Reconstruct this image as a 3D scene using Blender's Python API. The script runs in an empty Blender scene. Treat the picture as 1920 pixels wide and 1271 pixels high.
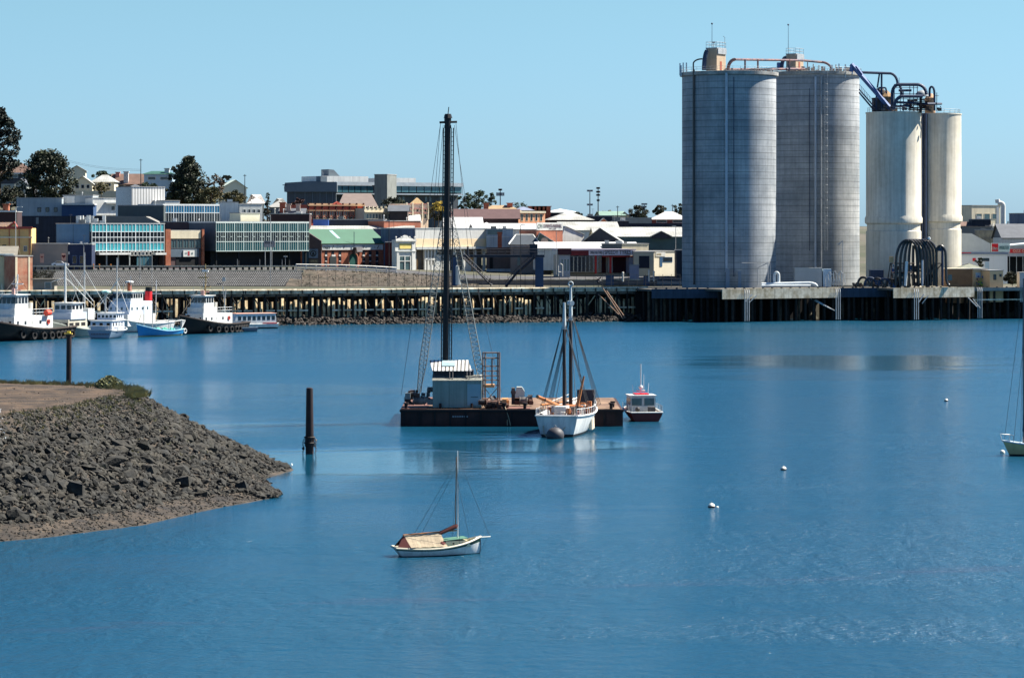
import bpy, math, random
from mathutils import Vector, Matrix, noise as mnoise
R = math.radians
sc = bpy.context.scene
col = sc.collection
random.seed(7)

# ---------------- camera, world, sun, exposure ----------------
F = 5333.0      # focal length in pixels of the 1920 wide photograph
EYE = 22.0      # camera height over the water
HY = 430.0      # picture row of the horizon
cam = bpy.data.objects.new("camera", bpy.data.cameras.new("camera"))
col.objects.link(cam)
cam.location = (0, 0, EYE)
cam.rotation_euler = (R(90), 0, 0)
cam.data.sensor_width = 36
cam.data.lens = F * 36 / 1920
cam.data.shift_y = -(635.5 - HY) / 1920
cam.data.clip_start = 5
cam.data.clip_end = 30000
sc.camera = cam

SUN_AZ = R(71)      # clockwise from +Y (away from the camera)
SUN_EL = R(50)
w = bpy.data.worlds.new("World"); sc.world = w; w.use_nodes = True
nt = w.node_tree
bg = nt.nodes["Background"]
sky = nt.nodes.new("ShaderNodeTexSky"); sky.sky_type = 'NISHITA'; sky.sun_disc = False
sky.sun_elevation = SUN_EL; sky.sun_rotation = SUN_AZ
sky.altitude = 0; sky.air_density = 1.0; sky.dust_density = 0.3; sky.ozone_density = 2.2
# the photograph's clear cyan sky: tint the sky texture by elevation
wtc = nt.nodes.new("ShaderNodeTexCoord"); wsp = nt.nodes.new("ShaderNodeSeparateXYZ"); nt.links.new(wtc.outputs["Generated"], wsp.inputs[0])
wr = nt.nodes.new("ShaderNodeValToRGB"); nt.links.new(wsp.outputs["Z"], wr.inputs[0])
e = wr.color_ramp.elements; e[0].position = 0.0; e[0].color = (.385, .635, 1.10, 1); e[1].position = 1.0; e[1].color = (.17, .28, .42, 1)
for pos, c_ in ((.15, (.39, .70, .96, 1)), (.015, (.415, .665, 1.09, 1)), (.08, (.50, .715, .865, 1)), (.30, (.36, .70, 1.06, 1))): q_ = e.new(pos); q_.color = c_
wm = nt.nodes.new("ShaderNodeVectorMath"); wm.operation = 'MULTIPLY'
nt.links.new(sky.outputs[0], wm.inputs[0]); nt.links.new(wr.outputs[0], wm.inputs[1]); nt.links.new(wm.outputs[0], bg.inputs[0])
bg.inputs[1].default_value = 0.05
sun = bpy.data.objects.new("sun", bpy.data.lights.new("sun", 'SUN'))
col.objects.link(sun)
sun.data.energy = 5.0; sun.data.angle = R(0.5); sun.data.color = (1.0, 0.94, 0.84)
sd = Vector((math.sin(SUN_AZ)*math.cos(SUN_EL), math.cos(SUN_AZ)*math.cos(SUN_EL), math.sin(SUN_EL)))
sun.rotation_euler = sd.to_track_quat('Z', 'Y').to_euler()
sun.location = (200, 100, 200)
sc.view_settings.view_transform = 'Standard'; sc.view_settings.look = 'None'
sc.view_settings.gamma = 1; sc.view_settings.exposure = 1.6
sc.view_settings.use_curve_mapping = False

# ---------------- picture <-> place ----------------
def X(px, d): return (px - 960) / F * d
def Z(py, d): return EYE - (py - HY) / F * d
def PPM(d): return F / d
def WD(py): return EYE * F / (py - HY)        # distance of a point of the water at row py

# ---------------- materials ----------------
MATS = {}
def lin(c):
    return tuple((v/12.92 if v <= 0.04045 else ((v+0.055)/1.055)**2.4) for v in [x/255.0 for x in c])
def M(name, rgb, rough=0.7, var=0.18, scale=0.6, bump=0.0, metal=0.0, streak=0.0, bands=0.0, lines=(), fine=6.0, second=None, smix=0.5, spec=0.35, coat=0):
    """procedural surface: large mottling, fine grain, optional run-down streaks and joint lines (axis, spacing, width, depth)"""
    if name in MATS: return MATS[name]
    m = bpy.data.materials.new(name); m.use_nodes = True
    n = m.node_tree.nodes; L = m.node_tree.links
    p = n["Principled BSDF"]
    p.inputs["Roughness"].default_value = rough; p.inputs["Metallic"].default_value = metal
    p.inputs["Specular IOR Level"].default_value = spec
    if coat: p.inputs["Coat Weight"].default_value = coat
    tc = n.new("ShaderNodeTexCoord"); src = tc.outputs["Object"]
    c = lin(rgb)
    base = n.new("ShaderNodeRGB"); base.outputs[0].default_value = (*c, 1); cur = base.outputs[0]
    def noise(sc_, det=4, rg=0.6, vec=None):
        t = n.new("ShaderNodeTexNoise"); t.inputs["Scale"].default_value = sc_
        t.inputs["Detail"].default_value = det; t.inputs["Roughness"].default_value = rg
        L.new(vec or src, t.inputs["Vector"]); return t.outputs["Fac"]
    def remap(v, a, b, lo, hi):
        r = n.new("ShaderNodeMapRange"); r.inputs[1].default_value = a; r.inputs[2].default_value = b
        r.inputs[3].default_value = lo; r.inputs[4].default_value = hi; L.new(v, r.inputs[0]); return r.outputs[0]
    def scalecol(cu, f):
        x = n.new("ShaderNodeVectorMath"); x.operation = 'SCALE'; L.new(cu, x.inputs[0]); L.new(f, x.inputs["Scale"]); return x.outputs[0]
    if second:
        x = n.new("ShaderNodeMix"); x.data_type = 'RGBA'
        L.new(remap(noise(scale*0.7, 5, 0.65), 0.5-0.12, 0.5+0.12, 0, smix*2 if smix < .5 else 1), x.inputs["Factor"])
        L.new(cur, x.inputs["A"]); x.inputs["B"].default_value = (*lin(second), 1); cur = x.outputs["Result"]
    cur = scalecol(cur, remap(noise(scale), 0.3, 0.7, 1-var, 1+var*0.6))
    fn = noise(fine, 3)
    cur = scalecol(cur, remap(fn, 0.3, 0.7, 1-var*0.6, 1+var*0.4))
    if streak:
        mp = n.new("ShaderNodeMapping"); mp.inputs["Scale"].default_value = (1.3, 1.3, 0.05); L.new(src, mp.inputs["Vector"])
        cur = scalecol(cur, remap(noise(1.2, 5, 0.7, mp.outputs[0]), 0.42, 0.68, 1.0, 1-streak))
    if bands:      # pours of slightly different tone, one above the other
        mp = n.new("ShaderNodeMapping"); mp.inputs["Scale"].default_value = (.012, .012, .63); L.new(src, mp.inputs["Vector"])
        cur = scalecol(cur, remap(noise(1.0, 2, .8, mp.outputs[0]), 0.35, 0.65, 1-bands, 1+bands*.4))
    if lines:
        sep = n.new("ShaderNodeSeparateXYZ"); L.new(src, sep.inputs[0])
        for ax, sp, wd, dp in lines:
            if ax == 'A':
                at = n.new("ShaderNodeMath"); at.operation = 'ARCTAN2'; L.new(sep.outputs["Y"], at.inputs[0]); L.new(sep.outputs["X"], at.inputs[1]); s_ = at.outputs[0]
            else: s_ = sep.outputs[ax]
            a = n.new("ShaderNodeMath"); a.operation = 'MULTIPLY'; a.inputs[1].default_value = 1/sp; L.new(s_, a.inputs[0])
            b = n.new("ShaderNodeMath"); b.operation = 'FRACT'; L.new(a.outputs[0], b.inputs[0])
            g = n.new("ShaderNodeMath"); g.operation = 'LESS_THAN'; g.inputs[1].default_value = wd/sp; L.new(b.outputs[0], g.inputs[0])
            cur = scalecol(cur, remap(g.outputs[0], 0, 1, 1, 1-dp))
    L.new(cur, p.inputs["Base Color"])
    if bump:
        bn = n.new("ShaderNodeBump"); bn.inputs["Strength"].default_value = bump; bn.inputs["Distance"].default_value = 0.1
        L.new(fn, bn.inputs["Height"]); L.new(bn.outputs[0], p.inputs["Normal"])
    MATS[name] = m
    return m

# ---------------- mesh building ----------------
class MB:
    def __init__(s): s.v = []; s.f = []; s.mi = []; s.cur = 0
    def quadf(s, *pts):
        n = len(s.v); s.v.extend([tuple(p) for p in pts]); s.f.append(tuple(range(n, n+len(pts)))); s.mi.append(s.cur); return s
    def box(s, x0, x1, y0, y1, z0, z1):
        n = len(s.v)
        s.v.extend([(x0,y0,z0),(x1,y0,z0),(x1,y1,z0),(x0,y1,z0),(x0,y0,z1),(x1,y0,z1),(x1,y1,z1),(x0,y1,z1)])
        for f in ((0,3,2,1),(4,5,6,7),(0,1,5,4),(1,2,6,5),(2,3,7,6),(3,0,4,7)):
            s.f.append(tuple(n+i for i in f)); s.mi.append(s.cur)
        return s
    def prism(s, poly, axis, a, b):
        """poly: 2-D points; axis 'y' -> poly is (x,z) pushed a..b along y; 'x' -> (y,z); 'z' -> (x,y)"""
        def P(p, t):
            return (p[0], t, p[1]) if axis == 'y' else ((t, p[0], p[1]) if axis == 'x' else (p[0], p[1], t))
        n = len(s.v); k = len(poly)
        s.v.extend([P(p, a) for p in poly] + [P(p, b) for p in poly])
        s.f.append(tuple(range(n+k-1, n-1, -1))); s.f.append(tuple(range(n+k, n+2*k))); s.mi += [s.cur]*2
        for i in range(k):
            j = (i+1) % k
            s.f.append((n+i, n+j, n+k+j, n+k+i)); s.mi.append(s.cur)
        return s
    def bar(s, p, q, r, n=6, r2=None, cap=True):
        p = Vector(p); q = Vector(q); d = q-p
        if d.length < 1e-6: return s
        d.normalize(); a = Vector((0,0,1)) if abs(d.z) < 0.9 else Vector((1,0,0))
        u = d.cross(a).normalized(); w_ = d.cross(u)
        r2 = r if r2 is None else r2
        k = len(s.v)
        for c, rr in ((p, r), (q, r2)):
            for i in range(n):
                t = 2*math.pi*i/n
                s.v.append(tuple(c + u*math.cos(t)*rr + w_*math.sin(t)*rr))
        for i in range(n):
            j = (i+1) % n
            s.f.append((k+i, k+n+i, k+n+j, k+j)); s.mi.append(s.cur)
        if cap:
            s.f.append(tuple(k+i for i in range(n))); s.f.append(tuple(k+n+i for i in range(n-1, -1, -1))); s.mi += [s.cur]*2
        return s
    def tube(s, pts, r, n=6):
        for a, b in zip(pts, pts[1:]): s.bar(a, b, r, n)
        return s
    def lathe(s, prof, c=(0,0,0), n=24, a0=0, a1=2*math.pi):
        k = len(s.v); full = abs(a1-a0-2*math.pi) < 1e-6; m = n if full else n+1
        for r_, z in prof:
            for i in range(m):
                t = a0+(a1-a0)*i/n
                s.v.append((c[0]+r_*math.cos(t), c[1]+r_*math.sin(t), c[2]+z))
        for j in range(len(prof)-1):
            for i in range(n):
                i2 = (i+1) % m
                s.f.append((k+j*m+i, k+j*m+i2, k+(j+1)*m+i2, k+(j+1)*m+i)); s.mi.append(s.cur)
        return s
    def ball(s, c, r, n=12, sz=1.0):
        return s.lathe([(max(0.001, r*math.sin(math.pi*j/8)), -r*sz*math.cos(math.pi*j/8)) for j in range(9)], c, n)
    def torus(s, c, R_, r_, axis='y', n=14, m=6):
        k = len(s.v)
        for i in range(n):
            t = 2*math.pi*i/n
            for j in range(m):
                q = 2*math.pi*j/m; rr = R_+r_*math.cos(q); h = r_*math.sin(q)
                a, b = rr*math.cos(t), rr*math.sin(t)
                p = (a, h, b) if axis == 'y' else ((h, a, b) if axis == 'x' else (a, b, h))
                s.v.append((c[0]+p[0], c[1]+p[1], c[2]+p[2]))
        for i in range(n):
            for j in range(m):
                s.f.append((k+i*m+j, k+((i+1)%n)*m+j, k+((i+1)%n)*m+(j+1)%m, k+i*m+(j+1)%m)); s.mi.append(s.cur)
        return s
    def xform(s, mat):
        s.v = [tuple(mat @ Vector(p)) for p in s.v]; return s
    def mesh(s, name, mats, smooth=False):
        me = bpy.data.meshes.new(name); me.from_pydata(s.v, [], s.f)
        if not isinstance(mats, (list, tuple)): mats = [mats]
        for m in mats: me.materials.append(m)
        if len(mats) > 1: me.polygons.foreach_set("material_index", s.mi)
        if smooth:
            me.polygons.foreach_set("use_smooth", [True]*len(me.polygons))
        me.update(); return me
    def build(s, name, mats, parent=None, loc=(0,0,0), rz=0, smooth=False, label=None):
        o = bpy.data.objects.new(name, s.mesh(name, mats, smooth)); col.objects.link(o)
        o.parent = parent; o.location = loc; o.rotation_euler = (0, 0, rz)
        if smooth:
            try:
                o.data.set_sharp_from_angle(angle=R(40))
            except Exception: pass
        if label: o['label'] = label
        return o

def tag(o, label=None, cat=None, group=None, kind=None):
    if label: o['label'] = label
    if cat: o['category'] = cat
    if group: o['group'] = group
    if kind: o['kind'] = kind
    return o
def thing(name, label, cat, loc=(0,0,0), rz=0, group=None):
    o = bpy.data.objects.new(name, None); col.objects.link(o); o.empty_display_size = 1
    o.location = loc; o.rotation_euler = (0, 0, rz)
    return tag(o, label, cat, group)
def copy_tree(o, parent=None):
    c = o.copy(); col.objects.link(c); c.parent = parent
    for ch in [k for k in bpy.data.objects if k.parent == o]: copy_tree(ch, c)
    return c
def text(parent, s, loc, width, height, mat, rz=0, name='lettering', depth=0.03):
    """raised lettering standing upright, facing local -Y, fitted to width x height (lower left corner at loc)"""
    cu = bpy.data.curves.new('t', 'FONT'); cu.body = s; cu.size = 1; cu.extrude = 0.02
    tmp = bpy.data.objects.new('t', cu); col.objects.link(tmp)
    dg = bpy.context.evaluated_depsgraph_get()
    me = bpy.data.meshes.new_from_object(tmp.evaluated_get(dg))
    bpy.data.objects.remove(tmp); bpy.data.curves.remove(cu)
    xs = [v.co.x for v in me.vertices]; ys = [v.co.y for v in me.vertices]
    sx = width/(max(xs)-min(xs)); sy = height/(max(ys)-min(ys)); x0, y0 = min(xs), min(ys)
    for v in me.vertices: v.co = Vector(((v.co.x-x0)*sx, -v.co.z/0.02*depth, (v.co.y-y0)*sy))
    me.materials.clear(); me.materials.append(mat); me.name = name
    o = bpy.data.objects.new(name, me); col.objects.link(o); o.parent = parent
    o.location = loc; o.rotation_euler = (0, 0, rz)
    return o
def P(px, py, d): return (X(px, d), d, Z(py, d))
def wb(mb, name, mat, t, **k):
    """build a part given in world coordinates under the unrotated thing t"""
    mb.xform(Matrix.Translation(-Vector(t.location))); return mb.build(name, mat, t, **k)
# ---------------- water, ground ----------------
def water_mat():
    m = bpy.data.materials.new("water"); m.use_nodes = True
    n = m.node_tree.nodes; L = m.node_tree.links; p = n["Principled BSDF"]
    p.inputs["Base Color"].default_value = (0.004, 0.046, 0.086, 1)
    p.inputs["IOR"].default_value = 1.333
    tc = n.new("ShaderNodeTexCoord"); src = tc.outputs["Object"]
    def mp(sx, sy, rz=0):
        a = n.new("ShaderNodeMapping"); a.inputs["Scale"].default_value = (sx, sy, 1); a.inputs["Rotation"].default_value = (0, 0, rz)
        L.new(src, a.inputs["Vector"]); return a.outputs[0]
    def nz(vec, s, d=3, r=.55, dist=0):
        t = n.new("ShaderNodeTexNoise"); t.inputs["Scale"].default_value = s; t.inputs["Detail"].default_value = d
        t.inputs["Roughness"].default_value = r; t.inputs["Distortion"].default_value = dist; L.new(vec, t.inputs["Vector"]); return t.outputs["Fac"]
    def math_(op, a, b, c=None):
        x = n.new("ShaderNodeMath"); x.operation = op
        for i, v in enumerate((a, b, c)):
            if v is None: continue
            if isinstance(v, (int, float)): x.inputs[i].default_value = v
            else: L.new(v, x.inputs[i])
        return x.outputs[0]
    # patches of calm and ruffled water, long across the view
    big = nz(mp(0.0028, 0.016, R(2)), 1.0, 4, .55, .4)
    fin = nz(mp(0.010, 0.075, R(-3)), 1.0, 3, .6, .3)
    mask = n.new("ShaderNodeMapRange"); mask.inputs[1].default_value = 0.42; mask.inputs[2].default_value = 0.56
    mask.inputs[3].default_value = 0.12; mask.inputs[4].default_value = 1.0
    L.new(math_('ADD', math_('MULTIPLY', big, .68), math_('MULTIPLY', fin, .32)), mask.inputs[0])
    near = n.new("ShaderNodeSeparateXYZ"); L.new(src, near.inputs[0])
    # calm lee patches of the photograph's afternoon: world ellipses with wavering edges
    wob = nz(mp(.02, .05), 1.0, 3, .6); calm = None
    for px, py, hw, hh, wt in ((1620, 682, 480, 20, 0.93), (330, 735, 520, 26, .72), (150, 800, 600, 22, 1), (700, 872, 520, 44, 1), (1000, 836, 330, 22, 1), (800, 975, 620, 40, .7), (300, 1060, 560, 28, .6), (1500, 706, 380, 8, 0.6), (990, 806, 340, 14, 0.9), (590, 900, 240, 46, 0.9)):
        d = WD(py); c = n.new("ShaderNodeMapping"); hy = (WD(py-hh)-WD(py+hh))/2; hx = hw/PPM(d)
        c.inputs["Location"].default_value = (-X(px, d)/hx, -(WD(py-hh)+WD(py+hh))/2/hy, 0); c.inputs["Scale"].default_value = (1/hx, 1/hy, 1)
        L.new(src, c.inputs["Vector"]); l = n.new("ShaderNodeVectorMath"); l.operation = 'LENGTH'; L.new(c.outputs[0], l.inputs[0])
        r_ = n.new("ShaderNodeMapRange"); r_.interpolation_type = 'SMOOTHSTEP'; r_.inputs[1].default_value = 1.25; r_.inputs[2].default_value = .4; r_.inputs[4].default_value = wt
        L.new(math_('ADD', l.outputs["Value"], math_('MULTIPLY', math_('SUBTRACT', wob, .5), 1.6)), r_.inputs[0])
        calm = r_.outputs[0] if calm is None else math_('MAXIMUM', calm, r_.outputs[0])
    ruf = math_('MAXIMUM', math_('SUBTRACT', 1.0, math_('MULTIPLY', calm, .95)), .04)
    mk = math_('MULTIPLY', ruf, math_('ADD', .5, math_('MULTIPLY', mask.outputs[0], .5)))
    h = math_('ADD', math_('MULTIPLY', nz(mp(1.0, 1.5, R(12)), 3.2, 4, .65, .3), 0.16), math_('MULTIPLY', nz(mp(.7, 1.2, R(-15)), 0.7, 3, .55, .4), 0.26))
    h = math_('ADD', h, math_('MULTIPLY', nz(mp(.9, .85, R(5)), 1.3, 3, .6, .5), 0.22))
    h = math_('ADD', h, math_('MULTIPLY', nz(mp(.45, .16, R(-4)), 1.0, 4, .6, .5), 0.5))
    h2 = math_('MULTIPLY', h, mk)
    b = n.new("ShaderNodeBump"); b.inputs["Strength"].default_value = 1.0; b.inputs["Distance"].default_value = 0.9
    L.new(h2, b.inputs["Height"]); L.new(b.outputs[0], p.inputs["Normal"])
    # faint reddish scum lines drifting across the near water
    ln = math_('ABSOLUTE', math_('SUBTRACT', math_('SUBTRACT', near.outputs["Y"], math_('MULTIPLY', near.outputs["X"], .5)), math_('ADD', 158.0, math_('MULTIPLY', nz(mp(.02, .02), 1.0, 3, .6), 26.0))), 0)
    lm_ = n.new("ShaderNodeMapRange"); lm_.inputs[1].default_value = 2.4; lm_.inputs[2].default_value = .2; L.new(ln, lm_.inputs[0])
    sm = math_('MULTIPLY', lm_.outputs[0], math_('MULTIPLY', math_('MULTIPLY', math_('MAXIMUM', math_('SUBTRACT', nz(mp(.05, .5), 1.0, 4, .7), .47), 0.0), 2.6), 1.0))
    mx = n.new("ShaderNodeMix"); mx.data_type = 'RGBA'; L.new(sm, mx.inputs["Factor"]); mx.inputs["A"].default_value = (0.004, 0.046, 0.086, 1); mx.inputs["B"].default_value = (.045, .035, .06, 1); L.new(mx.outputs["Result"], p.inputs["Base Color"])
    ro = n.new("ShaderNodeMapRange"); ro.inputs[3].default_value = 0.085; ro.inputs[4].default_value = 0.23
    L.new(mk, ro.inputs[0]); L.new(ro.outputs[0], p.inputs["Roughness"])
    return m
mb = MB()
mb.quadf((-900, 20, 0), (900, 20, 0), (900, 900, 0), (-900, 900, 0))
tag(mb.build("water", water_mat()), "calm blue harbour water with ruffled and smooth patches", "water", kind='structure')

def ss(a, b, x):
    t = max(0, min(1, (x-a)/(b-a))); return t*t*(3-2*t)
def lerp(a, b, t): return a+(b-a)*max(0, min(1, t))
def interp(xs, ys, x):
    if x <= xs[0]: return ys[0]
    for i in range(1, len(xs)):
        if x <= xs[i]: return ys[i-1]+(ys[i]-ys[i-1])*(x-xs[i-1])/(xs[i]-xs[i-1])
    return ys[-1]
def qf(x):   # distance of the quay edge (left end nearer)
    return interp([-140, -62, 33, 36, 124, 300], [648, 660, 691, 686, 709, 750], x)
def ground(x, y):
    q = qf(x)
    if y < q-1: return -2.0
    px = 960 + x/y*F
    street = interp([-200, 560, 760, 880, 1100, 1250, 1500, 3000], [11.4, 11.4, 10.9, 9.6, 9.2, 9.4, 8.0, 8.0], px)
    q0 = 1.2
    if y < q+5: return lerp(q0-3, 7.5, (y-q-3.6)/1.2) if y > q+3.6 else q0-3
    z = lerp(7.5, street, (y-724)/22) if px < 1500 else 7.5
    h1 = interp([-400, 0, 300, 500, 700, 1000, 1300, 1920, 2500], [36, 33, 30, 25.5, 25, 24, 24, 22.0, 22], px)
    if y > 780: z = lerp(z, h1, ss(790, 1060, y)*1.0)
    if y > 1100: z = lerp(z, -5, (y-1100)/900)
    return z + mnoise.noise(Vector((x*.05, y*.05, 0)))*0.25*(1 if y > q+30 else 0)
mb = MB()
ys = [640+i*2.5 for i in range(0, 70)] + [815+i*12 for i in range(0, 36)] + [1300, 1400, 1500, 1700, 1900, 2200, 3000, 5000, 9000, 16000]
nx = 150
for y in ys:
    for i in range(nx+1):
        x = (i/nx-.5)*2*max(230, y*0.26) if y < 1300 else (i/nx-.5)*2*y*0.5
        z = ground(x, y) if y < 1900 else -5-(y-1900)*0.0006
        mb.v.append((x, y, z))
for j in range(len(ys)-1):
    for i in range(nx):
        a = j*(nx+1)+i
        mb.f.append((a, a+1, a+nx+2, a+nx+1)); mb.mi.append(0)
tag(mb.build("ground", M("town ground", (88, 83, 72), .95, .3, .05, second=(62, 66, 48), fine=1.2, streak=0)), "sandy grey ground rising behind the quay", "ground", kind='structure')
# road along the top of the bank
mb = MB()
N = 60
for i in range(N+1):
    px = -150+i*(1500+150)/N
    for d in (737, 749):
        x = X(px, d); mb.v.append((x, d, ground(x, d)+0.30))
for i in range(N): a = 2*i; mb.f.append((a, a+2, a+3, a+1)); mb.mi.append(0)
tag(mb.build("road", M("asphalt", (70, 70, 72), .9, .2, .4)), "grey street running along the top of the bank", "road", kind='structure')

# ---------------- stone generator ----------------
ICO = None
def ico():
    t = (1+5**.5)/2
    v = [(-1,t,0),(1,t,0),(-1,-t,0),(1,-t,0),(0,-1,t),(0,1,t),(0,-1,-t),(0,1,-t),(t,0,-1),(t,0,1),(-t,0,-1),(-t,0,1)]
    f = [(0,11,5),(0,5,1),(0,1,7),(0,7,10),(0,10,11),(1,5,9),(5,11,4),(11,10,2),(10,7,6),(7,1,8),(3,9,4),(3,4,2),(3,2,6),(3,6,8),(3,8,9),(4,9,5),(2,4,11),(6,2,10),(8,6,7),(9,8,1)]
    k = 1/math.sqrt(1+t*t)
    return [Vector(p)*k for p in v], f
ICO = ico()
def rock(mb, c, s, rnd, flat=.6):
    q = Matrix.Rotation(rnd.uniform(0, 6.28), 3, 'Z') @ Matrix.Rotation(rnd.uniform(-1.1, 1.1), 3, 'X') @ Matrix.Rotation(rnd.uniform(-.7, .7), 3, 'Y')
    a = Vector((s*rnd.uniform(.8, 1.5), s*rnd.uniform(.6, 1), s*rnd.uniform(.35, flat+.2)))
    k = len(mb.v)
    for p in ICO[0]:
        j = rnd.uniform(.72, 1.2)
        v = q @ Vector((p.x*a.x*j, p.y*a.y*j, p.z*a.z*j))
        mb.v.append((c[0]+v.x, c[1]+v.y, c[2]+v.z))
    for f in ICO[1]: mb.f.append(tuple(k+i for i in f)); mb.mi.append(mb.cur)

# ---------------- headland of dumped rock ----------------
def chain(pts, t):
    t = max(0, min(1, t))*(len(pts)-1); i = min(int(t), len(pts)-2); f = t-i
    return Vector(pts[i]).lerp(Vector(pts[i+1]), f)
def WP(px, py, z):
    d = (EYE-z)*F/(py-HY); return (X(px, d), d, z)
TOPL = [WP(-420, 800, 7.5), WP(-150, 786, 7.6), WP(20, 776, 7.6), WP(110, 766, 7.5), WP(180, 750, 7.5), WP(232, 742, 7.6), WP(262, 742, 7.5), (-34.2, 257, 7.5), (-38.5, 263, 7.6), (-48, 268, 7.6), (-62, 272, 7.6), (-100, 280, 7.6)]
BOTL = [WP(-420, 1055, -.02), WP(-150, 1030, -.02), WP(90, 1008, -.02), WP(270, 985, -.02), WP(400, 955, -.02), WP(524, 932, -.02), WP(500, 898, -.02), WP(556, 880, -.02), (-26, 280, -.02), (-42, 290, -.02), (-62, 296, -.02), (-100, 305, -.02)]
def slope(t, v):
    """v 0 top edge, 1 waterline; steep rock above, flat foreshore below"""
    a = chain(TOPL, t); b = chain(BOTL, t)
    k = interp([0, .30, .6, .8], [.72, .76, .93, 1.0], t)      # where the rock meets the foreshore
    toe = a.lerp(b, k); toe.z = interp([0, .35, .5, .8], [0.9, 0.8, .45, .1], t)
    if v < k: 
        f = v/k; p = a.lerp(toe, f); p.z = a.z+(toe.z-a.z)*(f**1.0) + .35*math.sin(f*math.pi)*(-1)
    else: p = toe.lerp(b, (v-k)/(1-k+1e-6))
    wob = mnoise.noise(Vector((p.x*.4, p.y*.4, 3)))*.5
    p.x += wob*.6; p.y += wob*.8*(1 if v > .05 else 0)
    return p
NT, NV = 150, 40
mb = MB()
for i in range(NT+1):
    for j in range(NV+3):
        if j <= NV: p = slope(i/NT, j/NV)
        else:
            p = slope(i/NT, 1); n_ = (Vector(chain(BOTL, i/NT))-Vector(chain(TOPL, i/NT))); n_.z = 0; n_.normalize(); p = p+n_*(j-NV)*2; p.z = -.35*(j-NV)
        mb.v.append((p.x, p.y, p.z + (mnoise.noise(Vector((p.x*1.5, p.y*1.5, p.z)))*.10 if j <= NV-1 else 0)))
K = NV+3
for i in range(NT):
    for j in range(K-1):
        a = i*K+j; mb.f.append((a, a+1, a+K+1, a+K)); mb.mi.append(0)
sand = M("foreshore sand", (68, 59, 49), .9, .5, .9, bump=.7, second=(38, 35, 32), fine=6)
tag(mb.build("headland", sand, smooth=True), "sandy headland bank with a muddy foreshore", "headland", kind='structure')
mb = MB()
back = [(-160, 285), (-160, 215)]
rim = [chain(TOPL, i/60) for i in range(61)]
cx, cy = -60, 243
ring = [(p.x, p.y, p.z) for p in rim]
for r_ in range(0, 9):
    f = r_/8
    for p in ring:
        qx, qy = lerp(p[0], -80, f), lerp(p[1], 246, f)
        mb.v.append((qx, qy, 7.55+mnoise.noise(Vector((qx*.3, qy*.3, 0)))*.15*(1 if r_ else 0)))
K = len(ring)
for r_ in range(8):
    for i in range(K-1):
        a = r_*K+i; mb.f.append((a, a+1, a+K+1, a+K)); mb.mi.append(0)
tag(mb.build("dirt_track", M("dirt", (84, 68, 52), .95, .6, .6, bump=1.0, second=(46, 38, 30), fine=5), smooth=True), "bare brown dirt on top of the headland", "dirt", kind='structure')
rnd = random.Random(3)
mb = MB()
for _ in range(19000):
    t = rnd.random()**.9*.78; v = rnd.random()
    k = interp([0, .30, .6, .8], [.74, .78, .95, 1.0], t)
    v = v*k*1.02
    if t > .47 and t < .54 and v > .86: continue
    p = slope(t, min(1, v))
    sz = (.09+.27*rnd.random()**2.8) * (0.75+.75*math.sin(min(1, v/k)*math.pi*.75))
    if t > .4: sz *= .8
    if rnd.random() < .035 and v > .15*k: sz *= 1.9
    rock(mb, (p.x, p.y, p.z+sz*.1), sz, rnd)
for _ in range(3600):   # loose stones on the foreshore
    t = rnd.random()*.56; k = interp([0, .30, .6, .8], [.72, .76, .93, 1.0], t)
    v = k+(1-k)*rnd.random()**1.6*.95; p = slope(t, v); rock(mb, (p.x, p.y, p.z+.02), rnd.uniform(.03, .13), rnd)
for _ in range(220):   # weedy clump at the tip
    p = slope(rnd.uniform(.435, .475), rnd.uniform(.86, 1.0)); rock(mb, (p.x, p.y, p.z+.15), rnd.uniform(.12, .4), rnd)
rk = M("basalt rock", (38, 39, 38), .9, .55, 1.1, bump=.6, second=(60, 57, 50), smix=.5, fine=5)
tag(mb.build("rock_bank", rk), "dark grey dumped rock covering the headland slope", "rocks", kind='stuff')

mb = MB()
for _ in range(1500):   # pebbles and clods on the bare top
    x = rnd.uniform(-70, -35); y = rnd.uniform(218, 264); 
    if x > -38-(y-225)*.02+1 and y > 250: continue
    rock(mb, (x, y, 7.56), rnd.uniform(.02, .09), rnd)
tag(mb.build("pebbles", M("pale pebbles", (100, 90, 78), .9, .3)), "loose pebbles scattered over the bare dirt top", "pebbles", kind='stuff')
# ---------------- grass and weeds ----------------
def tuft(mb, c, h, n, rnd, spread=.25):
    for _ in range(n):
        a = rnd.uniform(0, 6.28); l = rnd.uniform(.1, 1)*spread; hh = h*rnd.uniform(.5, 1)
        bx, by = c[0]+math.cos(a)*l*.6, c[1]+math.sin(a)*l*.6
        tx, ty = bx+math.cos(a)*l, by+math.sin(a)*l
        wv = .02+h*.03
        mb.quadf((bx-wv, by, c[2]-.05), (bx+wv, by, c[2]-.05), (tx+wv*.3, ty, c[2]+hh), (tx-wv*.3, ty, c[2]+hh*.96))
mb = MB()
for _ in range(900):
    t = rnd.uniform(.50, .98); p = slope(t, 0); 
    tuft(mb, (p.x+rnd.uniform(-.6, .6), p.y-rnd.uniform(-.4, 1.2), 7.5), rnd.uniform(.2, .55), 9, rnd)
for _ in range(130):
    p = slope(rnd.uniform(.56, .70), 0); tuft(mb, (p.x+rnd.uniform(-1.6, 1), p.y+rnd.uniform(-1.5, .5), 7.4), rnd.random()**2.5*.9+.15, 12, rnd, .35)
for _ in range(420):
    t = rnd.uniform(.02, .5); p = slope(t, rnd.random()**2*.14); tuft(mb, (p.x, p.y+rnd.uniform(-.2, .7), p.z), rnd.uniform(.15, .4), 9, rnd)
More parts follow.
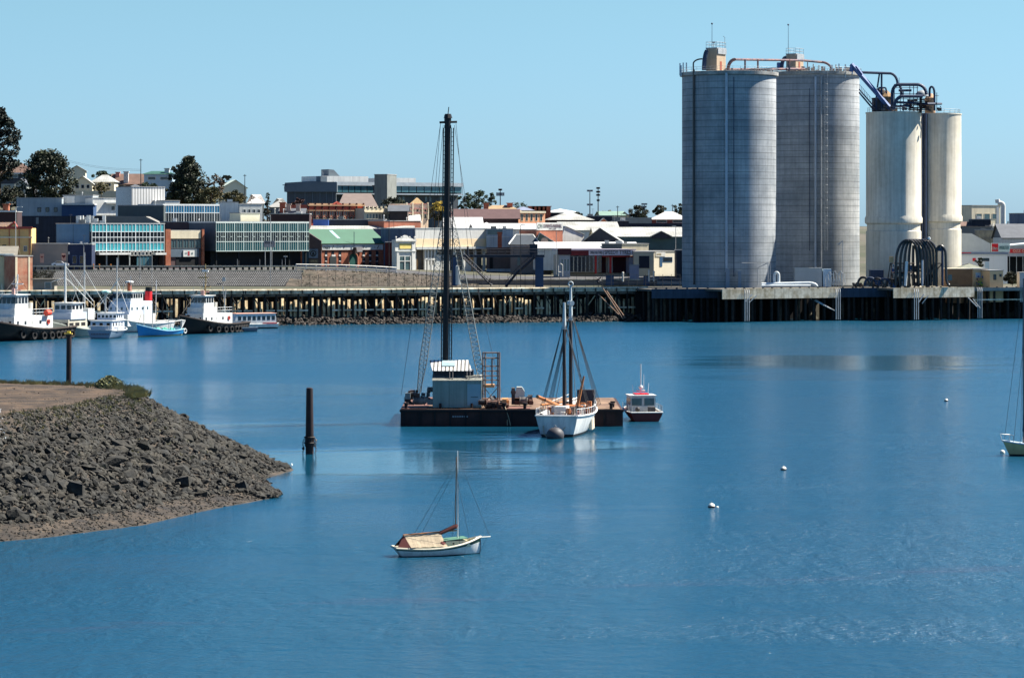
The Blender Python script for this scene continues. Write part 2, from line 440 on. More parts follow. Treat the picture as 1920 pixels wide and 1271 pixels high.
for _ in range(130):
    t = rnd.uniform(.1, .56); p = slope(t, rnd.random()**1.3*.6); tuft(mb, (p.x, p.y, p.z+.1), rnd.uniform(.15, .35), 8, rnd)
tag(mb.build("grass", M("dry grass", (158, 152, 100), .8, .35, .8, second=(120, 112, 76))), "rough green and straw coloured grass edging the dirt top", "grass", kind='stuff')
mb = MB()
for _ in range(420):
    p = slope(rnd.uniform(.02, .17), rnd.random()**1.5*.22)
    for q in range(3):
        c = (p.x+rnd.uniform(-.2, .2), p.y+rnd.uniform(-.2, .2), p.z+rnd.uniform(.15, .5)); s_ = rnd.uniform(.02, .05)
        mb.quadf((c[0]-s_, c[1], c[2]-s_), (c[0]+s_, c[1], c[2]-s_), (c[0]+s_, c[1]+s_, c[2]+s_), (c[0]-s_, c[1]+s_, c[2]+s_))
tag(mb.build("wildflowers", M("white petals", (225, 225, 215), .7, .1)), "scattered white wildflowers at the top left of the rock slope", "flowers", kind='stuff')
def bush(name, label, px, d, zb, wpx, hpx, mat, n=900, seed=1, group=None, leaf=.16, grp=None):
    rn = random.Random(seed); t = thing(name, label, 'shrub', (X(px, d), d, zb), 0, group)
    W_ = wpx/PPM(d)/2; H_ = hpx/PPM(d); mb = MB()
    for _ in range(n):
        a = rn.uniform(0, 6.28); r_ = rn.random()**.5; h = rn.random()
        k = math.sqrt(max(0, 1-(h*1.0)**2))*(.75+.35*mnoise.noise(Vector((math.cos(a)*1.7, math.sin(a)*1.7, h*3+seed))))
        c = Vector((math.cos(a)*r_*W_*k, math.sin(a)*r_*W_*k*.8, h*H_))
        v = Vector((rn.gauss(0, 1), rn.gauss(0, 1), rn.gauss(0, 1))).normalized(); u = v.orthogonal().normalized(); l = leaf*rn.uniform(.6, 1.3)
        w2 = v.cross(u)
        mb.quadf(c-u*l*.4, c+w2*l, c+u*l*.4, c-w2*l)
    mb.build('foliage', mat, t)
    mb = MB()
    for i in range(5): mb.bar((0, 0, -.3), (rn.uniform(-.6, .6)*W_, rn.uniform(-.4, .4)*W_, H_*.6), .03*H_, 5, .01)
    mb.build('stem', M('bark', (70, 58, 46), .9), t)
    return t
leafy = M("weed leaves", (108, 110, 74), .8, .35, 2)
bush('shrub', 'large grey green weed bush at the crest of the headland', 206, 259, 7.4, 74, 26, leafy, 1500, 5, leaf=.12)
bush('shrub', 'small dark leafy bush left of the large crest bush', 186, 260, 7.4, 26, 16, leafy, 400, 8, leaf=.11)
bush('shrub', 'low green bush on the headland crest right of the large bush', 250, 253, 7.0, 34, 20, leafy, 500, 6, leaf=.1)
# ---------------- quay: timber wharf on piles ----------------
wpile = M("weathered grey pile", (112, 98, 80), .9, .3, .8, second=(60, 52, 44), streak=.4, fine=4)
black_t = M("tarred timber", (22, 20, 20), .85, .4, 1.0, second=(48, 42, 36), fine=3, streak=.3)
dark_t = M("shadowed old timber", (30, 28, 28), .9, .35, 1.0, second=(60, 52, 44), fine=3)
pale_c = M("sunlit tone weathered concrete", (232, 222, 198), .9, .18, .5, second=(176, 160, 130), streak=.4, fine=3)  # lightened so that unlit wharf kerbs and fascias read as sunlit
pale_p = M("sunlit tone timber", (232, 214, 172), .9, .2, .8, second=(176, 146, 108), streak=.35, fine=4)  # cream colour stands in for sunlight on timber under the wharf
rust = M("rusty steel", (92, 60, 48), .8, .35, 1.2, second=(52, 36, 32), fine=4)
rnd = random.Random(11)
def wharf_run(A, B, label, n, seed, braces=True, parts=True):
    rn = random.Random(seed)
    dx, dy = B[0]-A[0], B[1]-A[1]; Ln = math.hypot(dx, dy); a = math.atan2(dy, dx)
    t = thing("timber_wharf", label, "wharf", (A[0], A[1], 0), a)
    mb = MB(); mb.box(0, Ln, 1.9, 5.2, 7.28, 7.55); mb.build("deck", M("wharf deck", (104, 97, 84), .9, .25, .5), t)
    mb = MB(); mb.box(0, Ln, .1, .3, 7.1, 7.62)
    x = 0
    while x < Ln-.5:
        l = min(rn.choice([5, 6, 7]), Ln-x); zz = 7.86+rn.uniform(-.03, .03); mb.bar((x+.05, .2, zz-.04), (x+l-.05, .2, zz-.04), .32, 10); x += l
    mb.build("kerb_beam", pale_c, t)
    mb = MB(); mb.box(0, Ln, .35, .7, 6.5, 7.05); mb.box(0, Ln, 2.4, 2.8, 6.3, 6.9); mb.build("crosshead", M("grey timber", (128, 116, 98), .9, .3, .6, second=(62, 56, 50)), t)
    bm = MB().box(0, .25, -.14, .0, 7.1, 7.9).mesh("fender_bolt", M("black iron", (28, 28, 30), .6, .2))
    for i in range(int(Ln/2.7)+1): o = bpy.data.objects.new("fender_bolt", bm); col.objects.link(o); o.parent = t; o.location = (i*2.7+.5, -.1, 0)
    x = .6
    while x < Ln-1:
        wv = rn.uniform(.45, .85)
        if rn.random() < .9: zt_ = rn.choice([6.0, 5.6, 5.2]); mb = MB(); mb.prism([(x, .85), (x+.1, .75), (x+wv+.1, .75+wv*.62), (x+wv, .85+wv*.62)], 'z', .2, zt_); mb.build("sheeting_board", pale_p, t)  # boards turned and paled to imitate sun patches between the piles
        x += wv+rn.uniform(.2, .9)
    mb = MB(); mb.box(0, Ln, 5.0, 5.15, -1, 6.9); mb.build("back_wall", dark_t, t)
    step = Ln/n
    for i in range(n+1):
        x = i*step
        mb = MB(); mb.bar((x, .5, -1), (x+rn.uniform(-.1, .1), .5, 6.95), .27, 8, .24); mb.build("pile", black_t, t)
    for i in range(n):
        x = (i+.5)*step + rn.uniform(-.25, .25)
        mb = MB(); mb.bar((x, 2.6, -1), (x, 2.6, 6.3), .24, 8); mb.build("pile", wpile if rn.random() < .4 else black_t, t)
    if braces:
        for i in range(0, n):
            x = i*step
            if rn.random() < .75: mb = MB(); mb.bar((x+.1, .7, 6.4), (x+step*.75, 1.0, 3.2), .15, 5); mb.build("brace", dark_t, t)
            if rn.random() < .25: mb = MB(); mb.bar((x+step*.9, .8, 6.1), (x+.3*step, 1.2, 3.8), .13, 5); mb.build("brace", pale_p, t)
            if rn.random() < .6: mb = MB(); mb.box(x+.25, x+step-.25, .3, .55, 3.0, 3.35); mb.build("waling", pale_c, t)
    return t
qA, qB = (-62, 655), (33, 688.5)
wharf_run((-140, 644), qA, "timber wharf with weathered piles behind the moored tugs and fishing boats", 30, 5)
wharf_run(qA, qB, "long timber wharf with a pale kerb standing on dark piles over rubble", 38, 6)
mb = MB()   # long leaning spars against the wharf
t = thing("timber_spars", "loose rusty poles leaning against the wharf left of its corner", "poles", (X(1150, 681), 681, 0))
for a, b in (((1128, 537), (1168, 598)), ((1137, 545), (1172, 596)), ((1122, 552), (1160, 590))):
    p = P(a[0], a[1], 683); q = P(b[0], b[1], 679); mb.bar(p, q, .13, 6)
wb(mb, "pole", M("rusty pole", (140, 112, 92), .8, .3), t)
mb = MB()   # rubble under the wharf
for _ in range(2600):
    x = rnd.uniform(-80, 36); q = interp([-140, -62, 33], [644, 655, 688.5], x); v = rnd.random()
    z = 2.0*(1-v)-.2; y = q+2.0-v*9
    z += .35*mnoise.noise(Vector((x*.25, y*.25, 1)))
    rock(mb, (x, y, z), rnd.uniform(.2, .55), rnd)
tag(mb.build("rubble", M("wet rubble", (70, 63, 57), .85, .4, .8, second=(36, 33, 31), fine=4)), "tumbled brown rubble at the foot of the timber wharf", "rubble", kind='stuff')
# -- silo wharf
PA = math.atan(.268)
PB = math.atan(.51)
def front(x):
    if 49.5 <= x <= 79.3: return 671.5+(x-49.7)*.51
    if 91.4 <= x <= 113: return 683+(x-92)*.51
    return 689+(x-100)*.268+4
def pier(name, label, x0, x1, y, zt, zb, mat, npile, seed, depth=14, rows=(1, 4.5, 9), pm=None, thin=False):
    rn = random.Random(seed); yy0 = front(x0+.1); an = PB if mat is pale_c else PA; t = thing(name, label, "wharf", (x0, yy0, 0), an); Ln = (x1-x0)/math.cos(an)
    mb = MB(); mb.box(0, Ln, .22, depth, zt-.5, zt); mb.build("deck", M("pier deck", (88, 84, 76), .9, .25, .5), t)
    mb = MB(); mb.box(0, Ln, 0, .2, zb, zt+.12)
    mb.build("fascia", mat, t)
    mb = MB()
    for i in range(int(Ln/2.6)): mb.box(i*2.6+1, i*2.6+1.35, .3, .7, zt+.0, zt+.32)
    mb.build("cleat", M("black iron", (28, 28, 30), .6, .2), t)
    for r_, yy in enumerate(rows):
        for i in range(npile):
            x = (i+.5)*Ln/npile + rn.uniform(-.5, .5)
            m_ = pm if (pm and rn.random() < .5 and r_ == 1) else black_t
            mb = MB(); mb.bar((x, yy, -2), (x+rn.uniform(-.15, .15), yy, zt-.5), .32, 8); mb.build("pile", m_, t)
    mb = MB(); mb.box(0, Ln, 13.0, 13.2, -2, zt-.6); mb.build("back_wall", M("shade dark seawall", (30, 28, 28), .95, .3), t)  # near-black colour stands for the darkness under the deck
    return t
dark_f = M("shade blue fascia", (50, 62, 78), .7, .25, .5, streak=.35)  # dark blue imitates shade on the set-back pier sections
pier("silo_wharf", "dark fascia pier section left of the grey silos", 33.2, X(1345, 690), 692, 7.75, 5.6, dark_f, 9, 1, pm=wpile)
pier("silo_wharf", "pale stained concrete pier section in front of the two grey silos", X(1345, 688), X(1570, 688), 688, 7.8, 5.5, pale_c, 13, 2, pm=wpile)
pier("silo_wharf", "dark fascia pier section between the pale concrete ones, below the cream silos", X(1570, 690), X(1670, 690), 692, 7.75, 5.6, dark_f, 7, 3, pm=wpile)
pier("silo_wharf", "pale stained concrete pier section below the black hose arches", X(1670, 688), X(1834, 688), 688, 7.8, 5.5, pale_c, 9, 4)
tp = pier("silo_wharf", "thin decked timber pier at the right edge below the ochre sheds", X(1834, 690), 170, 690, 7.6, 6.9, M("grey edge plank", (150, 146, 138), .9, .3, .6), 16, 5)
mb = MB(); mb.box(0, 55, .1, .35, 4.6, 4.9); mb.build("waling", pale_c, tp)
steel_w = M("galvanised pipe", (186, 188, 186), .45, .2, 1.5, metal=.3)
for px in (1388, 1566, 1712, 1845):
    nm = {1388: "left end of the stained pier", 1566: "right end of the pier before the grey silos", 1712: "pale pier below the hose arches", 1845: "corner of the thin timber pier"}[px]
    t = thing("fender_pipes", "three upright fender pipes, " + nm, "pipes", (X(px, 686), 686, 0), 0, "triple fender pipes on the silo wharf")
    for k in range(3):
        mb = MB(); x = X(px+k*4, 686); yq = front(x); mb.tube([(x+.0, yq-.1, 7.7), (x+.05, yq-1.1, 7.6), (x+.05, yq-1.4, 6.9), (x+.05, yq-1.4, .3)], .11, 7); wb(mb, "pipe", steel_w, t)
for (a, b, nm) in (((1398, 565), (1410, 552), 'left'), ((1560, 580), (1520, 560), 'centre'), ((1723, 566), (1732, 552), 'right'), ((1832, 575), (1815, 558), 'far right')):
    t = thing("raking_strut", "pale raking strut bracing the silo wharf front, %s one" % nm, "strut", P(a[0], a[1], front(X(a[0], 686))-1), 0); yq = t.location.y
    mb = MB(); mb.bar(P(a[0], a[1], yq), P(b[0], b[1], yq+.6), .14, 6); mb.bar(P(a[0]+6, a[1]+3, yq+.2), P(b[0]+9, b[1]+2, yq+.7), .1, 6); wb(mb, "beam", steel_w, t)

# ---------------- silos ----------------
conc = M("slipformed concrete", (168, 171, 172), .92, .12, .12, streak=.22, bands=.14, lines=(('Z', 1.58, .14, .45), ('A', .0698, .004, .08)), second=(134, 140, 144), fine=1.4, spec=.15)
rimc = M("rim concrete", (170, 168, 160), .9, .25, .4, second=(122, 122, 120))
cream = M("cream painted concrete", (206, 201, 186), .75, .12, .10, streak=.28, second=(192, 184, 166), fine=.9, spec=.2)
steel_d = M("dark blue steel", (44, 58, 82), .55, .3, .8)
steel_b = M("blue painted steel", (74, 100, 146), .5, .25, .8)
steel_g = M("grey steel", (150, 154, 156), .5, .25, 1.0)
blk = M("black rubber hose", (20, 20, 22), .38, .3, 2.0, spec=.6)
buff = M("buff concrete", (176, 156, 132), .9, .15, .5, streak=.2)
zd = 7.5
def silo(name, label, cxp, Rp, d, ytop, mat, prof=None):
    r_ = Rp/PPM(d); x = X(cxp, d); zt = Z(ytop, d-r_)
    t = thing(name, label, "silo", (x, d, zd))
    h = zt-zd
    mb = MB(); mb.lathe(prof(r_, h) if prof else [(r_, -.5), (r_, h)], (0, 0, 0), 96); mb.build("barrel", mat, t, smooth=True)
    return t, x, r_, zt
def railing(t, pts, h, mat, name="railing", step=2.2, r_=.035, rails=(1, .5)):
    mb = MB()
    for a, b in zip(pts, pts[1:]):
        a = Vector(a); b = Vector(b); n = max(1, int((b-a).length/step))
        for i in range(n+1):
            p = a.lerp(b, i/n); mb.bar(p, p+Vector((0, 0, h)), r_, 4)
        for k in rails: mb.bar(a+Vector((0, 0, h*k)), b+Vector((0, 0, h*k)), r_, 4)
    return mb.build(name, mat, t)
def rim(t, r_, h):
    mb = MB(); mb.lathe([(r_-.3, h-.2), (r_+.02, h-.35), (r_+.55, h-.25), (r_+.6, h+.55), (r_+.1, h+.6), (0.01, h+.7)], (0, 0, 0), 96); mb.build("rim", rimc, t)
    railing(t, [((r_+.45)*math.cos(q*math.pi/20), (r_+.45)*math.sin(q*math.pi/20), h+.55) if 0 else Vector(((r_+.45)*math.cos(q*math.pi/20), (r_+.45)*math.sin(q*math.pi/20), h+.55)) for q in range(41)], 1.1, steel_g, r_=.03)
s1, x1, r1, z1 = silo("concrete_silo", "grey ringed concrete silo, left of the big pair, with a single pale downpipe", 1367, 88, 706, 137, conc)
rim(s1, r1, z1-zd)
s2, x2, r2, z2 = silo("concrete_silo", "grey ringed concrete silo, right of the big pair, with a ladder and twin downpipes", 1523, 88, 748, 137, conc)
rim(s2, r2, z2-zd)
def onface(r_, fr):   # angle on the near face for a horizontal fraction -1..1
    a = math.asin(fr); return (r_*math.sin(a), -r_*math.cos(a))
def downpipe(t, r_, fr, z0, z1, rad, mat, name="downpipe", off=.35):
    x, y = onface(r_+off, fr); mb = MB(); mb.bar((x, y, z0), (x, y, z1), rad, 8)
    for z in [z0+k*6 for k in range(int((z1-z0)/6))]: mb.box(x-rad*1.3, x+rad*1.3, y-rad*.5, y+off, z, z+.25)
    mb.build(name, mat, t)
h1 = z1-zd; h2 = z2-zd
downpipe(s1, r1, -.13, 4, h1, .32, M("pale grey pipe", (168, 176, 184), .5, .15))
downpipe(s1, r1, .02, 3, h1-1, .09, steel_d, "cable"); downpipe(s1, r1, -.765, 1, h1+1, .2, blk, "hose_riser")
downpipe(s2, r2, -.04, 4.5, h2-1, .28, M("pale grey pipe", (168, 176, 184), .5, .15)); downpipe(s2, r2, .075, 4.5, h2-1, .22, steel_g)
downpipe(s2, r2, -.16, 9, h2-4, .07, steel_d, "cable")
mb = MB(); x, y = onface(r2+.6, .17)
for dx in (-.35, .35): mb.bar((x+dx, y, 9), (x+dx, y, h2+1), .06, 5)
k = 9.0
while k < h2: mb.box(x-.35, x+.35, y-.03, y+.03, k, k+.12); k += .6
for k in range(10, int(h2), 2): mb.torus((x, y-.35, k), .42, .03, 'z', 10, 4)
mb.build("caged_ladder", steel_g, s2)
# penthouses and rooftop gear
def penthouse(t, base, px0, pxm, px1, py0, py1, d, label):
    bx, by, bz = t.location
    x0, x1 = X(px0, d)-bx, X(px1, d)-bx; xm = X(pxm, d)-bx; z0, z1_ = Z(py1, d)-bz, Z(py0, d)-bz
    a = -R(33); wf = (xm-x0)/math.cos(a); ws = (x1-xm)/math.sin(-a)
    mb = MB(); mb.box(0, wf, 0, ws, -.5, z1_-z0); 
    o = mb.build("penthouse", buff, t, (x0, d-by, z0), a)
    mb = MB(); mb.box(-.1, wf+.1, -.1, ws+.1, z1_-z0, z1_-z0+.25); mb.box(wf*.85, wf+.25, .3, ws, z1_-z0-1.3, z1_-z0-.02); mb.build("roof_slab", steel_g, o)
    mb = MB(); mb.box(wf, wf+.06, ws*.35, ws*.55, .3, 2.4); mb.build("door", M("rust door", (150, 80, 62), .8), o)
    railing(o, [(0, 0, z1_-z0+.25), (wf, 0, z1_-z0+.25), (wf, ws, z1_-z0+.25), (0, ws, z1_-z0+.25), (0, 0, z1_-z0+.25)], 1.4, steel_g, r_=.04, step=1.5)
    return o, wf, ws, z1_-z0
p1 = penthouse(s1, z1, 1324, 1343, 1362, 92, 134, 701, "")
p2 = penthouse(s2, z2, 1474, 1491, 1508, 103, 134, 742, "")
def mast(t, px, py0, py1, d, r_=.08):
    mb = MB(); mb.bar(P(px, py1, d), P(px, py0, d), r_, 6, r_*.6); mb.ball(P(px, py0, d), .25, 8); return wb(mb, "antenna", steel_d, t)
mast(s1, 1335, 45, 95, 702); mast(s2, 1478, 47, 104, 743)
mb = MB(); mb.tube([P(1359, 93, 704), P(1359, 71, 704), P(1356, 68, 704)], .06, 5); mb.box(X(1335.5, 703), X(1341, 703), 702.6, 703.4, Z(81, 703), Z(79, 703)); mb.bar(P(1338, 93, 703), P(1338, 80, 703), .08, 5); wb(mb, "lamp_arm", steel_g, s1)
def arc(p, q, bulge, n=8):
    """points from p to q through an elbow: rises like a quarter ellipse"""
    p = Vector(p); q = Vector(q); o = []
    for i in range(n+1):
        a = i/n*math.pi/2; f1 = math.sin(a); f2 = 1-math.cos(a)
        if bulge == 'up': o.append(Vector((p.x+(q.x-p.x)*f2, p.y+(q.y-p.y)*f2, p.z+(q.z-p.z)*f1)))
        else: o.append(Vector((p.x+(q.x-p.x)*f1, p.y+(q.y-p.y)*f1, p.z+(q.z-p.z)*f2)))
    return o
mb = MB(); mb.tube(arc(P(1320, 132, 699), P(1327, 95, 699), 'up'), .55, 10); wb(mb, "duct", steel_d, s1)
mb = MB(); mb.tube([P(1300, 480, 694)]*1 + [P(1300, 140, 694)] + arc(P(1300, 120, 694), P(1317, 111, 694), 'up'), .18, 8); wb(mb, "hose", blk, s1)
mb = MB(); mb.tube(arc(P(1466, 128, 739), P(1474, 108, 739), 'up'), .5, 10); wb(mb, "duct", steel_d, s2)
mb = MB()
mb.tube(arc(P(1365, 132, 700), P(1378, 112, 700), 'up'), .42, 9); mb.tube([P(1378, 112, 700), P(1508, 114, 738)], .3, 8)
for px, d in ((1397, 702), (1421, 710), (1480, 729)): mb.bar(P(px, 134, d), P(px, 112, d), .25, 6)
mb.tube([P(1508, 114, 738), P(1540, 117, 741)] + arc(P(1540, 117, 741), P(1560, 134, 741), 'down'), .32, 8)
mb.tube([P(1362, 131, 702), P(1508, 130, 738)], .35, 8)
t = thing("conveyor_pipe", "rusty red overhead pipe run linking the two grey silo tops", "pipe", P(1450, 134, 706))
wb(mb, "pipe", M("red oxide pipe", (128, 92, 84), .6, .3, .8, second=(60, 66, 84)), t)
mb = MB(); mb.box(X(1457, 740), X(1463, 740), 739, 741, Z(131, 740), Z(118, 740)); wb(mb, "hopper", steel_b, s2)
for i in range(8): 
    mb = MB()
    x = X(1512+i*11, 742); mb.bar((x, 739+i*.5, z2+.4), (x, 739+i*.5, z2+rnd.uniform(1.6, 3.2)), .14, 5); wb(mb, "vent_stack", M("roof machinery", (150, 140, 132)), s2)
for i in range(60):
    x = x2+rnd.uniform(-r2*.6, r2*.95); y = 748-math.sqrt(max(1, r2**2-(x-x2)**2))*rnd.uniform(.6, .95); s_ = rnd.uniform(.1, .35); m2 = MB(); m2.box(x-s_, x+s_, y-s_, y+s_, z2+.4, z2+.5+rnd.uniform(.3, 1.3)); wb(m2, "roof_valve", M("roof machinery", (150, 140, 132), .7, .4, .6, second=(70, 74, 84)), s2)
mb = MB()
for i in range(30):
    x = x1+rnd.uniform(-.2*r1, r1*.95); y = 706-math.sqrt(max(1, r1**2-(x-x1)**2))*rnd.uniform(.7, .96); s_ = rnd.uniform(.1, .3); m2 = MB(); m2.box(x-s_, x+s_, y-s_, y+s_, z1+.4, z1+.5+rnd.uniform(.2, .9)); wb(m2, "roof_valve", M("roof machinery", (150, 140, 132)), s1)
def antennas(t, lst, d):
    for px, a, b in lst:
        mb = MB(); x, y, z = P(px, b, d); mb.box(x-.16, x+.16, y-.12, y+.12, z, Z(a, d)); mb.bar((x, y+.2, z+.3), (x, y+1.2, z+.3), .05, 4); wb(mb, "panel_antenna", M("antenna grey", (196, 202, 204), .6, .1), t)
antennas(s1, [(1275, 119, 142), (1281, 118, 136), (1287, 118, 139), (1277, 123, 144)], 703)
antennas(s2, [(1573, 120, 146), (1585, 121, 146), (1560, 122, 145), (1598, 120, 140)], 738)
# cream silos
def cprof(r_, h):
    k = h-(Z(210, 728)-Z(410, 728))
    return [(r_, -.5), (r_, k-2.6), (r_-.25, k-2.4), (r_-.25, k-.9), (r_+.28, k-.5), (r_+.3, k+.7), (r_, k+1.3), (r_-.02, h-.35), (r_+.12, h-.3), (r_+.12, h), (.01, h+.05)]
s3, x3, r3, z3 = silo("cement_silo", "cream painted silo nearer the big grey pair, with a rusty tank on its top", 1675.5, 51.5, 716, 209, cream, cprof)
s4, x4, r4, z4 = silo("cement_silo", "cream painted silo at the far right of the group with a railed top", 1751, 51, 737, 212, cream, cprof)
railing(s4, [Vector((r4*.95*math.cos(a/12*math.pi), r4*.95*math.sin(a/12*math.pi), z4-zd)) for a in range(25)], 1.1, steel_g, r_=.03)
downpipe(s3, r3, -.999, 0, 1, .01, steel_d) if False else None
mb = MB()
for px, r_ in ((1730, .22), (1735.5, .35)): mb.bar(P(px, 540, 728), P(px, 212, 728), r_, 8)
mb.cur = 1; mb.box(X(1726, 729), X(1739.5, 729), 729, 729.6, Z(540, 729), Z(213, 729)); mb.cur = 0  # dark panel added behind the pipes to make the gap read dark
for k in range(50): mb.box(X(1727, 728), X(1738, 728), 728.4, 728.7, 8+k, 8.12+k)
t = thing("riser_pipes", "two riser pipes on an added dark panel in the gap between the cream silos", "pipes", P(1732, 540, 732)); wb(mb, "pipe", [steel_d, M("dark gap panel", (40, 42, 46), .85)], t)
# headworks on the cream silos
t = thing("transfer_chute", "long blue inclined chute from the grey silo top down to the cream silo", "chute", P(1600, 135, 712))
def girder(a, b, r_, mb):
    mb.bar(a, b, r_, 4)
mb = MB(); girder(P(1596, 121, 712), P(1672, 207, 714), .62, mb); wb(mb, "chute", steel_b, t)
mb = MB(); mb.tube([P(1598, 121, 712), P(1596, 135, 712)], .5, 4); mb.bar(P(1605, 124, 712), P(1617, 140, 712), .25, 4); wb(mb, "chute_head", steel_b, t)
t = thing("access_gangway", "steep dark gangway with handrail between the grey and cream silos", "gangway", P(1612, 172, 711))
mb = MB(); mb.bar(P(1611, 168, 711), P(1641, 203, 714), .18, 5); mb.bar(P(1611, 174, 711), P(1637, 205, 714), .22, 5)
for i in range(9): 
    px = 1612+i*3; py = 168+i*3.6; mb.bar(P(px, py+2, 711), P(px, py-9, 711), .05, 4)
mb.bar(P(1611, 158, 711), P(1640, 192, 714), .05, 4); wb(mb, "gangway", steel_d, t)
t = thing("pneumatic_pipe", "dark blue pipework looping over the cream silos on a trestle", "pipe", P(1690, 208, 714))
mb = MB()
pl = [P(1608, 136, 713), P(1668, 138, 714)] + arc(P(1668, 138, 714), P(1683, 158, 714), 'down') + arc(P(1683, 158, 714), P(1691, 181, 714), 'down')[1:]
mb.tube(pl, .33, 8)
mb.tube([P(1643, 207, 714), P(1643, 182, 714), P(1648, 165, 714), P(1660, 165, 714)] + arc(P(1660, 165, 714), P(1662, 176, 714), 'down'), .22, 7)
mb.tube([P(1645, 165, 714), P(1649, 138, 714)], .22, 6); mb.tube([P(1653, 206, 714), P(1653, 138, 714)], .26, 6)
mb.tube([P(1673, 208, 713), P(1673, 176, 713)] + arc(P(1673, 176, 713), P(1685, 159, 713), 'up') + [P(1720, 159, 713)] + arc(P(1720, 159, 713), P(1737, 178, 713), 'down'), .42, 9)
mb.tube(arc(P(1676, 206, 711), P(1692, 181, 711), 'up') + [P(1730, 181, 711)], .42, 9)
mb.tube([P(1680, 192, 712), P(1738, 195, 712), P(1765, 195, 716)], .3, 7); mb.tube([P(1680, 200, 712), P(1705, 199, 712)], .3, 7)
mb.tube([P(1685, 170, 712), P(1709, 170, 712)], .3, 7)
mb.tube([P(1743, 182, 716), P(1743, 170, 716)] + arc(P(1743, 170, 716), P(1747, 163, 716), 'up') + arc(P(1747, 163, 716), P(1752, 175, 716), 'down') + [P(1752, 208, 716)], .28, 8)
wb(mb, "pipework", steel_d, t, smooth=True)
mb = MB()
for px in (1677, 1688, 1694, 1706, 1713, 1720): mb.bar(P(px, 209, 712), P(px, 158 if px != 1694 else 170, 712), .1, 5)
for py in (165, 176, 186, 204): mb.bar(P(1677, py, 712), P(1722, py, 712), .07, 4)
for a in range(5): mb.bar(P(1678+a*8, 203, 712), P(1686+a*8, 190, 712), .05, 4)
mb.bar(P(1686, 159, 712), P(1686, 146, 712), .05, 4); mb.bar(P(1756.5, 209, 718), P(1756.5, 174, 718), .09, 5); mb.bar(P(1753.5, 180, 718), P(1760, 180, 718), .06, 4)
wb(mb, "trestle", steel_d, t)
t = thing("filter_house", "small rusty brown hopper house with a pointed roof on the left cream silo", "hopper", P(1663, 208, 716))
mb = MB(); mb.bar(P(1663, 209, 716), P(1663, 182, 716), 1.75, 8); mb.bar(P(1663, 182, 716), P(1663, 170, 716), 1.85, 8, .15); wb(mb, "hopper", M("rusted buff steel", (150, 122, 88), .85, .35, .5, second=(88, 66, 56)), t)
mb = MB(); mb.bar(P(1645, 209, 717), P(1645, 184, 717), 1.4, 10); mb.lathe([(1.5, 0), (1.3, .8), (.8, 1.3), (.01, 1.5)], P(1650, 176, 717), 14); mb.box(*[X(1638, 715), X(1658, 715), 714, 718, Z(209, 715), Z(186, 715)]); wb(mb, "machine_housing", M("dark machine housing", (66, 60, 58), .8, .4, .6), t)
t = thing("dust_collector", "rusty orange collector drum with a domed hood on the cream silo tops", "hopper", P(1742, 208, 720))
mb = MB(); mb.bar(P(1744, 212, 719), P(1744, 184, 719), 1.35, 12); mb.bar(P(1744, 184, 719), P(1744, 176, 719), 1.3, 12, .6); wb(mb, "drum", M("orange buff steel", (178, 142, 112), .8, .3, .6), t, smooth=True)
mb = MB(); mb.lathe([(1.7, 0), (1.6, .7), (1.0, 1.3), (.01, 1.6)], P(1729, 181, 716), 14); wb(mb, "hood", steel_g, t, smooth=True)
mb = MB(); 
for py in (186, 190, 197, 202, 206): mb.box(X(1706 if py > 195 else 1722, 713), X(1740, 713), 711, 714, Z(py+1.2, 713), Z(py, 713))
mb.box(X(1724, 712), X(1728, 712), 711.3, 712, Z(212, 712), Z(184, 712)); wb(mb, "rusty_frame", rust, t)
mb = MB()
for i in range(60): 
    px = rnd.uniform(1640, 1765); py = rnd.uniform(188 if 1700 < px < 1760 else 198, 208); s_ = rnd.uniform(.12, .42); p = P(px, py, rnd.uniform(712, 718)); mb.box(p[0]-s_, p[0]+s_, p[1]-s_, p[1]+s_, p[2]-s_, p[2]+s_)
wb(mb, "valves", M("dark machinery", (48, 48, 54), .7, .5, .6, second=(120, 112, 104)), t)
railing(s3, [Vector((r3*.95*math.cos(a/12*math.pi), r3*.95*math.sin(a/12*math.pi), z3-zd)) for a in range(25)], 1.1, steel_d, r_=.03)
# ground gear in front of the silos
def blk_box(name, label, cat, px0, px1, py0, py1, d, dep, mat, grp=None, lid=True):
    x0, x1 = X(px0, d), X(px1, d); z0, z1_ = Z(py1, d), Z(py0, d)
    t = thing(name, label, cat, (x0, d, z0), 0, grp)
    MB().box(0, x1-x0, 0, dep, -.5, z1_-z0).build("body", mat, t)
    if lid: MB().box(-.1, x1-x0+.1, -.1, dep+.1, z1_-z0, z1_-z0+.12).build("lid", mat, t)
    return t, x1-x0, z1_-z0
t, w_, h_ = blk_box("switch_shed", "plain pale grey shed at the foot of the right grey silo", "shed", 1490, 1541, 503, 534, 700, 4, M("pale grey sheet", (176, 178, 174), .6, .1, .5))
MB().box(w_+.3, w_+2.4, .3, 2.5, -.5, h_*.95).build("cabinet", M("pale blue sheet", (170, 192, 206), .6, .1), t)
t, w_, h_ = blk_box("cabinet", "tall grey cabinet below the pale downpipe of the left grey silo", "cabinet", 1361, 1368, 504, 536, 692.6, 1, M("galvanised sheet", (120, 134, 146), .6, .1)); 
t, w_, h_ = blk_box("cabinet", "narrow grey cabinet right of the tall one at the left grey silo", "cabinet", 1384, 1390, 508, 536, 692.6, 1, M("galvanised sheet", (120, 134, 146), .6, .1)); 
mb = MB(); t = thing("goal_frame_pipe", "thin steel pipe frame standing before the left grey silo", "frame", P(1440, 536, 692))
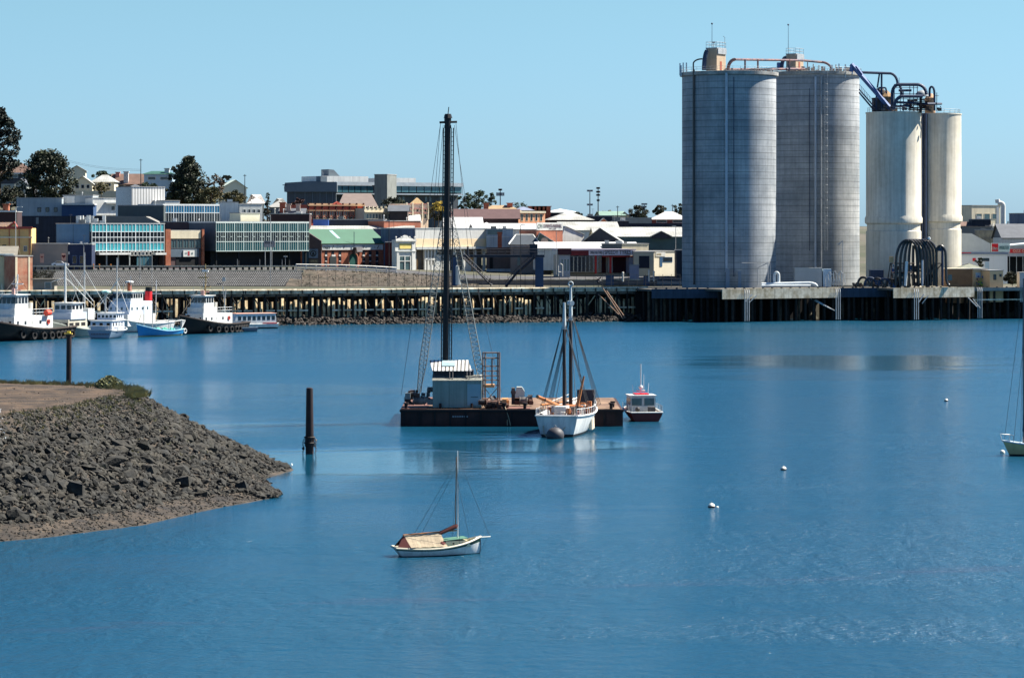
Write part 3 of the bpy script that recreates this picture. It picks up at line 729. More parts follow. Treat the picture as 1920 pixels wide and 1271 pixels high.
mb.tube([P(1391, 493, 692), P(1444, 493, 692)], .07, 5); mb.tube([P(1421, 534, 692), P(1421, 502, 692), P(1440, 493, 692), P(1440, 537, 692)], .09, 5); mb.bar(P(1444, 494, 692), P(1444, 537, 692), .06, 5); wb(mb, "frame", steel_g, t)
mb = MB(); t = thing("gooseneck_pipe", "white gooseneck pipe with a long white pipe lying along the wharf", "pipe", P(1455, 536, 690))
mb.tube([P(1452, 533, 690), P(1452, 517, 690)] + arc(P(1452, 517, 690), P(1456, 511, 690), 'up') + arc(P(1456, 511, 690), P(1460, 517, 690), 'down') + [P(1460, 530, 690), P(1462, 533, 690)], .35, 10)
mb.tube([P(1428, 533, 689.5), P(1515, 531, 689.5)] + arc(P(1515, 531, 689.5), P(1531, 537, 689.5), 'down'), .4, 10); mb.tube([P(1428, 536, 689), P(1520, 536, 689)], .3, 8)
wb(mb, "pipe", M("white pipe", (206, 212, 212), .5, .15), t, smooth=True)
# --- black hose arches
t = thing("hose_arches", "tall rack of looping black loading hoses on the silo wharf", "hoses", P(1720, 536, 691))
cnt = 0
for i in range(7):     # left side hoses curving down to the left
    mb = MB(); x0 = 1700+i*3.2; xe = 1680+i*8.0; dd = 690.5+i*.35
    top = 451+i*.5 if i < 4 else 452+i*2
    pts = [P(x0, top, dd)] + arc(P(x0, top, dd), P(xe, 492+i*3, dd), 'down', 9) + [P(xe-1+i*.4, 536, dd)]
    mb.tube(pts, .34, 8); wb(mb, "hose", blk, t, smooth=True)
for i in range(7):     # right side hoses
    mb = MB(); x0 = 1708+i*5.2; xe = 1722+i*5.6; dd = 690.2+i*.25
    pts = [P(x0-3, 451, dd)] + arc(P(x0-3, 451, dd), P(xe, 484-i*1.2, dd), 'down', 9) + [P(xe+1, 536, dd)]
    mb.tube(pts, .31, 8); wb(mb, "hose", blk, t, smooth=True)
mb = MB(); mb.tube([P(1755, 536, 690), P(1756, 475, 690)] + arc(P(1756, 475, 690), P(1763, 461, 690), 'up') + arc(P(1763, 461, 690), P(1773, 478, 690), 'down') + [P(1774, 520, 690)] + arc(P(1774, 520, 690), P(1781, 535, 690), 'up') , .32, 9)
wb(mb, "hose", blk, t, smooth=True)
mb = MB(); mb.bar(P(1767, 536, 690.5), P(1767, 464, 690.5), .3, 8); mb.box(X(1756, 690), X(1767, 690), 690, 690.4, Z(471, 690), Z(464, 690)); mb.bar(P(1700, 449, 691), P(1742, 449, 691), .12, 5); wb(mb, "support_post", steel_d, t)
mb = MB(); mb.ball(P(1742, 447, 691), .35, 8); mb.bar(P(1742, 449, 691), P(1742, 445, 691), .35, 8); wb(mb, "lamp", M("white lamp", (230, 230, 224), .4, .05), t)
mb = MB()
for a, b in (((1669, 494), (1715, 494)), ((1672, 511), (1712, 511)), ((1669, 494), (1663, 536)), ((1671, 494), (1671, 536)), ((1753, 494), (1767, 494)), ((1757, 505), (1767, 494))): mb.bar(P(*a, 691), P(*b, 691), .14, 5)
wb(mb, "frame", M("dark brown steel", (58, 46, 42), .7, .3), t)
mb = MB()
for i in range(170):
    p = P(rnd.uniform(1672, 1758), 536-rnd.random()**1.3*38, rnd.uniform(691.5, 694)); s_ = rnd.uniform(.1, .4); mb.cur = rnd.choice([0, 0, 0, 1, 1, 2, 3]); mb.box(p[0]-s_, p[0]+s_, p[1]-s_, p[1]+s_, p[2]-s_*1.5, p[2]+s_*1.5)
wb(mb, "manifold", [M("dark machinery", (48, 48, 54), .7, .5, .6), steel_b, M("teal paint", (50, 96, 118), .6, .2), M("white pipe", (206, 212, 212), .5, .15)], t)
mb = MB(); mb.bar(P(1697.5, 536, 690), P(1700, 490, 690), .35, 8); wb(mb, "white_sleeve", M("white pipe", (206, 212, 212), .5), t)
mb = MB(); mb.bar(P(1729.5, 536, 689.6), P(1729.5, 488, 689.6), .22, 8); wb(mb, "white_sleeve", M("pale grey pipe", (168, 176, 184), .5, .15), t)
mb = MB(); mb.box(X(1667.5, 691), X(1675, 691), 690.5, 691.5, Z(492, 691), Z(481, 691)); wb(mb, "control_box", M("ochre box", (190, 152, 110), .8, .2), t)
t = thing("hose_coils", "low row of dark hoses bent over the wharf edge beside the hose rack", "hoses", P(1630, 536, 692))
for i in range(5):
    mb = MB(); x0 = 1608+i*13; mb.tube(arc(P(x0, 536, 691), P(x0+10, 520+i, 691), 'up') + arc(P(x0+10, 520+i, 691), P(x0+22, 534, 691), 'down'), .3, 8); wb(mb, "hose", steel_d if i % 2 else blk, t, smooth=True)
mb = MB()
for i in range(60):
    p = P(rnd.uniform(1600, 1665), 537-rnd.random()*6, rnd.uniform(691, 694)); s_ = rnd.uniform(.1, .35); mb.box(p[0]-s_, p[0]+s_, p[1]-s_, p[1]+s_, p[2]-s_, p[2]+s_)
wb(mb, "fittings", M("dark machinery", (48, 48, 54), .7, .5, .6), t)
mb = MB(); mb.bar(P(1788, 482, 736), P(1775, 500, 733), .55, 10); mb.ball(P(1789, 479, 736), .7, 10); wb(mb, "spout", cream, s4, smooth=True)
t, w_, h_ = blk_box("steel_door_box", "dark blue steel box at the foot of the left cream silo", "box", 1632, 1657, 507, 530, 703, 3, steel_d)
for px, a, nm in ((1580, 452, 'right'),):
    t = thing("street_lamp", "slender grey lamp post before the lit edge of the right grey silo", "street lamp", P(px, 538, 696)); mb = MB(); mb.tube([P(px, 538, 696), P(px, a, 696), P(px-7, a+5, 696)], .09, 6); wb(mb, "post", steel_g, t)
    mb = MB(); mb.box(X(px-9, 696), X(px-5, 696), 695.7, 696.3, Z(a+7, 696), Z(a+5, 696)); wb(mb, "lamp", steel_g, t)
t = thing("bent_pipes", "tangle of bent white and grey service pipes right of the grey shed", "pipes", P(1565, 537, 694)); mb = MB()
for i in range(7):
    x0 = 1548+i*5; mb.tube([P(x0, 537, 694), P(x0, 522-(i*7) % 11, 694)] + arc(P(x0, 520-(i*7) % 11, 694), P(x0+4, 515-(i*5) % 9, 694), 'up') + [P(x0+8, 535, 694)], .09, 6)
wb(mb, "pipe", steel_w, t)
# ---------------- town ----------------
glass = M("dark window glass", (34, 42, 50), .12, .25, .7, spec=.8)
glass2 = M("grey green window glass", (70, 92, 96), .15, .3, .5, spec=.8)
whitep = M("white paint", (208, 208, 202), .6, .1, .5, streak=.22)
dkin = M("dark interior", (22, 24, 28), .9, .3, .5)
ALLB = []
class Bld:
    def __init__(s, name, label, cat, xl, xr, yt, yb, d, th, dep, mat, group=None, cap=True, capmat=None, sink=4, wall='wall'):
        th = R(th); s.d, s.th, s.xl = d, th, xl; s.X0 = X(xl, d); s.z0 = Z(yb, d); s.W = s.s(xr); s.H = Z(yt, d)-s.z0; s.dep = dep
        s.o = thing(name, label, cat, (s.X0, d, s.z0), th, group)
        if cap and mat and cat == 'building' and s.W > 5: ALLB.append(s)
        if mat: s.wall = MB().box(0, s.W, 0, dep, -sink, s.H).build(wall, mat, s.o)
        if cap and mat: MB().box(-.12, s.W+.12, -.12, dep+.12, s.H+.003, s.H+.22).build("roof", capmat or M("flat roof", (150, 150, 148), .8, .2), s.o)
    def s(s, px):
        k = (px-960)/F; return (k*s.d-s.X0)/(math.cos(s.th)-k*math.sin(s.th))
    def z(s, py, u=0): return EYE-(py-HY)/F*(s.d+u*math.sin(s.th))-s.z0
    def rect(s, name, x0, x1, y0, y1, mat, out=.08, ins=.1, parent=None, label=None):
        a, b = s.s(x0), s.s(x1); zt, zb = s.z(y0, a), s.z(y1, a)
        return MB().box(a, b, -out, ins, zb, zt).build(name, mat, parent or s.o, label=label)
    def wins(s, x0, x1, y0, y1, nx, ny=1, gx=.45, gy=.3, frame=None, pane=None, out=.06, name='window', mull=0):
        a, b = s.s(x0), s.s(x1); zt, zb = s.z(y0, a), s.z(y1, a); cw, ch = (b-a)/nx, (zt-zb)/ny; w, h = cw*(1-gx), ch*(1-gy)
        frame = frame or whitep; pane = pane or glass; f = min(.12, w*.12)
        fm = MB(); fm.box(0, w, -out, .05, 0, f); fm.box(0, w, -out, .05, h-f, h); fm.box(0, f, -out, .05, f, h-f); fm.box(w-f, w, -out, .05, f, h-f)
        for k in range(mull): fm.box(w*(k+1)/(mull+1)-f*.3, w*(k+1)/(mull+1)+f*.3, -out, .05, f, h-f)
        fm = fm.mesh(name, frame); pm = MB().box(f*.5, w-f*.5, -out*.4, .04, f*.5, h-f*.5).mesh('pane', pane)
        for i in range(nx):
            for j in range(ny):
                o = bpy.data.objects.new(name, fm); col.objects.link(o); o.parent = s.o; o.location = (a+i*cw+(cw-w)/2, 0, zb+j*ch+(ch-h)/2)
                q = bpy.data.objects.new('pane', pm); col.objects.link(q); q.parent = o
    def gablex(s, yr, mat, wallmat, over=.5, frac=.5, x0=0, x1=None, thick=.18, zoff=0):
        """ridge parallel to the front; the ridge shows at picture row yr"""
        x1 = s.W if x1 is None else x1; D = s.dep; ry = D*frac; H = s.H+zoff
        zr = EYE-(yr-HY)/F*(s.d+ry*math.cos(s.th))-s.z0
        MB().prism([(0, H), (ry, zr-.05), (D, H)], 'x', x0+.02, x1-.02).build('gable', wallmat, s.o)
        sl = (zr-H)/ry; mb = MB()
        mb.prism([(-over, H-over*sl), (ry, zr), (ry, zr+thick), (-over, H-over*sl+thick)], 'x', x0-over, x1+over)
        sl2 = (zr-H)/(D-ry); mb.prism([(D+over, H-over*sl2), (D+over, H-over*sl2+thick), (ry, zr+thick), (ry, zr)], 'x', x0-over, x1+over)
        return mb.build('roof', mat, s.o)
    def gabley(s, yr, mat, wallmat, over=.5, x0=0, x1=None, thick=.18, frac=.5, y0=0, y1=None):
        """ridge running away from the front, gable end to the front"""
        x1 = s.W if x1 is None else x1; y1 = s.dep if y1 is None else y1; xm = x0+(x1-x0)*frac; zr = s.z(yr, xm); H = s.H
        MB().prism([(x0, H), (x1, H), (xm, zr-.05)], 'y', y0+.02, y1-.02).build('gable', wallmat, s.o)
        a = (zr-H)/(xm-x0); b = (zr-H)/(x1-xm); mb = MB()
        mb.prism([(x0-over, H-over*a), (xm, zr), (xm, zr+thick), (x0-over, H-over*a+thick)], 'y', y0-over, y1+over)
        mb.prism([(x1+over, H-over*b), (x1+over, H-over*b+thick), (xm, zr+thick), (xm, zr)], 'y', y0-over, y1+over)
        return mb.build('roof', mat, s.o)
    def hip(s, yr, mat, over=.6, ins=None):
        D = s.dep; W = s.W; ins = D/2 if ins is None else ins; H = s.H
        zr = EYE-(yr-HY)/F*(s.d+D/2*math.cos(s.th))-s.z0
        v = [(-over, -over, H-.1), (W+over, -over, H-.1), (W+over, D+over, H-.1), (-over, D+over, H-.1), (ins, D/2, zr), (W-ins, D/2, zr)]
        mb = MB(); mb.v = v; mb.f = [(3, 2, 1, 0), (0, 1, 5, 4), (1, 2, 5), (2, 3, 4, 5), (3, 0, 4)]; mb.mi = [0]*5
        return mb.build('roof', mat, s.o)
    def chimney(s, px, yt, wd, mat, y=None, top=True):
        u = s.s(px); y = s.dep*.5 if y is None else y; zt = EYE-(yt-HY)/F*(s.d+y)-s.z0
        mb = MB(); mb.box(u-wd/2, u+wd/2, y-wd/2, y+wd/2, s.H-1, zt); mb.box(u-wd*.65, u+wd*.65, y-wd*.65, y+wd*.65, zt+.002, zt+.25); mb.build('chimney', mat, s.o)
def strokes(parent, u, z, wdt, h, mat, n=7, y=-.3, seed=1):
    rn = random.Random(seed); mb = MB(); cw = wdt/n
    for i in range(n):
        a = u+i*cw; mb.box(a, a+cw*.18, y, y+.03, z, z+h)
        if rn.random() < .8: mb.box(a+cw*.18, a+cw*.7, y, y+.03, z+h*rn.choice([0, .4, .8]), z+h*rn.choice([0, .4, .8])+h*.2)
        if rn.random() < .6: mb.box(a+cw*.55, a+cw*.72, y, y+.03, z+h*.3, z+h)
    return mb.build('lettering', mat, parent)
brick = M("orange red brick", (148, 82, 60), .9, .25, .8, second=(170, 106, 80), fine=5, lines=(('Z', .32, .05, .25),))
dbrick = M("dark red brick", (120, 58, 46), .9, .3, .8, second=(150, 84, 62), fine=5)
obrick = M("pale orange brick", (166, 104, 82), .9, .2, .8, fine=5)
creamw = M("cream render", (216, 204, 176), .85, .12, .5, streak=.15)
greyw = M("blue grey render", (112, 122, 128), .85, .12, .4, streak=.2)
paleg = M("pale grey render", (186, 190, 188), .85, .12, .4, streak=.15)
dkg = M("dark grey cladding", (74, 82, 88), .8, .15, .4, lines=(('X', 1.2, .08, .3),))
navy = M("navy cladding", (42, 48, 60), .8, .3, .4, streak=.3, lines=(('X', .9, .08, .25),))
roofw = M("white corrugated roof", (192, 192, 190), .5, .14, .3, streak=0, lines=(('X', .8, .12, .12),))
roofg = M("grey corrugated roof", (166, 168, 164), .6, .15, .3, lines=(('X', .8, .14, .2),), second=(142, 142, 136))
roofb = M("brown tile roof", (108, 86, 76), .85, .2, .5, lines=(('Y', .5, .1, .2),))
roofd = M("slate roof", (84, 88, 94), .7, .2, .5)
teal = M("teal panel", (60, 150, 160), .4, .12, .4, spec=.5)
tealg = M("dark teal panel", (26, 78, 84), .35, .15, .5, spec=.5)
mint = M("pale mint mullion", (196, 210, 204), .6, .1)
TH = 38
# --- quay-front row, left to right ---
b = Bld("harbour_shed", "long cream and pale blue shed at the left edge of the quay", "shed", -60, 28, 478, 548, 676, 6, 9, M("cream weatherboard", (214, 206, 168), .8, .15, .5, lines=(('X', .4, .05, .15),)), cap=False)
b.gablex(463, M("shed roof", (118, 114, 104), .8, .2), creamw, over=.6)
b.rect("door", 13, 26, 484, 545, M("pale blue door", (192, 208, 214), .6, .1)); b.rect("door_gap", 9, 12.5, 482, 545, M("grey green timber", (76, 92, 88), .8, .2)); b.rect("canopy", -40, 26, 476, 479, mint, out=.5)
b = Bld("container_store", "faded orange upright store with a flat grey lid beside the cream shed", "shed", 28, 61, 481, 548, 672, 40, 5, M("faded orange panel", (168, 102, 78), .75, .25, .5, second=(180, 138, 112)))
b.rect("corner_board", 28.5, 32.5, 482, 547, creamw); b.rect("corner_board", 53, 56, 482, 547, creamw)
b = Bld("wharf_hut", "small grey timber hut with one window below the stone bank", "hut", 62, 102, 526, 552, 668, 0, 4, M("grey vertical boards", (142, 136, 122), .85, .2, .5, lines=(('X', .3, .05, .3),)))
b.wins(83, 97, 528, 543, 1, 1, gx=.1, gy=.1, pane=glass2)
MB().box(-.4, b.W+1.2, -.5, 4.5, b.H+.2, b.H+.4).build("eave", M("shed roof", (118, 114, 104)), b.o)
b = Bld("ochre_hall", "ochre two storey hall with red trimmed pediment and downpipes", "building", -70, 59, 428, 500, 742, 4, 12, M("ochre render", (222, 178, 116), .85, .1, .5, streak=.12), cap=False)
redtrim = M("dull red trim", (160, 72, 62), .7, .15)
for y0, y1, o_ in ((425, 429.5, .35), (444, 446.5, .3)): b.rect("cornice", -70, 60.5, y0, y1, redtrim if y0 == 425 else creamw, out=o_)
u0 = b.s(15); u1 = b.s(31); mb = MB(); mb.prism([(u0, b.z(428)), (u1, b.z(428)), ((u0+u1)/2+.6, b.z(418))], 'y', -.1, .4); mb.build("pediment", M("ochre render", (222, 178, 116)), b.o)
mb = MB(); mb.bar((u0-.3, -.15, b.z(428)), ((u0+u1)/2+.6, -.15, b.z(416.5)), .28, 4); mb.bar((u1+.3, -.15, b.z(428)), ((u0+u1)/2+.6, -.15, b.z(416.5)), .28, 4); mb.build("pediment_trim", redtrim, b.o)
for px in (17.5, 55, 36): b.rect("downpipe", px-.5, px+.5, 430, 498, redtrim, out=.15)
b.wins(4, 12, 459, 468, 1, 1, gx=.05, gy=.05, frame=dkin); b.wins(44, 51, 461, 472, 1, 1, gx=.05, gy=.05, mull=1)
MB().box(-.5, b.s(20), 3, 11, b.H, b.z(417)).build("roof", roofw, b.o)
b = Bld("heart_wall", "grey brown rendered wall building painted with two red heart panels", "building", 60, 127, 458, 500, 744, 4, 6, M("taupe render", (140, 128, 118), .9, .1, .5))
def heart(b, px, py, wpx, mat):
    a = b.s(px); z = b.z(py, a); s_ = wpx/PPM(b.d)/2; pts = []
    for i in range(24):
        t = 2*math.pi*i/24; pts.append((a+s_*math.sin(t)**3, z+s_*(13*math.cos(t)-5*math.cos(2*t)-2*math.cos(3*t)-math.cos(4*t))/16))
    MB().prism(pts, 'y', -.16, -.09).build("heart", mat, b.o)
b.rect("heart_panel", 75, 82.5, 476, 493, M("pink panel", (214, 160, 136), .8)); heart(b, 78.7, 482, 4.5, redtrim)
b.rect("heart_panel", 115.5, 123.5, 475, 489, M("pink panel", (214, 160, 136), .8)); heart(b, 119.5, 481, 7, M("dark red heart", (96, 34, 34), .8))
b = Bld("navy_annex", "navy blue low shopfront between the heart wall and the teal office", "building", 127.5, 172, 459, 501, 745, 0, 6, M("navy render", (34, 44, 70), .75, .15, .5))
b.wins(133, 160, 478, 496, 2, 1, gx=.3, gy=.1, frame=M("steel blue trim", (64, 88, 128), .6)); b.rect("sign_board", 128, 130.5, 472, 477, whitep)
b = Bld("teal_office", "two storey office with teal spandrels and a plain blue side box", "office", 172, 308, 420, 500, 752, 40, 14, None, cap=False)
W = b.W
MB().box(0, W, 1.2, 14, b.z(471), b.z(420)).build("wall", M("office core", (70, 80, 90), .8), b.o)
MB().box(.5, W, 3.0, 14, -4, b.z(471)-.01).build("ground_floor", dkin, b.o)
MB().box(-.2, W+.2, -.1, 14, b.z(420)+.002, b.z(418.5)).build("roof", paleg, b.o)
for y0, y1 in ((421, 434.5), (455, 470)): b.rect("spandrel", 173, 307, y0, y1, teal, out=-.02, ins=1.2)
b.rect("glazing", 173, 307, 434.6, 454.9, glass, out=-.25, ins=1.2)
mb = MB()
for i in range(21): u = W*i/20; ww = .10 if i % 4 == 0 else .045; mb.box(max(0, u-ww), min(W, u+ww), -.06, .0, b.z(473, u), b.z(420, u))
mb.build("mullion", M("white mullion", (216, 222, 222), .6, .05), b.o)
mb = MB()
for y in (420, 434.7, 445, 455, 470.5): mb.box(0, W, -.07, .02, b.z(y, 0)-.08, b.z(y, 0)+.08)
mb.build("transom", M("white mullion", (216, 222, 222)), b.o)
b.rect("canopy", 180, 240, 474, 478, whitep, out=1.6); b.rect("canopy", 286, 306, 474, 478, whitep, out=1.6)
b.wins(243, 285, 471.5, 480, 6, 1, gx=.2, gy=.1, out=.2); b.wins(256, 284, 481, 500, 4, 1, gx=.2, gy=.1, pane=glass2, frame=M("teal frame", (70, 130, 150), .6))
for px in (200, 222, 243): b.rect("column", px-.6, px+.6, 478, 500, paleg, out=.1, ins=.3)
b2 = Bld("blue_box", "plain mid blue clad block joined to the left of the teal office", "building", 105, 171.5, 420, 470, 753, 0, 12, M("mid blue cladding", (72, 110, 142), .7, .15, .3, lines=(('X', 4.5, .14, .5), ('X', 1.1, .05, .12))))

b = Bld("brick_pier_shop", "shop with red brick piers, cream upper panel and mirrored windows", "shop", 306, 381, 433, 500, 768, 38, 12, M("brown cladding", (84, 66, 66), .85, .2), cap=True)
for a, c in ((308.5, 318), (377, 381)): b.rect("brick_pier", a, c, 430, 500, brick, out=.6, ins=.0)
b.rect("upper_panel", 319, 376, 433, 447.5, creamw, out=.25); b.wins(320, 376, 449, 466, 5, 1, gx=.06, gy=.05, pane=glass2, frame=M("grey trim", (90, 96, 98), .6), out=.15, mull=1)
b.rect("canopy", 319, 372, 467, 482, M("slate blue canopy", (86, 100, 112), .7), out=.3)
b.rect("ground_floor", 330, 372, 483, 499, dkin, out=.1)
o = b.rect("sign_board", 342, 363, 469.5, 481.5, whitep, out=.5, ins=-.3); 
u_ = b.s(345); strokes(o, u_+.9, b.z(479.5, u_), .8, 1.2, M("red lettering", (196, 40, 36), .6), 3, -.54, 4); strokes(o, u_, b.z(477, u_), .7, .5, M("grey lettering", (120, 140, 138), .6), 3, -.54, 5); strokes(o, u_+2.0, b.z(477, u_), .7, .5, M("grey lettering", (120, 140, 138)), 3, -.54, 6)
b = Bld("brown_block", "dark brown flat block between the pier shop and the long glazed office", "building", 300, 405, 417, 470, 790, 0, 10, M("brown cladding", (84, 66, 66), .85, .2, .3, lines=(('X', 2.3, .08, .3), ('Z', 2, .08, .2))))
b.rect("sign_board", 383, 398, 461, 471, M("grey sign", (150, 146, 146), .7), out=.2)
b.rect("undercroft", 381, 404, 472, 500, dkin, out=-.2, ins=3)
def curtain(b, x0, x1, ys, panes, nmul, thick3, mm, depth=14):
    W = b.W; MB().box(0, W, .5, depth, b.z(ys[-1]), b.z(ys[0])).build("wall", M("office core", (70, 80, 90)), b.o)
    for (ya, yb_), m_ in zip(zip(ys, ys[1:]), panes): MB().box(.02, W-.02, .0, .5, b.z(yb_)+.02, b.z(ya)-.02).build("spandrel" if m_ is not glass else "glazing", m_, b.o)
    mb = MB()
    for i in range(nmul+1):
        u = W*i/nmul; ww = .10 if i % thick3 == 0 else .04; mb.box(max(0, u-ww), min(W, u+ww), -.07, -.02, b.z(ys[-1]), b.z(ys[0]))
    mb.build("mullion", mm, b.o)
    mb = MB()
    for y in ys: mb.box(0, W, -.08, .01, b.z(y)-.1, b.z(y)+.1)
    mb.build("transom", mm, b.o)
    MB().box(-.1, W+.1, 0, depth, b.z(ys[0])+.01, b.z(ys[0])+.4).build("roof", paleg, b.o)
b = Bld("glazed_office", "long two storey office with mint mullions over a dark undercroft", "office", 405, 579, 418, 505, 776, 38, 14, None, cap=False)
curtain(b, 405, 579, (418, 435, 453.5, 471), (tealg, glass, tealg), 41, 4, mint)
mb = MB()
for i in range(41):
    if (i*7) % 10 < 5: u = b.W*i/41; mb.box(u, u+b.W/41, -.1, -.01, b.z(444)-.06, b.z(444)+.06)
mb.build("sash_bar", mint, b.o)
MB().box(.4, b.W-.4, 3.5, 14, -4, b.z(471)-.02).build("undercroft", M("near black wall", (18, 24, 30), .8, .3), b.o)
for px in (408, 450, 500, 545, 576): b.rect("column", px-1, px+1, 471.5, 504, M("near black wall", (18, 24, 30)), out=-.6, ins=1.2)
b = Bld("upper_office", "upper office strip with blue panes and white mullions behind the glazed office", "office", 306, 449, 385, 440, 815, 38, 14, None, cap=False)
curtain(b, 306, 449, (385, 399, 418), (M("blue pane", (30, 104, 140), .3, .15, spec=.6), glass), 30, 4, M("white mullion", (216, 222, 222)))
# brick hall with green roof
b = Bld("brick_hall", "orange brick hall with a green iron roof and a long white sign", "shop", 602, 722, 456, 507, 798, 38, 14, brick, cap=False)
grn = M("green corrugated roof", (54, 94, 74), .6, .12, .3, lines=(('X', .8, .1, .12),))
b.gablex(431, grn, M("dark gable boards", (74, 62, 62), .85), frac=.5)
b.rect("cornice", 602, 722, 456, 458, creamw, out=.3)
o = b.rect("sign_board", 603.5, 717, 459, 469, whitep, out=.22, ins=-.05)
inkm = M("black lettering", (30, 34, 34), .6)
zt = lambda y, u: b.z(y, u)
text(o, "PAGE'S", (b.s(606), -.24, zt(466.5, b.s(606))), b.s(618)-b.s(606), .72, inkm)
for a, c in ((622, 625), (642, 646), (679, 682), (706, 710)):
    text(o, "V" if a in (679, 642) else "/", (b.s(a), -.24, zt(466, b.s(a))), b.s(c)-b.s(a), .8, inkm)
for a, c in ((627, 640), (684, 688), (694, 704)): strokes(o, b.s(a), zt(465, b.s(a)), b.s(c)-b.s(a), .3, M("grey lettering", (120, 140, 138)), 5, -.25, int(a))
b.rect("sign_board", 664, 678, 464, 472.5, M("grey sign", (150, 146, 146)), out=.4, ins=-.23)
for px in (611.5, 624, 637.5, 682, 694, 707): 
    if px == 624:
        b.rect("door", 618.5, 630.5, 481, 505, M("dark shutter", (48, 56, 58), .7), out=.12); b.rect("window_head", 621.5, 628.5, 477.5, 481, whitep, out=.15); b.rect("window", px-2.5, px+2.5, 470.5, 477, glass, out=.05); continue
    for y0, y1 in ((470.5, 480), (482, 490), (492.5, 501)):
        fr = b.rect("window", px-2.4, px+2.4, y0, y1, glass, out=.06)
        b.rect("sill", px-2.4, px+1.4, y1-2.5 if y0 < 475 else y1-.8, y1+.6, whitep, out=.14, parent=fr)
mb = MB(); ua, uz = b.s(654), b.s(669); zc = b.z(484, ua); rr = (uz-ua)/2; pts = [(ua, b.z(506, ua)), (uz, b.z(506, ua))]+[((ua+uz)/2+rr*math.cos(q*math.pi/10), zc+rr*math.sin(q*math.pi/10)) for q in range(11)]
mb.prism(pts, 'y', -.05, .05); mb.build("arched_door", M("dark green door", (36, 84, 76), .6, .15), b.o)
mb = MB(); pr = [((ua+uz)/2+rr*1.12*math.cos(q*math.pi/12), -.1, zc+rr*1.12*math.sin(q*math.pi/12)) for q in range(13)]; mb.tube([(uz+.15, -.1, b.z(506, ua))]+pr+[(ua-.15, -.1, b.z(506, ua))], .22, 6); mb.build("door_arch", obrick, b.o)
ub, zb_ = b.s(662), b.z(468, b.s(662)); mb = MB(); mb.bar((ub, -.5, zb_-1), (ub, -.5, zb_+5.0), .09, 5); mb.build("flagpole", steel_d, b.o); mb = MB(); mb.prism([(ub-.5, zb_-1.2), (ub+.5, zb_-1.2), (ub, zb_+.6)], 'y', -1.6, -.05); mb.build("lantern", M("dark brown steel", (58, 46, 42)), b.o)
u, y0 = b.s(640), 2.6; zr = b.z(431, 0); sl = (b.z(431)+0-b.H)/7; 
mb = MB(); mb.quadf((b.s(640), 2.0, b.H+2.0*(EYE-(431-HY)/F*(b.d+7*math.cos(b.th))-b.z0-b.H)/7+.24), (b.s(646), 2.0, b.H+2.0*(EYE-(431-HY)/F*(b.d+7*math.cos(b.th))-b.z0-b.H)/7+.24), (b.s(646), 6.2, b.H+6.2*(EYE-(431-HY)/F*(b.d+7*math.cos(b.th))-b.z0-b.H)/7+.24), (b.s(640), 6.2, b.H+6.2*(EYE-(431-HY)/F*(b.d+7*math.cos(b.th))-b.z0-b.H)/7+.24)); mb.build("skylight", M("frosted skylight", (150, 178, 184), .4), b.o)
b = Bld("sign_wall", "dark gabled side wall carrying a round emblem sign and a board below it", "building", 579, 602.5, 452, 506, 797, 0, 6, M("dark gable boards", (74, 62, 62)), cap=False)
mb = MB(); mb.prism([(0, b.H), (b.W, b.H), (0, b.z(437))], 'y', 0, 6); mb.build("gable", M("dark gable boards", (74, 62, 62)), b.o)
b.rect("sign_board", 579, 596.5, 467, 484, M("slate blue sign", (96, 112, 128), .7), out=.25)
mb = MB(); c_ = (b.s(587.5), -.28, b.z(475.5)); mb.torus(c_, .75, .14, 'y', 20, 5)
for q in (-1, 0, 1): mb.bar((c_[0]+q*.3, -.3, c_[2]-.6), (c_[0]+q*.12, -.3, c_[2]+.35), .09, 4)
for q in range(9): a = math.pi*(.1+.8*q/8); mb.bar((c_[0]+1.0*math.cos(a), -.28, c_[2]+.15+.95*math.sin(a)), (c_[0]+1.2*math.cos(a), -.28, c_[2]+.15+1.1*math.sin(a)), .07, 4)
mb.build("emblem", inkm, b.o)
b.rect("sign_board", 580, 597, 486, 500, M("dark bronze board", (92, 86, 72), .7), out=.22)
strokes(b.o, b.s(582), b.z(491), 1.9, .4, M("tan lettering", (176, 158, 118), .7), 8, -.27, 2); strokes(b.o, b.s(582), b.z(498.5), 1.9, .6, M("tan lettering", (176, 158, 118)), 6, -.27, 3)
MB().box(-1.9, -.02, .5, 3, -3, b.z(470)).build("side_wall", M("steel blue wall", (52, 84, 104), .7, .2), b.o)
b = Bld("blue_grey_store", "blue grey two storey wall behind the brick hall", "building", 700, 778, 430, 503, 822, 0, 12, M("slate blue wall tone", (92, 104, 124), .85, .2, .3, streak=.3))  # blue grey colour carries the shade on this wall
b = Bld("maroon_lane_wall", "maroon brick wall with ivy between the brick hall and the white facade", "building", 722, 742, 455, 506, 794, 0, 5, M("maroon brick", (92, 38, 36), .9, .25))
# white ornate facade
b = Bld("white_facade", "narrow white ornate facade with a scrolled parapet and a yellow panel", "shop", 741, 779, 450, 512, 790, 40, 1.5, whitep, cap=False)
b.rect("cornice", 740.5, 779.5, 450, 453, whitep, out=.5); b.rect("name_panel", 749, 771, 457, 466.5, M("yellow gold panel", (226, 204, 118), .7), out=.15)
b.rect("ledge", 742, 779, 470.5, 472, paleg, out=.35); b.rect("shopfront", 748, 769, 481, 511, glass2, out=.05)
for px in (748, 758.5, 769): b.rect("mullion", px-.7, px+.7, 480, 511, whitep, out=.2)
b.rect("mullion", 748, 769, 489, 490.5, whitep, out=.18)
mb = MB(); um = b.W/2; z0_ = b.H
mb.prism([(um-1.5, z0_), (um+1.5, z0_)]+[(um+1.0*math.cos(q*math.pi/10), z0_+.55+.75*math.sin(q*math.pi/10)) for q in range(11)], 'y', -.2, .4)
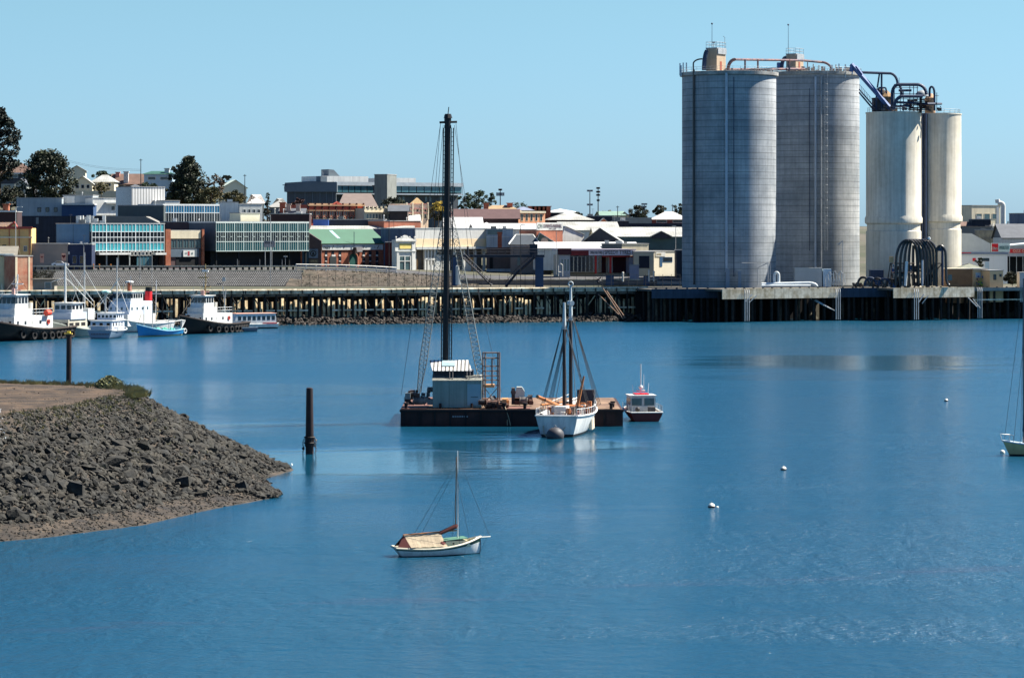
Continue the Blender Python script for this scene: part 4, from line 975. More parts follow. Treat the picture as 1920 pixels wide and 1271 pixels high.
mb.prism([(.3, z0_), (b.W-.3, z0_), (um+1.6, z0_+.65), (um-1.6, z0_+.65)], 'y', -.15, .35)
for u in (.25, um-1.5, um+1.5, b.W-.25): mb.ball((u, 0, z0_+.75), .25, 8); mb.bar((u, 0, z0_), (u, 0, z0_+.7), .14, 6)
mb.build("parapet_scroll", whitep, b.o)
b.rect("pilaster", 771.5, 774.5, 453, 511, whitep, out=.25); b.rect("pilaster", 743, 747, 472, 511, whitep, out=.25)
# white and peach building
b = Bld("peach_band_building", "big white building with a peach band above a recessed front", "building", 779, 912, 429, 515, 800, 40, 16, None, cap=False)
MB().box(0, b.W, 0, 16, b.z(466), b.H).build("upper_wall", whitep, b.o); MB().box(-.06, -.004, .3, 16, -4, b.H-.05).build("side_wall", M("slate blue wall tone", (92, 104, 124), .85, .2, .3, streak=.3), b.o); MB().box(-.1, b.W+.1, -.1, 16.1, b.H+.01, b.H+.25).build("roof", paleg, b.o)  # slate side_wall colour stands for shade on the white building's left side
b.rect("peach_band", 779.5, 911.5, 448, 463, M("peach paint", (230, 206, 168), .75, .08), out=.04)
b.rect("ledge", 779, 912, 463.3, 468, paleg, out=.5)
MB().box(.3, b.W, 2.2, 15, -4, b.z(466)-.02).build("recessed_wall", M("grey brown wall", (120, 112, 104), .9, .2), b.o)
MB().box(.3, b.W, .15, 2.19, b.z(478, 0), b.z(468.2, 0)).build("soffit_beam", M("blue grey steel", (70, 82, 96), .7), b.o) if 0 else None
b.rect("door", 784, 791.5, 486, 512, M("tan door", (222, 172, 116), .7, .08), out=-1.9, ins=2.1); b.rect("door_base", 784, 797, 507, 512, M("coral paint", (214, 110, 84), .7), out=-1.8, ins=2.1)
for px in (780, 799, 804.5, 810.5, 817, 853, 872, 893, 910): b.rect("column", px-1.6, px+1.6, 468.5, 514, whitep, out=-.3, ins=.9)
b.rect("front_wall", 799, 846, 497, 514, whitep, out=-.4, ins=.9); b.rect("front_wall", 820, 846, 478, 496.6, paleg, out=-.5, ins=.9)
b.rect("louvre", 799, 818, 484, 488, whitep, out=-.25, ins=.9)
b.rect("timber_door", 887, 899, 478, 512, M("tan door", (222, 172, 116)), out=-1.5, ins=2); b.rect("front_wall", 870, 886, 490, 514, whitep, out=-.6, ins=.9)
# stone house group
stone = M("grey brown stone", (136, 120, 112), .9, .2, .6, fine=4)
b = Bld("stone_store", "blue grey sheet walled store with small clerestory windows beside the peach building", "building", 912, 962, 430, 505, 815, 0, 12, M("pale blue sheet wall", (158, 172, 182), .8, .15, .4, streak=.3))
b.rect("louvre", 914, 942, 431, 440, glass2); b.rect("ledge", 912, 955, 443, 445, paleg, out=.2)
b.rect("lower_wall", 912, 962, 464, 504, M("dark taupe wall", (92, 82, 80), .9), out=.1); b.rect("door", 918, 924, 483, 504, dkin, out=.2)
b = Bld("stone_house", "dark stone house with hipped slate roofs and white ridge caps behind the footbridge", "house", 957, 1010, 458, 514, 806, 0, 12, stone, cap=False)
b.hip(440, M("deep slate", (56, 64, 72), .7, .2), ins=1.5); b.chimney(937, 437, 1.2, dbrick, y=3); b.rect("cornice", 957, 1010, 458, 464, M("pinkish stone trim", (168, 150, 142), .9), out=.25)
for a, c in (((-.5, -.5, b.H), (1.5, 6, b.z(440)-.1)), ((b.W+.5, -.5, b.H), (b.W-1.5, 6, b.z(440)-.1)), ((1.5, 6, b.z(440)-.05), (b.W-1.5, 6, b.z(440)-.05))): 
    mb = MB(); mb.bar(a, c, .2, 5); mb.build("ridge_cap", whitep, b.o)
b.rect("window", 970, 976, 483, 498, glass2)
b = Bld("stone_gable", "small stone building with a scalloped parapet and tall arched windows", "building", 1008, 1034, 455, 514, 800, 0, 8, stone, cap=False)
b.rect("cornice", 1008, 1034, 466, 468, M("pinkish stone trim", (168, 150, 142)), out=.3)
mb = MB(); mb.prism([(.6, b.H), (b.W-.6, b.H)]+[(b.W/2+1.1*math.cos(q*math.pi/8), b.H+.1+1.3*math.sin(q*math.pi/8)) for q in range(9)], 'y', -.1, .4); mb.build("parapet", stone, b.o)
for px in (1013, 1020, 1028):
    a, c = b.s(px-2.3), b.s(px+2.3); rr = (c-a)/2; zc = b.z(480); pts = [(a, b.z(498)), (c, b.z(498))]+[((a+c)/2+rr*math.cos(q*math.pi/8), zc+rr*math.sin(q*math.pi/8)) for q in range(9)]
    MB().prism(pts, 'y', -.06, .05).build("arched_window", glass2, b.o)
b = Bld("green_shed", "grey green gabled shed with a white barge board behind the stone building", "shed", 1002, 1052, 462, 513, 808, 0, 14, M("grey green sheet", (70, 88, 84), .8, .2))
b.gabley(437, M("pale roof edge", (200, 202, 198), .6), M("grey green sheet", (70, 88, 84)), frac=.2, over=.3)
b = Bld("side_parapet_sign", "long white name board above an orange brick wall", "building", 1006, 1055, 432, 470, 815, 38, 8, obrick, cap=False)
o = b.rect("sign_board", 1006, 1055, 417.5, 431.8, whitep, out=.1, ins=.1)
text(o, "CM", (b.s(1008), -.14, b.z(428, 0)), b.s(1016)-b.s(1008), 1.15, M("grey green lettering", (96, 112, 104), .7)); text(o, "CLEMENTS-MARSHALL", (b.s(1018), -.14, b.z(427, 5)), b.s(1053)-b.s(1018), 1.0, M("dark grey lettering", (110, 92, 96), .7)); text(o, "PTY LTD", (b.s(1029), -.14, b.z(430.5, 5)), b.s(1042)-b.s(1029), .36, M("dark grey lettering", (110, 92, 96), .7))
b = Bld("white_gable_store", "tall plain white gabled wall beside the orange brick sign wall", "building", 1054, 1095, 440, 475, 835, 34, 10, whitep, cap=False); b.gabley(425, roofg, whitep, frac=.15, over=.2)
# tyre shop
b = Bld("tyre_shop", "low tyre shop with bright red posts and a lilac sign strip", "shop", 1068, 1190, 470, 513, 752, 20, 12, None, cap=False)
MB().box(0, b.W, 3.0, 12, -3, b.z(478)).build("wall", M("taupe shop wall", (170, 160, 146), .85, .1), b.o); MB().box(-.3, b.W+.3, -.3, 12.3, b.z(470), b.z(467.5)).build("roof", M("lilac grey roof edge", (168, 160, 172), .7), b.o)
MB().box(0, b.W, .1, 3.0, b.z(479), b.z(470)-.01).build("awning", M("dark red fascia", (112, 40, 46), .7, .15), b.o)
o = b.rect("sign_board", 1104, 1188, 469.5, 479, M("lilac sign", (226, 216, 224), .7, .08), out=.15, ins=.09)
text(o, "OPEN FOR TYRES", (b.s(1106), -.2, b.z(476.5, 0)), b.s(1129)-b.s(1106), .7, inkm); text(o, "SPEEDY TYRES !", (b.s(1133), -.2, b.z(477, 0)), b.s(1186)-b.s(1133), 1.0, inkm)
b.rect("sign_divider", 1130.5, 1131.2, 470.5, 478, inkm, out=.2, ins=-.16)
redp = M("bright red post", (170, 40, 40), .6, .1)
for px in (1117, 1145): b.rect("post", px-1.6, px+1.6, 479, 513, redp, out=.05, ins=.3)
b.rect("beam", 1130, 1188, 480, 482, redp, out=.05, ins=.3)
for a, c in ((1130, 1143), (1156, 1180)): b.rect("workshop_bay", a, c, 481, 512, M("dark red bay", (58, 18, 26), .8, .3), out=-2.6, ins=3.1)
b.wins(1068, 1128, 480, 511, 8, 1, gx=.12, gy=.04, frame=paleg, pane=glass, out=-2.5)
b.rect("wall_panel", 1147, 1155, 480, 511, paleg, out=-2.4, ins=2.9); b.rect("roller_door", 1181, 1190, 482, 512, M("lilac grey door", (150, 146, 160), .6), out=-.5, ins=3)
b = Bld("maroon_shop", "low dark maroon roofed shop left of the tyre shop", "shop", 1049, 1069, 478, 512, 746, 0, 8, M("pale grey shop wall", (150, 156, 160), .8), cap=False); MB().box(-.4, b.W+.3, -.4, 8, b.H+.01, b.z(466)).build("roof", M("maroon fascia", (66, 36, 42), .8), b.o)
b.wins(1051, 1068, 484, 510, 3, 1, gx=.3, gy=.1, pane=glass2)
b = Bld("lilac_box", "pale lilac grey utility box at the right end of the tyre shop", "box", 1181, 1198, 498, 514, 736, 0, 2, M("lilac grey door", (150, 146, 160)))
b = Bld("cream_garage", "cream garage with one dark roller opening next to the tyre shop", "garage", 1189, 1226, 473, 507, 752, 0, 10, M("grey cream render", (184, 174, 152), .85, .1)); b.rect("garage_door", 1198, 1217.5, 480, 503, M("dark navy opening", (24, 32, 48), .7), out=.06)
b = Bld("white_workshop", "white fronted workshop with a blue door and wide window", "shop", 1225, 1270, 472, 506, 760, 38, 9, M("warm white render", (222, 214, 194), .8, .08))
b.rect("door", 1237, 1241.5, 482, 500, M("blue door", (44, 84, 122), .6), out=.08); b.wins(1242, 1261, 482, 492, 1, 1, gx=.05, gy=.05, frame=M("blue door", (44, 84, 122))); b.rect("sign_board", 1229, 1247, 473, 481, whitep, out=.12)
strokes(b.o, b.s(1231), b.z(478.5, 2), 1.6, .45, M("tan lettering", (176, 158, 118)), 6, -.16, 8)
b = Bld("navy_side_shed", "dark navy shed against the left edge of the grey silo", "shed", 1268, 1282, 470, 512, 744, 0, 8, navy)
b = Bld("cream_box_store", "cream flat roofed box above the garage", "building", 1165, 1216, 458, 480, 785, 30, 10, creamw); b = Bld("grey_box_store", "plain grey flat roofed box above the tyre sign", "building", 1130, 1166, 458, 480, 778, 0, 10, M("mid grey wall", (104, 108, 108), .8, .1))
# --- second row roofs ---
b = Bld("long_white_roof", "long white low pitched iron roof above the tyre shop", "building", 1010, 1196, 466, 480, 790, 6, 14, whitep, cap=False); b.gablex(455, roofw, whitep)
b = Bld("navy_gable_store", "warehouse with a dark navy gable end and ribbed pale roof", "warehouse", 1093, 1164, 453, 475, 812, -4, 36, navy, cap=False); b.gabley(428, roofg, navy, frac=.45, over=.6)
b = Bld("teal_warehouse", "long dark teal warehouse wall with a pale grey ribbed roof", "warehouse", 1116, 1290, 444, 480, 830, 2, 24, M("dark teal wall", (52, 78, 88), .8, .15, .4), cap=False); b.gablex(427, roofg, creamw, frac=.5)
b = Bld("teal_gable", "small dark gable on the front slope of the teal warehouse roof", "gable", 1222, 1258, 443, 446, 828, 0, 6, navy, cap=False, sink=.2); b.gabley(434, roofg, navy, over=.3)
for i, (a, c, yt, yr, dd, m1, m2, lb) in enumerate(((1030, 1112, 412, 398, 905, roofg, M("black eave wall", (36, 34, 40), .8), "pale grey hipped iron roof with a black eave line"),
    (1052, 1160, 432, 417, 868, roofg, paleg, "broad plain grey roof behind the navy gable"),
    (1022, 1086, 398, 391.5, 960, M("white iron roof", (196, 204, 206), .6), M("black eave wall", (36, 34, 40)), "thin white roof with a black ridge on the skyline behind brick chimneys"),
    (835, 905, 430, 408.5, 860, roofw, whitep, "white iron roof with a hipped right end left of the black mast"),
    (705, 787, 418, 404, 872, roofw, whitep, "bright white iron roof above the pale brick wall"))):
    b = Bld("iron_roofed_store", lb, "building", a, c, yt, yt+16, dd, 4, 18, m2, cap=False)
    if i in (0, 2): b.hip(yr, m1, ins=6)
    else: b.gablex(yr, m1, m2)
b = Bld("white_parapet_store", "white roofed store with a shallow pointed parapet behind the footbridge", "building", 890, 1006, 430, 450, 835, 6, 14, whitep, cap=False); b.gablex(420, roofw, whitep); b2 = b
b = Bld("white_hip_roof", "small bright white pyramid roof above the peach building", "building", 886, 938, 429, 440, 828, 0, 9, whitep, cap=False); b.hip(417, roofw, ins=4.0)
b = Bld("striped_roof_store", "low store with a long pale grey roof right behind the green roofed hall", "building", 580, 775, 433, 450, 830, 3, 16, greyw, cap=False); b.gablex(424.5, roofg, greyw)
b = Bld("blue_container", "bright blue box wall above the green roof", "building", 587, 616, 412, 428, 840, 0, 5, M("bright blue sheet", (70, 104, 176), .6, .12))
b = Bld("black_wall_store", "long near black parapet wall above the pale roof", "building", 614, 722, 412.5, 428, 842, 0, 10, M("near black sheet", (44, 48, 58), .8, .15, .3, lines=(('X', .8, .08, .2),)))
b = Bld("orange_brick_wall", "plain pale orange brick wall below the bright white roof", "building", 720, 789, 415, 431, 835, 38, 8, obrick)
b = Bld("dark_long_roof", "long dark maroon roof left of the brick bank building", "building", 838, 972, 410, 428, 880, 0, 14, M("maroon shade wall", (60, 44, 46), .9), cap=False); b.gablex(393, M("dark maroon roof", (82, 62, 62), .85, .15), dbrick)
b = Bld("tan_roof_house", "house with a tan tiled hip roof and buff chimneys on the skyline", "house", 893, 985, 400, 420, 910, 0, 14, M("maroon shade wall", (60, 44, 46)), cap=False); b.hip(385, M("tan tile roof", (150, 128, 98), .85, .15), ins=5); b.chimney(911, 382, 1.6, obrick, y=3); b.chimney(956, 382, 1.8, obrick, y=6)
b = Bld("orange_bank", "orange and cream bank building with tall dark windows", "building", 970, 1022, 396, 425, 895, 38, 12, M("apricot render", (224, 160, 120), .85, .12), cap=False)
b.rect("cornice", 970, 1022, 396, 399.5, creamw, out=.4); b.wins(974, 1019, 401, 415, 5, 1, gx=.5, gy=.05, frame=creamw)
b = Bld("brick_chimneys_house", "row of stout red brick chimney stacks above the bank building", "building", 988, 1032, 396, 400, 930, 0, 8, dbrick, cap=False)
for px in (996, 1004, 1012, 1019, 1027): b.chimney(px, 388, 2.0, brick, y=2)
b = Bld("slate_roof_house", "slate blue low roof between the tan roof and the brick stacks", "house", 962, 1000, 394, 404, 922, 0, 8, roofd, cap=False); b.hip(388, M("blue slate roof", (120, 128, 148), .7), ins=3)
# civic buildings on the hill
vict = M("victorian red brick", (170, 80, 62), .9, .2, .6)
b = Bld("victorian_facade", "long red Victorian facade with pilasters and a small central pediment", "building", 576, 683, 384, 412, 860, 36, 10, vict, cap=False)
b.rect("cornice", 576, 683, 384, 386, M("stone trim", (170, 140, 110), .85), out=.5); b.rect("cornice", 576, 683, 394, 395.5, M("stone trim", (170, 140, 110)), out=.35)
b.rect("parapet_rail", 576, 683, 381.5, 384, M("stone trim", (170, 140, 110)), out=.1)
for i in range(9): px = 578+i*12.9; b.rect("pilaster", px-.8, px+.8, 381, 411, M("dark plum brick", (70, 34, 34), .9), out=.35)
b.wins(579, 681, 396, 405, 24, 1, gx=.45, gy=.1, frame=creamw); b.wins(579, 681, 406, 411, 16, 1, gx=.5, gy=.1, frame=creamw, pane=dkin)
u = b.s(632); MB().prism([(u-2, b.z(384, u)), (u+2, b.z(384, u)), (u, b.z(378, u))], 'y', -.3, .3).build("pediment", vict, b.o)
b = Bld("cream_facade", "long low cream facade with urn topped parapet right of the red Victorian one", "building", 683, 740, 391, 414, 866, 36, 10, creamw, cap=False)
b.rect("cornice", 683, 740, 397, 398.5, creamw, out=.5)
for i in range(8): u = b.W*(i+.1)/7.3; mb = MB(); mb.bar((u, .1, b.H), (u, .1, b.H+.7), .3, 6); mb.build("urn", creamw, b.o)
b.wins(686, 738, 400, 412, 9, 1, gx=.45, gy=.2, frame=creamw, pane=glass2)
b = Bld("gabled_cream_facade", "cream and pink gabled heritage facade with a pointed centre", "building", 761, 803, 382, 412, 880, 34, 10, M("cream pink render", (232, 206, 178), .85, .1), cap=False)
u = b.W/2; MB().prism([(u-2.4, b.H), (u+2.4, b.H), (u+1.2, b.H+.9), (u, b.z(371, u)), (u-1.2, b.H+.9)], 'y', -.3, .4).build("gable", M("gold render", (226, 190, 138), .85), b.o)
for y in (382, 391, 399): b.rect("cornice", 761, 803, y, y+1.2, M("dusky pink trim", (170, 116, 108), .8), out=.35)
for px in (762, 773, 791, 802): b.rect("pilaster", px-1, px+1, 380, 411, creamw, out=.4)
b.wins(764, 801, 392, 398, 5, 1, gx=.4, gy=.1, frame=creamw); b.wins(764, 801, 401, 410, 5, 1, gx=.4, gy=.1, frame=creamw)
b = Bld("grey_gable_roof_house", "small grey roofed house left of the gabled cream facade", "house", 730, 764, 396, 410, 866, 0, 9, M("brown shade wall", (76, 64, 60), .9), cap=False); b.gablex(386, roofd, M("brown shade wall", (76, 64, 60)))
hallg = M("slate grey concrete", (96, 108, 116), .85, .12, .3)
b = Bld("civic_hall", "large dark grey concrete hall with a flared upper slab on the hill", "building", 538, 630, 360, 425, 960, 0, 30, dkg, cap=False)
MB().prism([(-.8, b.H), (b.W+.4, b.H), (b.W+.4, b.z(342)), (b.W*.5, b.z(340)), (-.6, b.z(343)), (-.9, b.z(352))], 'y', -1.0, 30).build("upper_slab", hallg, b.o)
MB().box(-1.4, 0, -1, 0, b.z(348), b.z(346.5)).build("spout", hallg, b.o)
for px in (553, 572, 586, 600, 612, 624): b.rect("rib", px-.7, px+.7, 360.5, 400, hallg, out=.25)
b = Bld("civic_offices", "long hilltop offices with a glass strip, white roof deck and concrete stair tower", "building", 629, 868, 341, 420, 962, 34, 24, None, cap=False)
MB().box(.1, b.W, 1.0, 24, b.z(362), b.z(341)).build("wall", M("office core", (70, 80, 90)), b.o); b.rect("fascia", 629, 868, 341, 348, M("pale fascia", (168, 178, 184), .7), out=.3, ins=.99)
b.wins(630, 700, 348.5, 361, 6, 1, gx=.06, gy=.02, frame=dkin, pane=M("teal window strip", (74, 116, 124), .2, .2, spec=.7), out=-.6)
b.wins(738, 866, 348.5, 361, 9, 1, gx=.06, gy=.02, frame=dkin, pane=M("teal window strip", (74, 116, 124)), out=-.6)
b.rect("floor_slab", 629, 868, 362.2, 364.5, M("pale fascia", (168, 178, 184)), out=.2, ins=8); MB().box(.5, b.W, 3, 24, -5, b.z(364.6)).build("lower_wall", dkg, b.o)
for px in (740, 750, 757, 765, 787, 807, 815, 835): b.rect("lower_window", px-2, px+2, 369, 378, glass2, out=-2.9, ins=3.05)
MB().box(b.s(615), b.s(702), 4, 18, b.z(341)+.01, b.z(330)).build("roof_deck", whitep, b.o); MB().box(b.s(733), b.s(791), 4, 18, b.z(341)+.01, b.z(332)).build("roof_deck", whitep, b.o)
MB().prism([(b.s(633), b.z(331)), (b.s(655), b.z(331)), (b.s(643), b.z(318)), (b.s(633), b.z(317))], 'y', 6, 11).build("vent_tower", hallg, b.o)
MB().prism([(b.s(694), b.z(347)), (b.s(700), b.z(347)), (b.s(727), b.z(386)), (b.s(716), b.z(392))], 'y', -3.4, -1.2).build("stair", M("dark stair", (50, 56, 64), .8), b.o)
t2 = Bld("stair_tower", "square concrete stair tower dividing the hilltop offices", "tower", 702, 726, 328, 420, 957, -18, 9, M("tower concrete", (120, 124, 120), .9, .15, .4, streak=.2))
MB().box(b.s(604), b.s(616), 1, 4, b.z(341), b.z(331)).build("plant_box", hallg, b.o); mb = MB(); mb.tube([(b.s(611), 2, b.z(331)), (b.s(611), 2, b.z(324)), (b.s(609), 2, b.z(322))], .12, 5); mb.build("vent_pipe", steel_g, b.o)
b = Bld("brown_church_roof", "steep plain brown roof below the hilltop offices", "building", 636, 706, 388, 412, 905, 4, 22, dkin, cap=False); b.hip(363, M("brown slate roof", (110, 98, 92), .9, .12), ins=1.5)
b = Bld("chimney_row", "grey slate roof with two brick chimneys left of the red facade", "building", 524, 570, 402, 420, 840, 0, 9, dkin, cap=False); b.gablex(392, roofd, dkin); b.chimney(529, 381, 1.6, dbrick, y=1.5); b.chimney(540, 384, 1.3, M("buff block", (160, 140, 130), .9), y=2); b.chimney(558, 384, 1.2, M("buff block", (160, 140, 130)), y=2)
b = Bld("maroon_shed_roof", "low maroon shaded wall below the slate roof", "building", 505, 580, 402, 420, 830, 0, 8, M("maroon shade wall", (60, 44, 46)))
b = Bld("pale_flat_block", "pale grey flat roofed block with small dark windows above the glazed office", "building", 449, 492, 383, 420, 825, 30, 8, paleg); b.wins(454, 490, 392, 401, 4, 1, gx=.45, gy=.1, frame=paleg)
b = Bld("cream_low_block", "cream low wall above the mint office roof", "building", 451, 487, 400, 425, 800, 36, 6, M("light cream render", (230, 222, 190), .8, .08))
b = Bld("white_tented_roof", "white tent like roof vents above the blue pane office", "building", 415, 447, 380, 392, 812, 10, 7, whitep); b.rect("vent_box", 426, 436, 374, 380, whitep)
b = Bld("pale_gable_house", "pale house with a whitish hip roof at the foot of the pole", "house", 466, 495, 381, 400, 900, 6, 10, creamw, cap=False); b.hip(365, M("whitish roof", (190, 186, 182), .7), ins=4); b = Bld("far_hip_house", "dim grey hip roof between the pale house and the grey hall", "house", 505, 540, 388, 400, 920, 0, 9, greyw, cap=False); b.hip(372, M("hazy grey roof", (150, 150, 146), .8), ins=4)
# --- left hill ---
b = Bld("pale_wall_block", "plain pale grey two storey block with three square windows", "building", 31, 116, 372, 404, 880, 0, 12, M("cool grey render", (148, 158, 162), .85, .12, .4, streak=.2, lines=(('X', 2.2, .05, .1),)))
b.wins(66, 112, 389, 397.5, 3, 1, gx=.55, gy=.02, frame=dkin)
b = Bld("pale_wall_upper", "pale grey upper storey with a white cornered end above the navy wall", "building", 118, 174, 367, 383, 884, 0, 12, M("cool grey render", (148, 158, 162))); b.rect("white_panel", 120, 140, 368, 381, whitep)
b = Bld("blue_shade_wall", "deep blue painted wall under a thin white eave", "building", 115.5, 175, 384.5, 406, 874, 0, 10, M("deep blue render", (44, 70, 104), .8, .1)); b.rect("eave", 116, 178, 382.5, 384.5, whitep, out=.7, ins=4)
b = Bld("white_long_block", "long white sunlit block with a sloping canopy and one window", "building", 174, 248, 372, 407, 880, 36, 14, whitep); b.wins(209, 215, 387, 394, 1, 1, gx=.05, gy=.05, frame=dkin); b.rect("ledge", 174, 245, 400, 404, whitep, out=.6)
b.rect("soffit", 196, 240, 379, 382, paleg, out=1.2)
b = Bld("ribbed_tank_house", "white cube clad in vertical ribs on top of the dark block", "building", 247, 309, 351, 388, 850, 36, 10, M("white ribbed cladding", (226, 224, 218), .6, .05, .4, lines=(('X', .95, .34, .55),)))
b = Bld("dark_flat_block", "dark grey green flat block with a pale roof edge", "building", 221, 307, 386, 419, 812, 0, 12, M("dark grey green render", (72, 82, 84), .85, .12))
b = Bld("small_white_extension", "low white extension with an overhanging roof right of the ribbed cube", "building", 309, 337, 377, 392, 848, 34, 8, whitep)
b = Bld("saw_roof_shed", "grey triangular roofed shed above the teal office", "shed", 198, 300, 419, 435, 792, 0, 9, navy, cap=False)
mb = MB(); mb.prism([(0, b.H), (b.W, b.H), (b.s(273), b.z(406)), (b.s(200), b.z(405))], 'y', 0, 9); mb.build("roof", M("grey brown roof sheet", (120, 118, 112), .7, .15), b.o)
b = Bld("navy_retaining_wall", "long navy black ribbed wall below the pale blocks", "wall", 28, 240, 405, 470, 858, 0, 3, navy, cap=False); b.rect("grey_post", 67.5, 72.5, 408, 420, greyw)
t = thing("rooftop_plant", "cluster of silver air handling boxes and ducts on the roof above the blue box", "machinery", P(150, 420, 775)); mb = MB()
rnd = random.Random(8)
for i in range(16): p = P(rnd.uniform(146, 198), 419, rnd.uniform(768, 776)); a, c_ = rnd.uniform(.3, 1.0), rnd.uniform(.5, 2.2); mb = MB(); mb.box(p[0]-a, p[0]+a, p[1]-a, p[1]+a, p[2]-.5, p[2]+c_); wb(mb, "duct_box", M("galvanised pipe", (186, 188, 186)), t)
# hill houses
def house(label, xl, xr, yt, yb, yr, d, wall, roof, th=0, dep=10, kind='hip', ins=4, nw=3, frac=.5, wy=None, grp=None):
    b = Bld("house", label, "house", xl, xr, yt, yb, d, th, dep, wall, cap=False)
    if kind == 'hip': b.hip(yr, roof, ins=ins)
    elif kind == 'x': b.gablex(yr, roof, wall)
    else: b.gabley(yr, roof, wall, frac=frac)
    if nw: y0, y1 = wy or (yt+2, yt+9); b.wins(xl+3, xr-3, y0, y1, nw, 1, gx=.35, gy=.05)
    return b
house("brown roofed house with a dark shaded verandah left of the round tree", -30, 62, 325, 350, 305, 1000, M("dark weatherboard", (60, 62, 66), .8), roofb, ins=5, nw=4).rect("gutter", -30, 64, 324, 326.5, whitep, out=.8)
b = house("cream weatherboard house with triple windows and a white gable trim", 137, 173, 344, 366, 331, 985, creamw, roofg, th=4, kind='y', nw=3, wy=(346, 354)); house("cream house wing with a long grey iron roof", 172, 214, 341, 366, 328, 992, creamw, roofg, ins=3, nw=2)
house("upper storey of the cream house with a grey gabled roof", 128, 160, 320, 340, 311, 1010, creamw, roofg, th=6, kind='y', nw=0)
b = house("wide brown roofed house with pale chimneys on the hill", 208, 272, 345, 365, 327, 1010, M("rose brown wall", (120, 96, 88), .85), roofb, kind='x', nw=2); b.chimney(218, 324, 1.4, M("pink chimney", (190, 130, 120), .85), y=4); b.chimney(236, 323, 1.6, M("grey white chimney", (186, 182, 178), .8), y=1)
b = house("pale blue two storey house with a green roof and white chimneys", 270, 322, 326, 360, 321, 1000, M("pale blue weatherboard", (150, 172, 186), .8, .08), M("dark green roof", (40, 82, 72), .7), nw=2, wy=(331, 338), ins=2); b.chimney(312, 317, 1.6, paleg, y=2); b.chimney(334, 318, 1.4, paleg, y=2)
b = house("cream house with a pale green gabled roof and white fretwork", 417, 462, 352, 385, 338, 985, M("light cream render", (230, 222, 190)), M("pale green roof", (182, 194, 180), .7), th=14, kind='y', nw=0, frac=.55)
house("low grey roofed cottage behind the tall pole on the left hill", 238, 262, 353, 366, 346, 960, creamw, roofd, nw=0, ins=2); house("white walled cottage below the brown roofed house", 28, 50, 345, 362, 336, 975, M("sage wall", (150, 156, 150), .8), roofd, kind='y', nw=0)
b = Bld("garden_wall", "pale cream garden wall below the cream weatherboard house", "wall", 143, 226, 358, 366, 972, 4, 1, creamw, cap=False)
b = Bld("sage_fence", "sage green fence at the far left below the brown roofed house", "fence", -20, 28, 345, 360, 968, 0, .4, M("sage wall", (150, 156, 150)), cap=False)
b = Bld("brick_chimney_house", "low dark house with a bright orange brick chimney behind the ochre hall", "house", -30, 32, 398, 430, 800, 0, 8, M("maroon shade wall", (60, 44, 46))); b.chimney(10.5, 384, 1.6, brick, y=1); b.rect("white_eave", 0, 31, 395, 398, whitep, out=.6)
# right background
b = house("white roofed red brown house at the right of the tree line", 1222, 1290, 411, 425, 397, 1010, M("red brown wall", (120, 66, 58), .85), M("whitish roof", (190, 186, 182)), nw=2, ins=5, wy=(412, 418)); house("small green roofed house beside the flood light masts", 1126, 1172, 404, 425, 397, 1000, creamw, M("green grey roof", (110, 136, 124), .8), th=10, kind='x', nw=0, dep=8); house("cream gabled cottage near the green roofed house", 1160, 1182, 407, 425, 398, 1003, creamw, roofg, kind='y', nw=0)
b = Bld("grey_flat_wall", "long weathered grey wall before the skyline houses", "wall", 1148, 1222, 408, 440, 960, 0, 3, M("weathered block wall", (150, 146, 136), .9, .15), cap=False); b = Bld("dark_fence_row", "dark paling wall below the red brown house", "fence", 1165, 1290, 419, 440, 940, 0, 2, navy, cap=False)
b = Bld("navy_box_store", "near black box between the orange gable and the grey wall", "building", 1147, 1179, 415, 440, 905, 0, 6, navy); b = Bld("black_flat_store", "near black flat building behind the grey hip roof", "building", 1100, 1148, 406, 430, 935, 0, 6, M("near black sheet", (44, 48, 58)))
b = house("small orange brick gable behind the broad grey roof", 1122, 1142, 419, 430, 410, 885, obrick, roofg, kind='y', nw=0)
b = Bld("modern_cream_flats", "modern cream building with square windows and a big white bent duct", "building", 1822, 1876, 386, 440, 905, 30, 14, creamw); b.rect("duct_shadow", 1868, 1873, 388, 428, M("pale grey shop wall", (150, 156, 160)))
b.wins(1828, 1873, 400, 412, 3, 1, gx=.25, gy=.05, frame=creamw, pane=glass2)
t = thing("roof_duct", "large white bent ventilation duct at the corner of the cream building", "duct", P(1878, 430, 900)); mb = MB(); mb.tube([P(1881, 432, 900), P(1881, 387, 900)] + arc(P(1881, 387, 900), P(1876, 381, 900), 'up') + [P(1871, 381, 900), P(1870, 374, 900)], .75, 10); wb(mb, "duct", whitep, t, smooth=True)
b = Bld("brown_fascia_flats", "building with a brown fascia and tall white posts beside the cream silo", "building", 1795, 1822, 388, 440, 915, 0, 12, M("grey lilac wall", (120, 120, 128), .8)); b.rect("fascia", 1795, 1822, 385.5, 392, M("brown fascia", (104, 78, 70), .8), out=.6)
for px in (1804, 1811, 1819): b.rect("post", px-.8, px+.8, 392, 420, creamw, out=.5)
b = Bld("brown_tile_lean_to", "brown tiled lean to roof under the posts", "building", 1795, 1830, 424, 440, 880, 0, 8, dbrick, cap=False); b.gablex(417, roofb, dbrick)
b = Bld("dark_ribbed_block", "dark ribbed block under the cream building windows", "building", 1822, 1858, 412, 440, 880, 0, 6, navy); b = Bld("stained_beige_block", "stained beige block behind the white hardware store", "building", 1836, 1884, 432, 470, 830, 0, 8, M("stained beige", (176, 162, 132), .9, .3, .5, second=(130, 122, 108)))
b = Bld("grey_link_roof", "grey flat roofs below the dark ribbed block", "building", 1795, 1880, 426, 450, 850, 0, 8, M("mid grey wall", (104, 108, 108)), capmat=M("brown grey roof", (130, 120, 110), .9))
